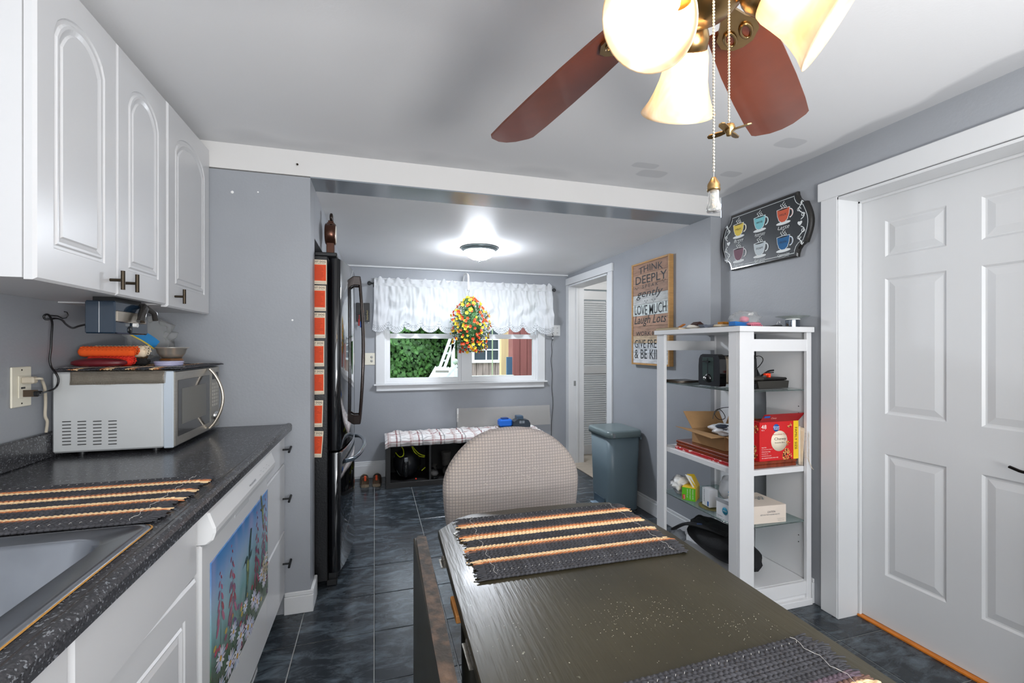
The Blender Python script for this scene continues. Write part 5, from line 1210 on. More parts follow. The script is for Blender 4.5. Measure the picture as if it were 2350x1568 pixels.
b = B(Mc); text(b, 'CAUTION', wC * .42, wC * .66, .052, .062, .0004); text(b, 'KEEP AWAY FROM CHILDREN AND PETS', wC * .2, wC * .80, .040, .046, .0004); text(b, 'Distributed by the makers of', wC * .72, wC * .96, .018, .022, .0004); text(b, 'Plenty Inc Ohio', wC * .74, wC * .94, .009, .013, .0004); part('lettering', b, gray_ink, sc3)
b = B(frame((x1c - .05, 1.93, Z1 + .0095), (-1, .09, -.0), (0, -.99, -.07))); text(b, 'KATS', -.0, .055, -.005, .02, .0005); text(b, '❧ ❧', .01, .045, .022, .034, .0005); part('top_lettering', b, mat('ink_teal', (60, 100, 116), .5), sc3)

# ---- bottom of the unit: bags
G4 = .1205
bk = thing('backpack', 'black backpack lying on the bottom shelf', 'backpack', (1.80, 2.1, G4))
fab = mat('black_fabric', (24, 25, 28), .85, bump=.4, bs=180)
part('body', B().sph((1.845, 2.10, G4 + .104), 1, 28, 18, (.125, .24, .082), Matrix.Rotation(R(6), 3, 'X'), nz=.2, nf=7, seed=31), fab, bk)
b = B(); b.tube(smooth([(1.705, 2.34, G4 + .10), (1.72, 2.24, G4 + .165), (1.76, 2.12, G4 + .18), (1.80, 2.02, G4 + .175)], 5), .03, 10, flat=.3)
part('shoulder_strap', b, mat('strap_black', (16, 17, 20), .8), bk)
b = B(); b.tube(smooth([(1.78, 2.30, G4 + .13), (1.82, 2.27, G4 + .19), (1.83, 2.2, G4 + .18), (1.82, 2.13, G4 + .16)], 5), .009, 8, flat=.4); part('loop_handle', b, mat('strap_black', (16, 17, 20), .8), bk)
part('label_patch', B(frame((1.725, 2.165, G4 + .186), V((.8, -.6, .05)).normalized(), V((.6, .8, .1)).normalized())).box(0, .028, 0, .018, 0, .002), mat('patch_navy', (40, 56, 90), .7), bk)
single('gray_bag', B().sph((1.765, 2.385, G4 + .035), 1, 24, 14, (.045, .045, .034), nz=.3, seed=8), mat('gray_fabric', (128, 132, 138), .85), 'gray cloth pouch at the far end of the bottom shelf', 'bag', (1.735, 2.38, G4))
single('gray_bag', B().sph((1.735, 1.86, G4 + .025), 1, 24, 14, (.032, .045, .024), nz=.3, seed=14), mat('gray_fabric', (128, 132, 138), .85), 'pale gray mesh bag in front of the backpack behind the post', 'bag', (1.735, 1.925, G4))
single('floor_mat', B().box(1.74, 2.04, 2.52, 2.75, 0.0005, .012, .004), mat('rubber_black', (22, 23, 24), .6, var=.2, vs=60), 'black rubber mat on the floor past the shelf unit', 'mat', (1.9, 2.63, 0))

# ================================================================== SIGNS
s1 = thing('wall_sign', 'wood-framed motto sign with dark lettering on printed planks', 'sign', (XB - .03, 3.09, 1.57))
sy0, sy1, sz0, sz1 = 3.345, 2.835, 1.165, 1.985       # far and near edges
sx = XB - .032
M1 = FX(sy0, sz0, sx); w1, h1 = sy0 - sy1, sz1 - sz0
frm = mat('oak_frame', (176, 134, 82), .5, var=.1, vs=14, stretch=(1, 1, 6))
for a in ((0, .016, 0, h1), (w1 - .016, w1, 0, h1), (.016, w1 - .016, 0, .014), (.016, w1 - .016, h1 - .014, h1)): part('frame_side', B(M1).box(a[0], a[1], a[2], a[3], -.031, .006, .001), frm, s1)
pk_ = [((150, 118, 96), 2), ((196, 200, 200), 1), ((204, 208, 206), 1), ((170, 130, 110), 1), ((152, 124, 106), 1), ((178, 156, 130), 1), ((200, 202, 204), 2)]
rows = [((206, 208, 210), .10), ((198, 202, 206), .10), ((190, 168, 140), .075), ((160, 128, 108), .095), ((176, 140, 118), .105), ((204, 212, 210), .115), ((190, 192, 190), .095), ((156, 126, 108), .10), ((172, 138, 116), .11), ((160, 126, 106), .10)]
tot = sum(r for _, r in rows); z = .014
for i, (c, r) in enumerate(rows):
    hh_ = r / tot * (h1 - .028)
    part('plank', B(M1).box(.016, w1 - .016, z + .0008, z + hh_ - .0008, -.006, 0), mat('sign_plank_%d' % i, c, .7, col2=tuple(min(255, int(x * .80)) for x in c), vs=9, stretch=(1, 1, 5), contrast=(.42, .72)), s1); z += hh_
part('backing', B(M1).box(.016, w1 - .016, .014, h1 - .014, -.012, -.007), mat('backing_dark', (60, 50, 44), .8), s1)
inkd = mat('sign_ink', (42, 46, 50), .6)
def ln(s_, u0, u1, v0, v1, **k):
    part('lettering', text(B(M1), s_, w1 * u0, w1 * u1, h1 * v0, h1 * v1, .0004, **k), inkd, s1)
ln('THINK', .20, .84, .885, .948, arch=.012)
ln('DEEPLY', .11, .93, .790, .868, off=.004)
ln('S·P·E·A·K', .30, .72, .745, .775)
ln('gently', .13, .84, .635, .730, shear=.3, off=.004)
ln('LOVE MUCH', .08, .92, .495, .590, off=.004, arch=-.01)
ln('Laugh Lots', .07, .92, .375, .480, shear=.35)
ln('WORK HARD', .12, .92, .285, .325)
ln('GIVE FREELY', .08, .93, .165, .245)
ln('& BE KIND', .08, .93, .060, .150)
b = B(M1)
for (u, v, d) in ((.14, .752, 1), (.86, .775, -1), (.40, .612, 1), (.60, .612, -1)):
    b.tube([(w1 * u + d * .05 * (k / 12 - .5), h1 * v + .010 * sin(k * .75), .0006) for k in range(13)], .0014, 5, flat=.3)
part('flourish', b, inkd, s1)

s2 = thing('coffee_sign', 'scalloped chalkboard plaque with six painted coffee cups', 'sign', (XR - .015, 2.11, 1.95))
W2, H2 = .640, .345
M2 = FX(2.428, 1.785, XR - .0225)
def plaque(k=0.0, z=0):
    # rectangle with concave notched corners and bulging sides
    q = []
    def arc(cx, cy, r, a0, a1, n=7): return [(cx + r * cos(R(a0 + (a1 - a0) * i / n)), cy + r * sin(R(a0 + (a1 - a0) * i / n))) for i in range(n + 1)]
    nx, ny = .085, .075
    pts = [(nx, 0), (W2 - nx, 0)]
    pts += [(W2 - .030 - (nx - .030) * cos(R(t)), .066 * sin(R(t))) for t in (15, 35, 55, 75)]
    pts += [(W2 - .030, .066), (W2 - .022, .085)] + [(W2 - .022 + .022 * sin(R(t)), .085 + (H2 - .17) * t / 180) for t in range(20, 180, 20)] + [(W2 - .022, H2 - .085), (W2 - .030, H2 - .066)]
    pts += [(W2 - .030 - (nx - .030) * cos(R(t)), H2 - .066 * sin(R(t))) for t in (75, 55, 35, 15)]
    pts += [(W2 - nx, H2), (nx, H2)]
    pts += [(W2 - x, y) for x, y in reversed(pts[2:-2])]
    cx, cy = W2 / 2, H2 / 2
    return [((x - cx) * (1 - 2 * k / W2) + cx, (y - cy) * (1 - 2 * k / H2) + cy, z) for x, y in pts]
lp = [plaque(0, -.021), plaque(0, -.006), plaque(.006, 0), plaque(.013, .0)]
n = len(lp[0]); b = B(M2)
b.add([p for l in lp for p in l], [tuple(range(n))[::-1]] + [(j * n + i, j * n + (i + 1) % n, (j + 1) * n + (i + 1) % n, (j + 1) * n + i) for j in range(3) for i in range(n)])
part('rim', b, mat('plaque_black', (34, 32, 30), .22, coat=.3), s2)
b = B(M2); b.add(plaque(.013, -.0012), [tuple(range(n))]); part('board', b, mat('chalkboard', (38, 42, 46), .35), s2)
chalk = mat('chalk_white', (226, 230, 230), .6)
b = B(M2); b.tube([(x, y, .0006) for x, y, _ in plaque(.022)], .0016, 5, closed=True, flat=.35); part('chalk_border', b, chalk, s2)
cups = [(.115, .235, (224, 198, 84), 'Breve', 'MILK'), (.275, .235, (122, 192, 200), 'Americano', 'WATER'), (.435, .235, (202, 90, 60), 'Latte', 'MILK'),
        (.115, .085, (122, 86, 100), 'Espresso', ''), (.275, .085, (192, 202, 206), 'Espresso Macchiato', 'FOAM'), (.435, .085, (30, 96, 148), 'Cappuccino', 'FROTH')]
for cx, cy, c, nm, inner in cups:
    cx += .035; k_ = 1.0
    white = B(M2)
    def cupshape(gx, z): return [(cx - .040 - gx, cy + .040 + gx, z), (cx - .036 - gx, cy + .008, z), (cx - .026 - gx, cy - .018 - gx * .6, z), (cx - .010, cy - .030 - gx, z), (cx + .010, cy - .030 - gx, z), (cx + .026 + gx, cy - .018 - gx * .6, z), (cx + .036 + gx, cy + .008, z), (cx + .040 + gx, cy + .040 + gx, z), (cx, cy + .044 + gx, z)]
    white.prism(cupshape(.0028, 0.0), (0, 0, .0005))
    white.lathe([(0, .0004), (.036, .0004)], (cx, cy - .036, 0), (0, 0, 1), 4) if False else None
    white.prism([(cx + .046 * cos(R(t)), cy - .036 + .009 * sin(R(t)), 0) for t in range(0, 360, 20)], (0, 0, .0004))
    white.tube([(cx + .040 + .019 * sin(R(t)), cy + .008 + .022 * cos(R(t)), .0006) for t in range(0, 181, 15)], .0040, 6, flat=.2)
    for sx_, ph in ((-.012, 0), (0.002, 1), (.014, 0)):
        white.tube([(cx + sx_ + .006 * sin(k * .8 + ph), cy + .046 + k * .0034 * (1.25 if ph else .8), .0006) for k in range(9)], .0018, 5, flat=.25)
    part('cup_outline', white, chalk, s2)
    cb = B(M2); cb.prism(cupshape(0, .0004), (0, 0, .0004)); part('cup_color', cb, mat('cup_paint_%d_%d' % (c[0], c[1]), c, .6), s2)
    part('coffee_surface', B(M2).prism([(cx + .033 * cos(R(t)), cy + .0385 + .0035 * sin(R(t)), .0007) for t in range(0, 360, 24)], (0, 0, .0003)), mat('cup_dark', (36, 34, 34), .6), s2)
    hb = B(M2); hb.tube([(cx + .042 + .0165 * sin(R(t)), cy + .008 + .019 * cos(R(t)), .0010) for t in range(0, 181, 15)], .0018, 5, flat=.25); part('handle_color', hb, mat('cup_paint_%d_%d' % (c[0], c[1]), c, .6), s2)
    if inner: part('cup_lettering', text(B(M2), inner, cx - .022, cx + .022, cy + .004, cy + .016, .001, ext=.0002), mat('cup_ink', (60, 56, 58), .7), s2)
    if ' ' in nm:
        a_, b__ = nm.split(); tb_ = text(B(M2), a_, cx - .036, cx + .04, cy - .062, cy - .050, .0005, shear=.25); text(tb_, b__, cx - .034, cx + .038, cy - .076, cy - .064, .0005, shear=.25)
    else: tb_ = text(B(M2), nm, cx - .036, cx + .040, cy - .066, cy - .050, .0005, shear=.25); tb_.tube([(cx - .03 + k * .006, cy - .070 + .002 * sin(k * .9), .0006) for k in range(12)], .001, 4, flat=.3)
    part('chalk_lettering', tb_, chalk, s2)
for sg, x0_ in ((1, W2 - .062), (-1, .062)):
    b = B(M2)
    for sv in (1, -1):
        cyv = H2 / 2
        b.tube([(x0_ + sg * .022 * sin(k * .42) * (1 - k / 26), cyv + sv * (.018 + k * .0052), .0006) for k in range(20)], .0026, 5, flat=.3)
        for (ox, oy, rr_) in ((.012, .040, .012), (-.012, .072, .013), (.006, .104, .010)):
            b.tube([(x0_ + sg * (ox + (rr_ * (1 - t / 500)) * cos(R(t))), cyv + sv * (oy + rr_ * (1 - t / 500) * sin(R(t))), .0007) for t in range(0, 331, 30)], .002, 5, flat=.3)
    hx_ = x0_ - sg * .006; hy_ = H2 / 2
    b.prism([(hx_ + .014 * (sin(R(t)) ** 3), hy_ + .012 * cos(R(t)) - .004 * cos(R(2 * t)) - .002 * cos(R(3 * t)), 0) for t in range(0, 360, 20)][::-1], (0, 0, .0006))
    part('chalk_scroll', b, chalk, s2)

# ================================================================== FRIDGE
FY0, FY1, FZ = 2.66, 3.57, 1.805
fr = thing('refrigerator', 'glossy black french-door refrigerator in the alcove', 'refrigerator', (-.6, 3.1, 0))
gl = mat('fridge_gloss_black', (12, 13, 16), .06, coat=.7, spec=.6)
sd = mat('fridge_side_black', (22, 22, 24), .35, bump=.2, bs=150)
part('cabinet', B().box(-1.0, -.262, FY0 + .004, FY1, .03, FZ, .004), sd, fr)
part('toe_grille', B().box(-.262, -.215, FY0 + .03, FY1 - .03, .02, .066, .003), black_m, fr)
def bulge(y): return .050 * sin(pi * (y - FY0) / (FY1 - FY0)) ** .8 if FY0 < y < FY1 else 0
def curved(name, y0, y1, z0, z1):
    b = B(); n = 14; prof = [(-.254, y0), (-.205, y0), (-.198, y0 + .006)]
    prof += [(-.196 + bulge(y0 + (y1 - y0) * k / n), y0 + .010 + (y1 - y0 - .02) * k / n) for k in range(n + 1)] + [(-.205 + bulge(y1) * .9, y1), (-.254, y1)]
    m = len(prof); vs = [(x, y, z0) for x, y in prof] + [(x, y, z0 + .006) for x, y in prof] + [(x, y, z1 - .006) for x, y in prof] + [(x, y, z1) for x, y in prof]
    for i in range(m):
        for lv_ in (0, 3):
            x, y, z = vs[lv_ * m + i]
            if x > -.21: vs[lv_ * m + i] = (x - .006, y, z)
    b.add(vs, [tuple(range(m))[::-1], tuple(3 * m + i for i in range(m))])
    b.add(vs, [(j * m + i, j * m + (i + 1) % m, (j + 1) * m + (i + 1) % m, (j + 1) * m + i) for j in range(3) for i in range(m)], True)
    return part(name, b, gl, fr)
ymid = (FY0 + FY1) / 2
dl = curved('door', FY0, ymid - .003, .742, FZ - .012); dr_ = curved('door', ymid + .003, FY1, .742, FZ - .012); fd = curved('freezer_drawer', FY0, FY1, .075, .730)
brn = mat('fridge_handle_bronze', (48, 36, 32), .14, .4, coat=.5)
for d, y in ((dl, ymid - .045), (dr_, ymid + .045)):
    b = B(); pts = []
    for k in range(19):
        t = k / 18; pts.append((-.112 + .022 * sin(pi * t), y, .83 + .915 * t))
    b.tube(pts, .013, 10, flat=.75)
    for z in (.845, 1.73): b.box(-.16, -.105, y - .013, y + .013, z - .03, z + .03, .005)
    part('handle', b, brn, d)
b = B(); b.tube([(-.19 + bulge(y) * .6 + .075 * sin(pi * t) ** .35, y, .665 + .012 * sin(pi * t)) for t in [k / 24 for k in range(25)] for y in [FY0 + .07 + (FY1 - FY0 - .14) * t]], .013, 10)
part('handle', b, mat('freezer_handle', (88, 100, 112), .12, .6, coat=.5), fd)
for (y0, y1) in ((FY0 + .01, FY0 + .13), (FY1 - .13, FY1 - .01)): part('hinge_cover', B().box(-.33, -.215, y0, y1, FZ, FZ + .022, .004), sd, fr)
part('foot', B().box(-.27, -.215, FY0 + .008, FY0 + .07, 0, .032, .004), black_m, fr)
# flyers
orange = mat('flyer_orange', (226, 78, 34), .7); cream = mat('flyer_cream', (230, 214, 190), .7); fink = mat('flyer_ink', (46, 38, 36), .7); fli = mat('flyer_text', (150, 46, 28), .7)
fly = [(750, 597, 653, 0), (748, 656, 714, 0), (747, 718, 776, 0), (744, 783, 841, 0), (744, 848, 905, 0), (740, 919, 980, -1.5), (738, 990, 1050, -4)]
names = ['topmost', 'second from the top', 'third from the top', 'fourth from the top', 'fifth from the top', 'sixth from the top', 'bottom, tilted']
for i, (px, y0, y1, ang) in enumerate(fly):
    p1 = onY(px, y1, FY0 + .003); p0 = onY(px, y0, FY0 + .003); h = p0.z - p1.z; w = .078
    f = thing('flyer', 'lost dog flyer on the refrigerator side, ' + names[i], 'flyer', (p1.x - w / 2, FY0 + .003, p1.z), 'flyers on the refrigerator side')
    Mf = FY(p1.x, p1.z, FY0 + .003) @ Matrix.Rotation(R(ang), 4, 'Z') @ Matrix.Translation((-w, 0, 0))
    part('paper', B(Mf).box(0, w, 0, h, -.0006, .0002), cream, f)
    part('orange_panel', B(Mf).box(.003, w - .004, h * .14, h * .80, .0002, .0005), orange, f)
    b = B(Mf); text(b, 'LOST DOG', .006, w - .006, h * .885, h * .955, .0003, ext=.0002, off=.02); text(b, 'Quick Action Plan', .010, w - .010, h * .825, h * .862, .0003, ext=.0002); text(b, 'HELPFINDMYDOG.COM', .006, w - .006, h * .035, h * .065, .0003, ext=.0002); part('lettering', b, fink, f)
    b = B(Mf); g = random.Random(i)
    for k in range(11): b.box(.008, w - .010 - g.random() * .02, h * (.20 + k * .053), h * (.20 + k * .053) + .0016, .0005, .0006)
    o = part('fine_print', b, fli, f); o['kind'] = 'stuff'
# clock on the refrigerator
ck = thing('mantel_clock', 'brown metal drum clock with a ring top, seen edge-on above the refrigerator', 'clock', (-.272, 2.93, FZ + .022))
cz = onY(759, 538, 2.93).z; cxk = onY(759, 538, 2.93).x
cbm = mat('clock_bronze', (92, 62, 50), .25, .7)
part('drum', B().lathe([(0, -.03), (.058, -.03), (.063, -.026), (.063, .026), (.058, .03), (0, .03)], (cxk, 2.93, cz), (1, 0, 0), 36), cbm, ck)
part('dial', B().lathe([(0, .0305), (.052, .0305), (.052, .030)], (cxk, 2.93, cz), (1, 0, 0), 30), mat('clock_face', (220, 214, 200), .4), ck)
part('base', B().box(cxk - .034, cxk + .034, 2.88, 2.98, FZ + .0225, FZ + .034, .003).box(cxk - .022, cxk + .022, 2.90, 2.96, FZ + .034, cz - .055, .003), cbm, ck)
part('crown', B().box(cxk - .020, cxk + .022, 2.915, 2.945, cz + .058, cz + .068, .002).box(cxk - .014, cxk + .016, 2.92, 2.94, cz + .068, cz + .082, .003), cbm, ck)
part('ring', B().tube([(cxk + .004, 2.93 + .02 * sin(R(t)), cz + .100 + .018 * cos(R(t))) for t in range(0, 360, 20)], .009, 8, closed=True), mat('clock_dark', (50, 40, 36), .3, .5), ck)

# ================================================================== BACK ROOM
cl = thing('ceiling_light', 'flush dome ceiling light with gray ring in the back room', 'ceiling light', (.815, 3.72, 2.13))
lz = 2.1405; c_ = (.815, 3.72, 0)
part('ring', B().lathe([(.150, lz), (.155, lz - .012), (.148, lz - .022), (.140, lz - .026), (.134, lz - .034), (.126, lz - .036), (.12, lz - .03), (.12, lz)], c_, n=40), mat('pewter', (120, 130, 132), .28, .7), cl)
part('dome', B().lathe([(.127, lz - .033), (.118, lz - .055), (.095, lz - .080), (.06, lz - .098), (.02, lz - .106), (0, lz - .107)], c_, n=40), mat('dome_glass', (236, 244, 246), .3, emit=165, ecol=(236, 243, 253)), cl)
part('finial', B().lathe([(0, lz - .128), (.006, lz - .124), (.007, lz - .118), (.004, lz - .114), (.012, lz - .110), (.012, lz - .106), (0, lz - .106)], c_, n=16), mat('pewter', (120, 130, 132), .28, .7), cl)

# curtain rod and valance
rd = thing('curtain_rod', 'dark curtain rod with open cage finials above the window', 'curtain rod', (.9, YB - .06, 1.937))
ry = YB - .065; rz_ = 1.937
part('rod', B().cyl((-.05, ry, rz_), (1.845, ry, rz_), .006, n=10), black_m, rd)
for e, s_ in ((-.05, -1), (1.845, 1)):
    b = B()
    for k in range(4):
        a = R(45 * k); b.tube([(e + s_ * (.012 + .036 * (1 - cos(R(t))) / 2), ry + .018 * sin(R(t)) * cos(a), rz_ + .018 * sin(R(t)) * sin(a)) for t in range(0, 361, 30)], .0022, 5)
    b.cyl((e, ry, rz_), (e + s_ * .012, ry, rz_), .009, n=10)
    part('finial', b, black_m, rd)
    xb_ = e - s_ * .012; part('bracket', B().box(xb_ - .005, xb_ + .005, ry, YB - .0205 if e < 0 else YB - .0205, rz_ - .006, rz_ + .0, .001).box(xb_ - .007, xb_ + .007, YB - .004, YB - .0005, rz_ - .03, rz_ + .02, .001), black_m, rd)
va = thing('valance', 'white gathered balloon valance with black eyelet embroidery', 'curtain', (.9, ry, 1.94))
vx0, vx1 = -.035, 1.845
sc_px = [(852, 757), (895, 766), (897, 763), (930, 767), (965, 766), (970, 764), (1000, 765), (1022, 763), (1035, 758), (1100, 762), (1130, 760), (1150, 767), (1172, 767), (1190, 764), (1218, 766), (1220, 764), (1262, 765)]
bounds = [-.07, .115, .27, .42, .60, .80, 1.0, 1.17, 1.35, 1.50, 1.64, 1.88]
def vbot(x):
    for i in range(len(bounds) - 1):
        if bounds[i] <= x <= bounds[i + 1]:
            t = (x - bounds[i]) / (bounds[i + 1] - bounds[i]); d = sin(pi * t)
            return 1.515 - .062 * d ** .6 - .012 * sin(i * 2.1), t, i
    return 1.5, 0, 0
NV = 110
def vfn(u, v):
    x = vx0 + (vx1 - vx0) * u; zb, t, i = vbot(x)
    if v < .09:                       # ruffle above the rod
        k = v / .09
        z = 1.988 + .028 * noise.noise(V((x * 19, 0, 3))) + .008 * sin(x * 70) - (1.985 - 1.945) * k
        y = ry - .012 - .020 * sin(x * 62 + 2 * sin(x * 9)) * (1 - k * .8)
    elif v < .15:
        k = (v - .09) / .06; z = 1.945 - .03 * k; y = ry - .012 - .004 * sin(x * 90)
    else:
        k = (v - .15) / .85; z = 1.915 - (1.915 - zb) * k
        fold = sin(x * 48 + 2.2 * sin(x * 7)) * .010 * (1 - .6 * k) + noise.noise(V((x * 10, k * 5, 1))) * .040 * sin(pi * min(1, k * 1.1)) + noise.noise(V((x * 34, k * 4, 6))) * .016
        bal = .045 * sin(pi * min(1, k)) ** 1.2 * (.4 + .6 * sin(pi * t))
        y = ry - .014 - fold - bal - .01 * k
        x += (.018 * (k ** 3)) * (-1 if x < .3 else 1 if x > 1.5 else 0)
    return (x, y, z)
def vcol(u, v):
    x = vx0 + (vx1 - vx0) * u; zb, t, i = vbot(x)
    if v > .78:
        k = (v - .15) / .85; dz = (1 - k) * (1.915 - zb); s_ = x * 1.0
        row = int(dz / .013); ph = (s_ / .0165 + .5 * (row % 2)) % 1; rf = (dz / .013) % 1
        if dz < .004: return rgb(70, 70, 74) if ph < .62 else rgb(236, 236, 238)
        if row < 5 and ph < .50 and .25 < rf < .70: return rgb(84, 84, 88)
    return rgb(240, 241, 243)
b = B(); b.grid(vfn, 560, 0 or NV, True, vcol)
fabric_w = mat('valance_cotton', (240, 240, 242), .85, attr=True)
nt = fabric_w.node_tree; pb = nt.nodes['Principled BSDF']; outn = nt.nodes['Material Output']
tr_ = nt.nodes.new('ShaderNodeBsdfTranslucent'); tr_.inputs[0].default_value = (.85, .88, .92, 1); mxs = nt.nodes.new('ShaderNodeMixShader'); mxs.inputs[0].default_value = .32
nt.links.new(pb.outputs[0], mxs.inputs[1]); nt.links.new(tr_.outputs[0], mxs.inputs[2]); nt.links.new(mxs.outputs[0], outn.inputs[0])
part('cloth', b, fabric_w, va)

# plant bracket and hanging flowers
PYc = 4.37
hk2 = thing('plant_hanger', 'white curved wall hanger holding the artificial flowers', 'hook', (.86, YB, 1.95))
px_ = onY(1075, 640, PYc).x
zz0 = onY(1075, 633, 4.6).z; 
b = B(); b.tube(smooth([(px_ + .015, YB - .002, 1.90), (px_ + .014, YB - .03, 1.97), (px_ + .010, YB - .10, 2.035), (px_ + .006, YB - .20, 2.05), (px_ + .002, PYc + .03, 2.01), (px_, PYc - .005, 1.93), (px_, PYc + .0, 1.875), (px_, PYc + .02, 1.865)], 5), .011, 8, flat=.8)
part('arm', b, mat('hanger_white', (236, 236, 234), .3), hk2)
part('wall_plate', B().box(px_ + .0, px_ + .03, YB - .006, YB - .0005, 1.86, 2.0, .002), mat('hanger_white', (236, 236, 234), .3), hk2)
hp_ = thing('hanging_flowers', 'hanging ball of artificial orange-red and yellow flowers before the window', 'plant', (px_, PYc, 1.26))
pt_ = onY(1079, 682, PYc); pb_ = onY(1079, 808, PYc); pw_ = (onY(1128, 745, PYc).x - onY(1032, 745, PYc).x) / 2
cx_ = onY(1079, 745, PYc).x
b = B(); b.tube([(px_, PYc - .0, 1.872), (px_ + .008, PYc, 1.862), (px_ + .010, PYc, 1.85), (px_ + .002, PYc, 1.838), (px_ - .002, PYc, 1.828), (cx_, PYc, pt_.z - .03)], .0016, 5)
part('wire_hook', b, mat('wire_gray', (120, 120, 116), .4, .8), hp_)
zc_ = (pt_.z + pb_.z) / 2; rzz = (pt_.z - pb_.z) / 2
def body(t, a, k=1.0):   # t 0 top..1 bottom
    prof = [(0, .12), (.08, .42), (.2, .66), (.35, .97), (.5, 1.0), (.65, .93), (.8, .88), (.92, .80), (1, .55)]
    for i in range(len(prof) - 1):
        if prof[i][0] <= t <= prof[i + 1][0]:
            q = (t - prof[i][0]) / (prof[i + 1][0] - prof[i][0]); r = prof[i][1] * (1 - q) + prof[i + 1][1] * q; break
    r *= pw_ * .93 * k
    return V((cx_ + r * cos(a), PYc + r * sin(a), pt_.z - (pt_.z - pb_.z) * t)), V((cos(a), sin(a), .4 - .5 * t)).normalized()
b = B(); g = random.Random(44)
for k in range(2600):
    p, nrm = body(g.random(), g.uniform(0, 6.28), g.uniform(.6, 1.06)); nrm = (nrm + V((g.uniform(-.7, .7), g.uniform(-.7, .7), g.uniform(-.7, .7)))).normalized()
    x = nrm.cross(V((0, 0, 1))).normalized(); y = nrm.cross(x); L_ = g.uniform(.016, .03); w = L_ * .42; o = x.copy(); d = (x * cos(g.random() * 6) + y * sin(g.random() * 6)).normalized(); e = nrm.cross(d)
    b.add([p - d * L_ * .5, p + e * w * .5 - nrm * .002, p + d * L_ * .5 - nrm * .004, p - e * w * .5 - nrm * .002], [(0, 1, 2, 3)])
b.lathe([(.0, pt_.z - .03), (pw_ * .25, pt_.z - .12), (pw_ * .5, zc_), (pw_ * .45, pb_.z + .08), (0, pb_.z + .07)], (cx_, PYc, 0), n=16)
o = part('foliage', b, mat('leaf_green', (58, 96, 50), .6, var=.4, vs=60), hp_); o['kind'] = 'stuff'
def flower_mesh(col, ctr):
    b = B()
    for k in range(5):
        a = 2 * pi * k / 5; c1 = V((cos(a), sin(a), .45)) * .0085; t_ = V((-sin(a), cos(a), 0)) * .006
        b.add([(0, 0, 0), c1 - t_, c1 * 1.6 + V((0, 0, .001)), c1 + t_], [(0, 1, 2, 3)])
    b.k = 1; b.sph((0, 0, .003), .0028, 6, 4)
    me = bpy.data.meshes.new('flower'); me.from_pydata([tuple(v) for v in b.v], [], b.f)
    for i, p in enumerate(me.polygons): p.material_index = b.mi[i]
    me.materials.append(col); me.materials.append(ctr); return me
fm = [flower_mesh(mat('petal_red', (222, 74, 32), .6, var=.15, vs=80), mat('petal_dark', (120, 40, 20), .6)), flower_mesh(mat('petal_yellow', (240, 206, 50), .6, var=.1, vs=80), mat('petal_orange', (226, 150, 40), .6))]
for k in range(215):
    p, nrm = body((k + .5) / 215 if k % 3 else g.random(), g.uniform(0, 6.28) if k % 5 == 0 else g.uniform(-pi, 0) - .0, g.uniform(.95, 1.08))
    o = bpy.data.objects.new('flower', fm[0 if g.random() < .48 else 1]); COL.objects.link(o); o.parent = hp_
    o.location = p - hp_.location; nn = (nrm + V((g.uniform(-.4, .4), g.uniform(-.4, .4), g.uniform(-.4, .4)))).normalized()
    o.rotation_mode = 'QUATERNION'; o.rotation_quaternion = nn.to_track_quat('Z', 'Y'); s_ = g.uniform(1.05, 1.35); o.scale = (s_, s_, s_)

# key rack, outlets, power strip, cord
kr = thing('key_rack', 'small black key rack on the back wall with keys hanging below', 'key rack', (-.137, YB - .02, 1.635))
part('board', B().box(-.205, -.078, YB - .022, YB - .0005, 1.56, 1.745, .003), black_m, kr)
part('ledge', B().box(-.205, -.078, YB - .040, YB - .022, 1.63, 1.645, .002), black_m, kr)
kyM = mat('key_brass', (190, 176, 130), .3, .9); kyS = mat('key_silver', (176, 178, 180), .3, .9)
b = B()
for k in range(7): b.tube([(-.10 + .004 * sin(R(t)) + .002 * (k % 2), YB - .045 + .003 * (k % 2), 1.665 - k * .014 + .007 * cos(R(t))) for t in range(0, 360, 45)], .0015, 5, closed=True)
part('chain', b, kyM, kr)
for k in range(5):
    b = B(); a = R(-28 + 14 * k); cxx, czz = -.097, 1.558; dx_, dz_ = sin(a), -cos(a)
    b.tube([(cxx + dx_ * .012, YB - .04 - k * .0015, czz + dz_ * .012), (cxx + dx_ * .052, YB - .04 - k * .0015, czz + dz_ * .052)], .004, 5, flat=.4)
    b.sph((cxx + dx_ * .012, YB - .04 - k * .0015, czz + dz_ * .012), .009, 8, 5, (1, .3, 1)); part('key', b, kyS, kr)
b = B(); b.tube([(-.176, YB - .045, 1.625), (-.176, YB - .045, 1.58)], .004, 6); b.box(-.186, -.170, YB - .05, YB - .04, 1.515, 1.585, .003); part('red_tag', b, mat('tag_red', (150, 36, 34), .5), kr, 'red key fob')
part('blue_tag', B().box(-.168, -.154, YB - .05, YB - .04, 1.500, 1.56, .003), mat('tag_blue', (36, 80, 150), .5), kr, 'blue key fob')
o1 = thing('wall_outlet', 'ivory switch and outlet plate left of the window', 'outlet', (-.085, YB, 1.18))
part('cover_plate', B().box(-.155, -.028, YB - .006, YB - .0004, 1.128, 1.247, .002), ivory, o1)
gm = mat('socket_gray', (188, 186, 178), .4)
for z in (1.207, 1.168): part('socket', B().lathe([(.014, 0), (.0135, .002), (0, .002)], (-.058, YB - .006, z), (0, -1, 0), 14), gm, o1)
for z in (1.207, 1.168):
    part('socket_slots', B().box(-.064, -.062, YB - .009, YB - .008, z - .003, z + .005).box(-.054, -.052, YB - .009, YB - .008, z - .003, z + .005), black_m, o1)
part('toggle', B().box(-.120, -.113, YB - .016, YB - .006, 1.178, 1.196, .001), ivory, o1)
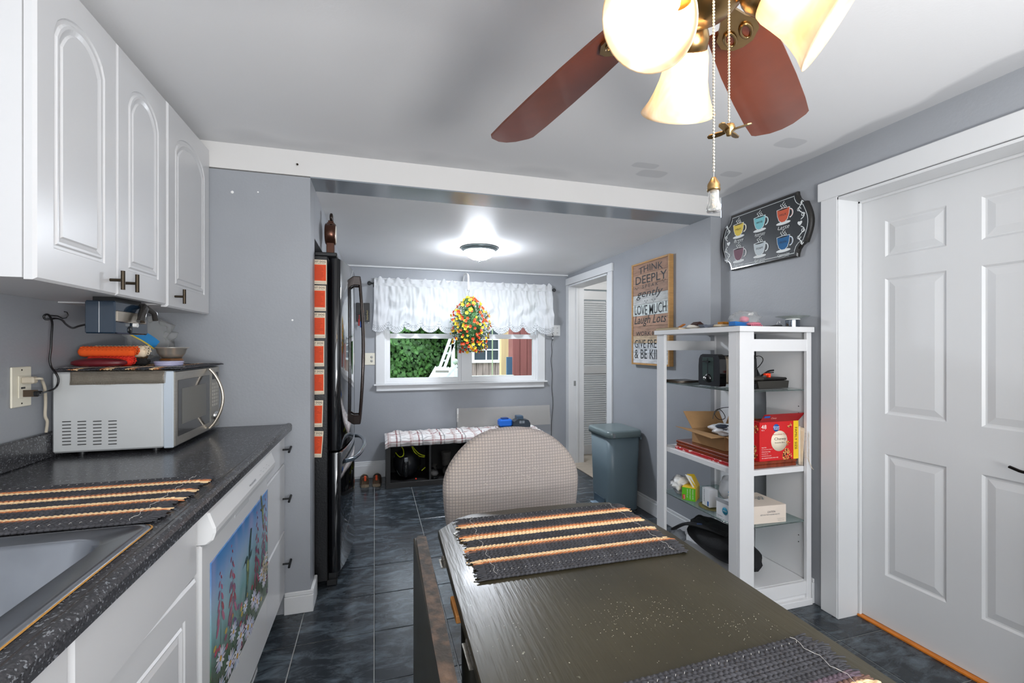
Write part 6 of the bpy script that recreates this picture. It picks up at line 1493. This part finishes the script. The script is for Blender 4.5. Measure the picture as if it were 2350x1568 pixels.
o2 = thing('wall_outlet', 'white triple outlet plate right of the window', 'outlet', (1.9, YB, 1.49))
wp_ = mat('plate_white', (228, 229, 230), .35)
part('cover_plate', B().box(1.808, 1.972, YB - .006, YB - .0004, 1.432, 1.552, .002), wp_, o2)
for x in (1.842, 1.89, 1.938):
    for z in (1.52, 1.465): part('socket', B().box(x - .012, x + .012, YB - .0085, YB - .006, z - .012, z + .012, .003), wp_, o2); part('socket_slots', B().box(x - .005, x - .003, YB - .0095, YB - .0085, z - .004, z + .006).box(x + .003, x + .005, YB - .0095, YB - .0085, z - .004, z + .006), black_m, o2)
c3 = thing('power_cord', 'thin black cord dropping from the white outlet plate to the floor', 'cord', (1.86, YB - .02, 1.0))
q = [(1.842, YB - .02, 1.465), (1.845, YB - .045, 1.462), (1.868, YB - .045, 1.445), (1.872, YB - .03, 1.40), (1.862, YB - .02, 1.34), (1.868, YB - .015, 1.25), (1.858, YB - .015, 1.15), (1.872, YB - .015, 1.0), (1.866, YB - .015, .85), (1.880, YB - .015, .7), (1.874, YB - .015, .58), (1.86, YB - .02, .42), (1.862, YB - .02, .2)]
part('cable', B().tube(smooth(q), .003, 6), mat('cable_black', (20, 20, 21), .3), c3)
part('plug', B().box(1.832, 1.852, YB - .04, YB - .0097, 1.455, 1.475, .004).box(1.864, 1.880, YB - .036, YB - .02, 1.385, 1.425, .004), black_m, c3)
part('junction', B().box(1.862, 1.881, YB - .037, YB - .019, 1.39, 1.42, .004), mat('junction_clear', (170, 172, 176), .3), c3)
vc = thing('vent_cover', 'white flat register cover on the back baseboard above the sneakers', 'vent cover', (-.06, YB - .02, .07))
part('plate', B().box(-.225, .045, YB - .021, YB - .0165, .02, .128, .002), white_m, vc)

# acrylic sheet behind the bench
A0, A1 = onY(1049, 938, 4.735), onY(1262, 930, 4.735)
ac = thing('acrylic_sheet', 'clear acrylic sheet leaning on the back wall behind the bench', 'panel', (1.3, 4.74, 0))
part('pane', B().add([(A0.x, 4.72, .45), (A1.x, 4.72, .45), (A1.x, 4.745, A1.z), (A0.x, 4.745, A0.z), (A0.x, 4.725, .45), (A1.x, 4.725, .45), (A1.x, 4.75, A1.z), (A0.x, 4.75, A0.z)], [(0, 1, 2, 3), (4, 7, 6, 5), (3, 2, 6, 7), (0, 3, 7, 4), (1, 5, 6, 2), (0, 4, 5, 1)]), mat('acrylic', (208, 204, 198), .05, alpha=.30, spec=.6), ac)
part('edge_strip', B().box(A0.x - .002, A0.x + .016, 4.738, 4.746, .52, A0.z, .001), mat('strip_white', (226, 226, 224), .4), ac)

# ---- cubby bench
bn = thing('cubby_bench', 'low black-brown cubby bench under the window', 'bench', (.8, 4.53, 0)); bn.rotation_euler = (0, 0, 0)
bnm = mat('bench_black', (34, 33, 33), .4, var=.05, vs=20)
qx0, qx1, qy0, qy1, qh = .072, 1.60, 4.335, 4.715, .425
part('base_board', B().box(qx0, qx1, qy0, qy1, .0, .052, .001), bnm, bn); part('top_board', B().box(qx0, qx1, qy0, qy1, qh - .045, qh, .001), bnm, bn)
for x in (qx0, qx1 - .04): part('side_board', B().box(x, x + .04, qy0, qy1, .052, qh - .045, .001), bnm, bn)
for k in range(1, 4):
    x = qx0 + .04 + (qx1 - qx0 - .08) * k / 4; part('divider', B().box(x - .009, x + .009, qy0 + .002, qy1, .052, qh - .045), bnm, bn)
part('back_board', B().box(qx0 + .04, qx1 - .04, qy1 - .008, qy1, .052, qh - .045), mat('bench_inner', (20, 20, 21), .7), bn)
def plaid(u, v):
    x, y = u * 1.53, v * .5
    c = V(rgb(226, 222, 220)[:3])
    def band(t, p, o, w): q = ((t - o) / p) % 1; return q < w
    if band(x, .20, .02, .16): c = c * .50 + V(rgb(176, 120, 112)[:3]) * .42
    if band(x, .20, .10, .035): c = c * .15 + V(rgb(120, 36, 44)[:3]) * .85
    if band(x, .20, .135, .05): c = c * .15 + V(rgb(66, 70, 68)[:3]) * .85
    if band(y, .17, .02, .22): c = c * .72 + V(rgb(180, 150, 140)[:3]) * .22
    if band(y, .17, .06, .06): c = c * .25 + V(rgb(124, 46, 50)[:3]) * .75
    if band(y, .17, .11, .05): c = c * .5 + V(rgb(96, 96, 94)[:3]) * .5
    if band(x, .10, .04, .03) or band(y, .085, .05, .04): c = c * .4 + V((.85, .85, .85)) * .6
    return (c.x, c.y, c.z, 1)
def cush(u, v):
    x = qx0 - .008 + (qx1 - qx0 + .016) * u
    pk = noise.noise(V((x * 13, v * 7, 2))) * .020 + noise.noise(V((x * 30, v * 14, 5))) * .010
    if v < .18: k = v / .18; y = qy0 - .022 - .012 * sin(pi * k) + pk * .4; z = qh - .034 + .060 * k + .006 * noise.noise(V((x * 18, 0, 8))) * (1 - k)
    else:
        k = (v - .18) / .82; y = qy0 - .022 + (qy1 - qy0 + .015) * k; z = qh + .026 + .022 * sin(pi * min(1, k * .9 + .05)) ** .5 + pk
    ed = min(u, 1 - u) * 40
    if ed < 1: z -= (1 - ed) * .02
    return (x, y, z)
csh = thing('bench_cushion', 'plaid red, gray and white cushion on the cubby bench', 'cushion', (.83, 4.52, qh))
b = B(); b.grid(cush, 260, 90, True, plaid)
b.add([cush(i / 40, 1) for i in range(41)] + [(cush(i / 40, 1)[0], qy1 - .004, qh + .001) for i in range(41)], [(i + 1, i, 41 + i, 42 + i) for i in range(40)], True)
part('cover', b, mat('plaid_cloth', (220, 216, 214), .85, attr=True), csh)
part('pad', B().box(qx0 + .006, qx1 - .006, qy0 + .006, qy1 - .01, qh + .001, qh + .024, .01), mat('pad_white', (226, 222, 218), .9), csh)
u0 = onY(1146, 961, 4.44); u1 = onY(1176, 961, 4.44)
bc2 = thing('blue_charger', 'bright blue tool battery charger on the plaid cushion', 'charger', ((u0.x + u1.x) / 2, 4.45, u0.z))
zb_ = .498
part('case', B().box(u0.x, u1.x, 4.43, 4.53, zb_, zb_ + .075, .016), mat('charger_blue', (28, 100, 196), .35), bc2)
part('dock', B().box(u0.x + .03, u1.x - .035, 4.45, 4.51, zb_ + .076, zb_ + .088, .004), mat('charger_navy', (30, 60, 120), .4), bc2)
part('base', B().box(u0.x + .006, u1.x - .004, 4.435, 4.525, zb_ - .012, zb_, .003), black_m, bc2)
u0 = onY(1178, 963, 4.42); u1 = onY(1217, 963, 4.42)
bc3 = thing('black_charger', 'dark tool battery charger with display beside the blue one', 'charger', ((u0.x + u1.x) / 2, 4.45, u0.z))
dk = mat('charger_black', (52, 60, 68), .3)
b = B(); pr = [(u0.x, zb_ - .01), (u1.x, zb_ - .01), (u1.x, zb_ + .03), (u1.x - .02, zb_ + .062), (u0.x + .06, zb_ + .076), (u0.x + .01, zb_ + .05), (u0.x, zb_ + .02)]
b.prism([V((x, 4.42, z)) for x, z in pr][::-1], (0, .11, 0)); part('case', b, dk, bc3)
part('battery', B().box(u0.x + .045, u0.x + .115, 4.44, 4.52, zb_ + .062, zb_ + .105, .006), mat('charger_blue_gray', (70, 90, 110), .35), bc3)
b = B(FY(u0.x + .065, zb_ + .03, 4.4195)); text(b, '88:88', 0, .055, 0, .028, 0, ext=.0006); part('display_digits', b, mat('digit_gray', (176, 184, 190), .4), bc3)

# helmet-like sport bag in the first cubby
sb = thing('sport_bag', 'black sport bag with yellow piping in the first cubby', 'bag', (.26, 4.5, .053))
bx = onY(940, 1065, 4.47); cx2 = .258
bgm = mat('sport_black', (24, 25, 27), .3, bump=.2, bs=60)
part('shell', B().sph((cx2 + .01, 4.50, .053 + .138), 1, 30, 22, (.128, .14, .138), nz=.08, nf=5, seed=3), bgm, sb)
part('center_panel', B().sph((cx2 - .005, 4.372, .053 + .125), 1, 16, 14, (.032, .022, .095), nz=.1), mat('panel_gloss', (16, 17, 18), .15, coat=.4), sb)
part('buckle', B().box(cx2 - .022, cx2 + .012, 4.340, 4.352, .235, .275, .004), mat('buckle_gray', (110, 112, 114), .3), sb)
yp = mat('piping_yellow', (214, 226, 40), .5)
def onshell(px, py):
    p = onY(px, py, 4.38); return p
for seq_ in ([(909, 1046), (917, 1051), (926, 1047), (927, 1038), (923, 1032)], [(946, 1029), (953, 1042), (963, 1052), (977, 1056)], [(946, 1027), (956, 1040), (966, 1049), (978, 1053)], [(970, 1088), (979, 1080)], [(905, 1052), (912, 1085), (922, 1096)]):
    q = [onY(px, py, 4.375 - .0005 * i) for i, (px, py) in enumerate(seq_)]
    # rest the piping on the shell
    q2 = []
    for p in q:
        ax_, az_ = (p.x - cx2 - .01) / .128, (p.z - .191) / .138; rr2 = max(0, 1 - ax_ * ax_ - az_ * az_); q2.append(V((p.x, 4.50 - .14 * rr2 ** .5 - .006, p.z)))
    part('piping', B().tube(smooth(q2), .0045, 6), yp if seq_[0] != (905, 1052) else mat('strap_dark', (40, 42, 44), .4), sb)
part('red_light', B().sph((.345, 4.365, .066), .008, 8, 6), mat('red_dot', (220, 60, 40), .4), sb)
# boots in the second cubby
for k, (x, y, lab) in enumerate(((.515, 4.48, 'worn dark boot lying at the left of the second cubby'), (.655, 4.50, 'dark gray boot standing at the right of the second cubby'))):
    bt = thing('boot', lab, 'boot', (x, y, .053), 'boots in the cubby')
    bmat = mat('boot_suede', (62, 60, 58), .9, var=.2, vs=30)
    part('foot', B().sph((x, y - .03, .053 + .036), 1, 18, 12, (.048, .11, .034), nz=.15, seed=k), bmat, bt)
    part('sole', B().sph((x, y - .03, .053 + .012), 1, 18, 8, (.05, .115, .0115)), black_m, bt)
    if k: part('shaft', B().lathe([(.042, .08), (.045, .14), (.05, .21), (.048, .213), (.04, .15), (.036, .1)], (x, y + .035, .053), n=16), bmat, bt)
    else: part('shaft', B().tube([(x, y + .03, .10), (x + .02, y + .06, .125), (x + .035, y + .055, .118)], .034, 10), bmat, bt)
    part('laces', B().tube([(x + .02 * sin(i * 2.2), y - .06 + i * .008, .053 + .066 + i * .0035 * (1 if k else .6)) for i in range(9)], .003, 5), black_m, bt)
# sneakers
for k, (px, lab, ang) in enumerate(((836, 'left sneaker with orange heel tab beside the bench', 4), (865, 'right sneaker with orange heel tab, touching the bench side', -2))):
    p = onZ(px, 1117, 0)
    sn = thing('sneaker', lab, 'shoe', (p.x, 4.57, 0), 'pair of sneakers')
    Ms_ = Matrix.Translation((p.x, 4.56, 0)) @ Matrix.Rotation(R(ang), 4, 'Z')
    b = B(Ms_); outs = [(-.034, -.11), (-.040, -.06), (-.036, 0), (-.042, .07), (-.034, .12), (0, .145), (.034, .12), (.044, .07), (.036, 0), (.038, -.06), (.034, -.11), (0, -.125)]
    b.prism([(x, y, 0) for x, y in outs][::-1], (0, 0, .026)); part('sole', b, mat('sole_tan', (150, 134, 112), .7), sn)
    b = B(Ms_)
    secs = [(-.115, .030, .072, .026), (-.09, .036, .078, .03), (-.05, .037, .068, .034), (0, .036, .072, .036), (.05, .040, .058, .04), (.10, .036, .045, .036), (.138, .012, .034, .014)]
    vs = []; n = 12
    for y, wv, hv, _ in secs:
        for i in range(n):
            a = pi * i / (n - 1); vs.append((wv * cos(a) * (1 if sin(a) < .6 else .82), y, .024 + (hv - .0) * sin(a) ** .7))
    m = len(secs)
    b.add(vs, [(j * n + i, j * n + i + 1, (j + 1) * n + i + 1, (j + 1) * n + i) for j in range(m - 1) for i in range(n - 1)] + [tuple(range(n)), tuple((m - 1) * n + i for i in range(n))[::-1]], True)
    part('upper', b, mat('sneaker_brown', (104, 84, 66), .8, var=.15, vs=40), sn)
    b = B(Ms_); b.lathe([(.022, .0), (.026, .004), (.022, .008), (.016, .004), (.022, 0)], (0, -.062, .090), n=16); part('collar', b, mat('collar_dark', (46, 40, 38), .8), sn)
    part('heel_tab', B(Ms_).box(-.010, .010, -.124, -.113, .060, .108, .004), mat('tab_orange', (224, 84, 44), .6), sn)
    b = B(Ms_); b.tube([(.022 * sin(i * 2.4), -.02 + i * .009, .094 - i * .003) for i in range(9)], .0025, 5); part('laces', b, mat('lace_tan', (170, 150, 124), .8), sn)

# ================================================================== CEILING FAN
hcx, hcy, bz = .485, .59, 1.907
cf = thing('ceiling_fan', 'ceiling fan with mahogany blades, brass light kit and three glass shades', 'ceiling fan', (hcx, hcy, ZC))
part('canopy', B().lathe([(.07, ZC), (.068, ZC - .03), (.03, ZC - .065), (0, ZC - .065)], (hcx, hcy, 0), n=30), brass_m, cf)
part('downrod', B().cyl((hcx, hcy, ZC - .06), (hcx, hcy, 2.05), .011, n=14), brass_m, cf)
part('motor_housing', B().lathe([(0, 2.075), (.05, 2.07), (.11, 2.045), (.125, 2.01), (.125, 1.96), (.11, 1.935), (.07, 1.92), (0, 1.915)], (hcx, hcy, 0), n=40), brass_m, cf)
part('switch_housing', B().lathe([(.05, 1.915), (.06, 1.90), (.06, 1.865), (.05, 1.85), (.055, 1.842), (.042, 1.828), (.018, 1.818), (0, 1.815)], (hcx, hcy, 0), n=32), brass_m, cf)
blade_m = mat('mahogany_blade', (112, 50, 25), .3, var=.12, vs=9, coat=.3, spec=.5)
for k in range(5):
    a = R(100.5 - 72 * k + (6 if k == 1 else 0))
    Mb_ = Matrix.Translation((hcx, hcy, bz)) @ Matrix.Rotation(a, 4, 'Z') @ Matrix.Rotation(R(-11), 4, 'X')
    out = [(.175, -.048), (.22, -.052), (.32, -.060), (.45, -.066), (.58, -.069), (.655, -.068), (.668, -.060), (.690, -.028), (.696, 0.0), (.690, .028), (.668, .060), (.655, .068), (.58, .069), (.45, .066), (.32, .060), (.22, .052), (.175, .048)]
    part('blade', B(Mb_).prism([(x, y, -.003) for x, y in out], (0, 0, .006)), blade_m, cf)
    b = B(Mb_); b.prism([(x, y, -.009) for x, y in ((.08, -.014), (.13, -.012), (.16, -.022), (.185, -.035), (.215, -.034), (.24, -.018), (.245, 0), (.24, .018), (.215, .034), (.185, .035), (.16, .022), (.13, .012), (.08, .014))], (0, 0, .0055))
    for sy in (-1, 1): b.tube([(.20 + .022 * cos(R(t)), sy * .014 + .009 * sin(R(t)), -.011) for t in range(0, 360, 30)], .003, 5, closed=True)
    part('blade_iron', b, mat('antique_brass', (178, 146, 98), .28, 1), cf)
    b = B(Mb_)
    for sy in (-1, 1): b.prism([(.20 + .019 * cos(R(t)), sy * .014 + .0065 * sin(R(t)), -.0100) for t in range(0, 360, 30)], (0, 0, .0008))
    part('iron_inlay', b, blade_m, cf)
glassA = mat('shade_glass_lit', (255, 226, 176), .35, emit=1.0, ecol=(255, 236, 200), spec=.5)
def alabaster(name, em):
    m = mat(name, (250, 232, 200), .3, var=0, emit=em, ecol=(255, 228, 184), coat=.3); nt = m.node_tree; N = nt.nodes; L = nt.links
    tc = N.new('ShaderNodeTexCoord'); nz = N.new('ShaderNodeTexNoise'); nz.inputs['Scale'].default_value = 9; nz.inputs['Detail'].default_value = 3; nz.inputs['Distortion'].default_value = 2.2; L.new(tc.outputs['Object'], nz.inputs[0])
    r = N.new('ShaderNodeValToRGB'); r.color_ramp.elements[0].position = .38; r.color_ramp.elements[1].position = .62; r.color_ramp.elements[0].color = rgb(236, 206, 160); r.color_ramp.elements[1].color = rgb(255, 244, 224); L.new(nz.outputs['Fac'], r.inputs[0])
    L.new(r.outputs[0], N['Principled BSDF'].inputs['Base Color']); L.new(r.outputs[0], N['Principled BSDF'].inputs['Emission Color'])
    pb = N['Principled BSDF']; t = N.new('ShaderNodeBsdfTranslucent'); t.inputs[0].default_value = (.95, .85, .7, 1); mx = N.new('ShaderNodeMixShader'); mx.inputs[0].default_value = .35
    L.new(pb.outputs[0], mx.inputs[1]); L.new(t.outputs[0], mx.inputs[2]); L.new(mx.outputs[0], N['Material Output'].inputs[0])
    return m
shade_m = alabaster('alabaster_shade', .10)
bulb_m = mat('bulb_glow', (255, 250, 235), .3, emit=170, ecol=(255, 240, 210))
for (az, tilt, em, lab) in ((69, 43, 1, 'lit'), (202, 42, 1, 'lit'), (-38, 54, 0, 'right')):
    a = R(az); d = V((cos(a) * sin(R(tilt)), sin(a) * sin(R(tilt)), -cos(R(tilt)))); hub = V((hcx, hcy, 1.862)); radial = V((cos(a), sin(a), 0))
    p0 = hub + radial * .035; p1 = hub + radial * .046 + V((0, 0, -.002))
    part('lamp_arm', B().tube([hub + radial * .02, p0, p1, p1 + d * .015], .009, 8), brass_m, cf)
    sh0 = p1 + d * .012
    part('fitter', B().lathe([(.012, -.004), (.018, .002), (.026, .012), (.030, .022), (.030, .040), (.027, .042)], sh0, d, 24), brass_m, cf)
    prof = [(.027, .036), (.031, .040), (.035, .050), (.038, .068), (.042, .088), (.048, .106), (.056, .124), (.064, .136), (.067, .1405), (.0645, .1405), (.054, .125), (.046, .106), (.040, .088), (.036, .068), (.033, .050), (.028, .041)]
    s_ = part('lamp_shade', B().lathe(prof, sh0, d, 36), shade_m, cf)
    bc_0 = sh0 + d * .09
    part('bulb', B().sph(sh0 + d * .080, .021, 16, 10), bulb_m, cf)
def chain(root, x, y, z0, z1, name='bead_chain'):
    bead = B(); bead.sph((0, 0, 0), .0017, 7, 5); n = int((z0 - z1) / .0042); b = B()
    for k in range(n): b.sph((x, y, z0 - k * .0042), .0019, 6, 4)
    b.cyl((x, y, z0), (x, y, z1), .0005, n=4)
    o = part(name, b, mat('bead_chain_nickel', (226, 220, 206), .25, .85), root); o['kind'] = 'stuff'
c1 = onY(1638, 400, .50); c2 = onY(1673, 285, .53)
chain(cf, c1.x, c1.y, 1.84, onY(1638, 406, .5).z); chain(cf, c2.x, c2.y, 1.84, onY(1673, 285, .53).z)
zf = onY(1638, 406, .5).z; ze = onY(1638, 486, .5).z; L_ = zf - ze
fob = part('light_pull', B().lathe([(.0, 0), (.003, -.001), (.0045, -.004), (.0075, -.009), (.0082, -.012), (.0078, -.0145), (.0085, -.016), (.0082, -.0185), (0, -.0185)], (c1.x, c1.y, zf), n=20), brass_m, cf)
part('pull_glass', B().lathe([(.0064, zf - .0186), (.0068, zf - .03), (.0092, ze + .003), (.0088, ze), (0, ze - .001), (0, ze + .004), (.006, ze + .006), (.004, zf - .02)], (c1.x, c1.y, 0), n=20), mat('pull_glass', (240, 240, 236), .05, trans=.85, ior=1.3), fob, 'clear bulb-shaped glass pull')
b = B(); b.tube([(c1.x + .003 * (1 if k % 2 else -1), c1.y, zf - .024 - k * .0028) for k in range(7)], .0006, 4); part('filament', b, mat('filament_warm', (255, 226, 190), .4), fob)
fz = onY(1673, 300, .53).z
fb = part('fan_pull', B().lathe([(.0, .009), (.007, .008), (.0085, .004), (.0085, 0), (.004, -.003), (.0035, -.007), (0, -.008)], (c2.x, c2.y, fz), n=20), brass_m, cf)
for k in range(4):
    a = R(28 + 90 * k); Mq = Matrix.Translation((c2.x, c2.y, fz - .001)) @ Matrix.Rotation(a, 4, 'Z') @ Matrix.Rotation(R(14), 4, 'X')
    part('pull_blade', B(Mq).prism([(.006, -.003, 0), (.014, -.0045, 0), (.026, -.0045, 0), (.030, -.002, 0), (.030, .002, 0), (.026, .0045, 0), (.014, .0045, 0), (.006, .003, 0)], (0, 0, .0016)), brass_m, fb)

# ================================================================== OUTSIDE THE WINDOW
lawn = struct('ground', B().box(-14, 22, YB + .15, 40, -.75, -.55), mat('grass_green', (78, 112, 56), .95, var=.3, vs=3))
g = random.Random(77)
hd = thing('hedge', 'tall green vine-covered hedge seen through the left window pane', 'hedge', (.5, 10.3, -.55))
leafm = mat('vine_leaf', (66, 108, 46), .5, var=.5, vs=5, detail=6)
b = B()
for k in range(15000):
    x = g.uniform(-2.5, 3.4); z = g.uniform(-.3, 3.2); bump_ = .7 * noise.noise(V((x * .9, z * 1.0, 0))) + .25 * noise.noise(V((x * 3, z * 3, 2))); y = 10 - bump_ + g.uniform(-.12, .15)
    s_ = g.uniform(.026, .055); nrm = V((g.uniform(-.6, .6), -1, g.uniform(-.1, .9))).normalized(); e = nrm.cross(V((0, 0, 1))).normalized(); d = nrm.cross(e); a = g.uniform(-.8, .8); dd = d * cos(a) + e * sin(a); ee = nrm.cross(dd); p = V((x, y, z))
    b.add([p - dd * s_, p - dd * s_ * .3 + ee * s_ * .75, p + dd * s_ * .55 + ee * s_ * .5, p + dd * s_ * 1.1, p + dd * s_ * .55 - ee * s_ * .5, p - dd * s_ * .3 - ee * s_ * .75], [(0, 1, 2, 3), (0, 3, 4, 5)])
o = part('leaves', b, leafm, hd); o['kind'] = 'stuff'
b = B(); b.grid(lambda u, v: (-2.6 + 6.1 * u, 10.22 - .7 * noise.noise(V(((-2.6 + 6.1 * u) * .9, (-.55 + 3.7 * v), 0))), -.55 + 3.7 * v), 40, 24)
part('hedge_shade_sheet', b, mat('hedge_shade_green', (28, 46, 24), .95, var=.3, vs=8), hd)  # dark sheet behind the leaves; the hedge's inner shade put into its color
# distant trees behind
b = B()
for k in range(26): b.sph((g.uniform(-6, 14), g.uniform(16, 20), g.uniform(1.5, 5)), g.uniform(1.5, 2.6), 14, 9, nz=.4, nf=10, seed=k)
o = single('tree_line', b, mat('tree_far', (84, 118, 76), .9, var=.4, vs=2), 'soft green line of trees beyond the yard', 'trees', (4, 18, -.5)); o['kind'] = 'stuff'
# fallen white ladder-like deck frame
wf_ = mat('weathered_white', (226, 228, 226), .6, var=.08, vs=12)
ld = thing('white_rack', 'weathered white slatted rack leaning outside between hedge and shed', 'rack', (1.9, 7.6, -.55))
def bar(p, q, w=.05, t=.03):
    p, q = V(p), V(q); d = (q - p).normalized(); x = d.cross(V((0, 1, 0))).normalized() * w / 2; y = V((0, t, 0)); vs = [p - x, p + x, q + x, q - x]
    return B().prism(vs, y)
for (pa, pb2) in (((1003, 862), (1036, 770)), ((1014, 862), (1047, 770))):
    part('rail', bar(onY(*pa, 7.6), onY(*pb2, 7.6), .045), wf_, ld)
for k in range(4):
    f = k / 4; part('rung', bar(onY(1008 + 31 * f, 845 - 68 * f, 7.62), onY(1020 + 31 * f, 845 - 68 * f, 7.62), .03), wf_, ld)
for k in range(10):
    f = k / 9; part('slat', bar(onY(980 + 60 * f, 880, 7.4), onY(1002 + 52 * f, 842 + 3 * f, 7.55), .045, .02), wf_, ld)
part('cross_bar', bar(onY(1000, 853, 7.3), onY(1030, 853, 7.3), .035), mat('weathered_gray', (150, 146, 136), .8), ld)
part('side_bar', bar(onY(1025, 866, 7.2), onY(1050, 838, 7.2), .04), wf_, ld)
part('round_lamp', B().sph(onY(1045, 830, 7.0), .045, 12, 8), mat('lamp_frost', (190, 210, 190), .3), ld)
for (px, py, yy) in ((1008, 850, 7.6), (1040, 790, 7.6), (1046, 850, 7.4)): 
    q = onY(px, py, yy); part('leg', B().box(q.x - .03, q.x + .03, yy, yy + .05, -.551, q.z), wf_, ld)
# shed
SY = 9.0
shd = thing('shed', 'red-brown board shed with a white window across the yard', 'shed', (4, SY, -.55))
x0 = onY(1050, 800, SY).x; redw = mat('shed_red', (146, 96, 88), .85, var=.22, vs=5, stretch=(4, 4, .5)); grayw = mat('shed_weathered', (150, 134, 126), .9, var=.3, vs=5, stretch=(6, 6, .6))
xx = x0; k = 0
wxa, wxb, wza, wzb = onY(1088, 800, SY).x, onY(1143, 800, SY).x, onY(1100, 826, SY).z, onY(1100, 745, SY).z
while xx < x0 + 4.2:
    w = .13
    if wxa - .05 < xx + w / 2 < wxb + .05: part('board', B().box(xx, xx + w - .008, SY, SY + .02, -.55, wza - .02, .003), grayw, shd); part('board', B().box(xx, xx + w - .008, SY, SY + .02, wzb + .02, 3.2, .003), redw, shd)
    else: part('board', B().box(xx, xx + w - .008, SY, SY + .02, -.55, 3.2, .003), redw if xx > wxb else grayw, shd)
    xx += w; k += 1
part('inner_wall', B().box(x0, x0 + 4.2, SY + .03, SY + .06, -.55, 3.2), mat('shed_dark', (40, 34, 32), .9), shd)
sw = part('window_frame', B().box(wxa - .05, wxa, SY - .03, SY, wza, wzb).box(wxb, wxb + .05, SY - .03, SY, wza, wzb).box(wxa - .09, wxb + .10, SY - .06, SY, wza - .06, wza).box(wxa, wxb, SY - .03, SY, wzb, wzb + .06).box((wxa + wxb) / 2 - .012, (wxa + wxb) / 2 + .012, SY - .01, SY + .01, wza, wzb).box(wxa, wxb, SY - .01, SY + .01, wza + .19, wza + .215).box(wxa, wxb, SY - .01, SY + .01, wza + .40, wza + .43), vinyl, shd)
part('pane', B().box(wxa, wxb, SY + .008, SY + .014, wza, wzb), mat('shed_glass', (60, 70, 76), .08), sw)
pp0 = onY(1150, 800, 6.7).x; pp1 = onY(1167, 800, 6.7).x
single('wood_post', B().box(pp0, pp1, 6.7, 6.8, -.55, 3.0, .004), mat('fresh_lumber', (226, 200, 150), .7, var=.08, vs=6, stretch=(6, 6, .4)), 'fresh yellow lumber post outside the right window pane', 'post', (pp0, 6.75, -.55))
q0_ = onY(1130, 800, 6.2)
single('garden_stake', B().cyl((q0_.x, 6.2, -.55), (q0_.x, 6.2, 2.6), .008, n=8), mat('stake_green', (186, 206, 160), .5), 'thin pale green stake outside the right window pane', 'stake', (q0_.x, 6.2, -.55))
rp = thing('red_board_wall', 'reddish board fence panel at the right edge of the window view', 'fence', (3.0, 6.0, -.55))
xa_ = onY(1177, 800, 6.0).x
for k in range(7): part('board', B().box(xa_ + k * .105, xa_ + k * .105 + .099, 6.0, 6.03, -.55, 3.0, .003), mat('fence_red', (158, 98, 92), .85, var=.12, vs=4, stretch=(5, 5, .5)), rp)
part('batten', B().box(xa_, xa_ + .75, 6.031, 6.06, .3, .4), mat('fence_red', (158, 98, 92), .85), rp)
bq = onY(1172, 850, 6.4)
single('blue_board', B().box(bq.x - .06, bq.x + .04, 6.4, 6.43, -.55, 1.16, .003), mat('board_blue', (80, 120, 150), .6), 'blue-gray board leaning between the post and the red fence', 'board', (bq.x, 6.4, -.55))
single('porch_rail', B().box(onY(1110, 864, 5.6).x - .03, onY(1110, 864, 5.6).x + .03, 5.61, 5.65, -.55, onY(1120, 868, 5.6).z).box(onY(1084, 864, 5.6).x, onY(1180, 864, 5.6).x, 5.6, 5.66, onY(1120, 868, 5.6).z, onY(1120, 862, 5.6).z, .003), mat('rail_white', (226, 228, 214), .6), 'white porch rail just below the right window pane view', 'rail', (1.6, 5.6, .9))
# added unseen lamp that brightens the hall beyond the doorway
hl = thing('hall_fill_dome', 'small white dome light added on the hall ceiling to brighten the hall, out of view', 'ceiling light', (2.75, 4.2, 2.26))
part('dome', B().lathe([(.11, 2.26), (.10, 2.22), (.06, 2.19), (0, 2.18)], (2.75, 4.2, 0), n=24), mat('dome_glass_off', (236, 244, 246), .3), hl)
point('hall_fill_light', (2.75, 4.2, 2.1), 9, (1, .98, .95), .08)
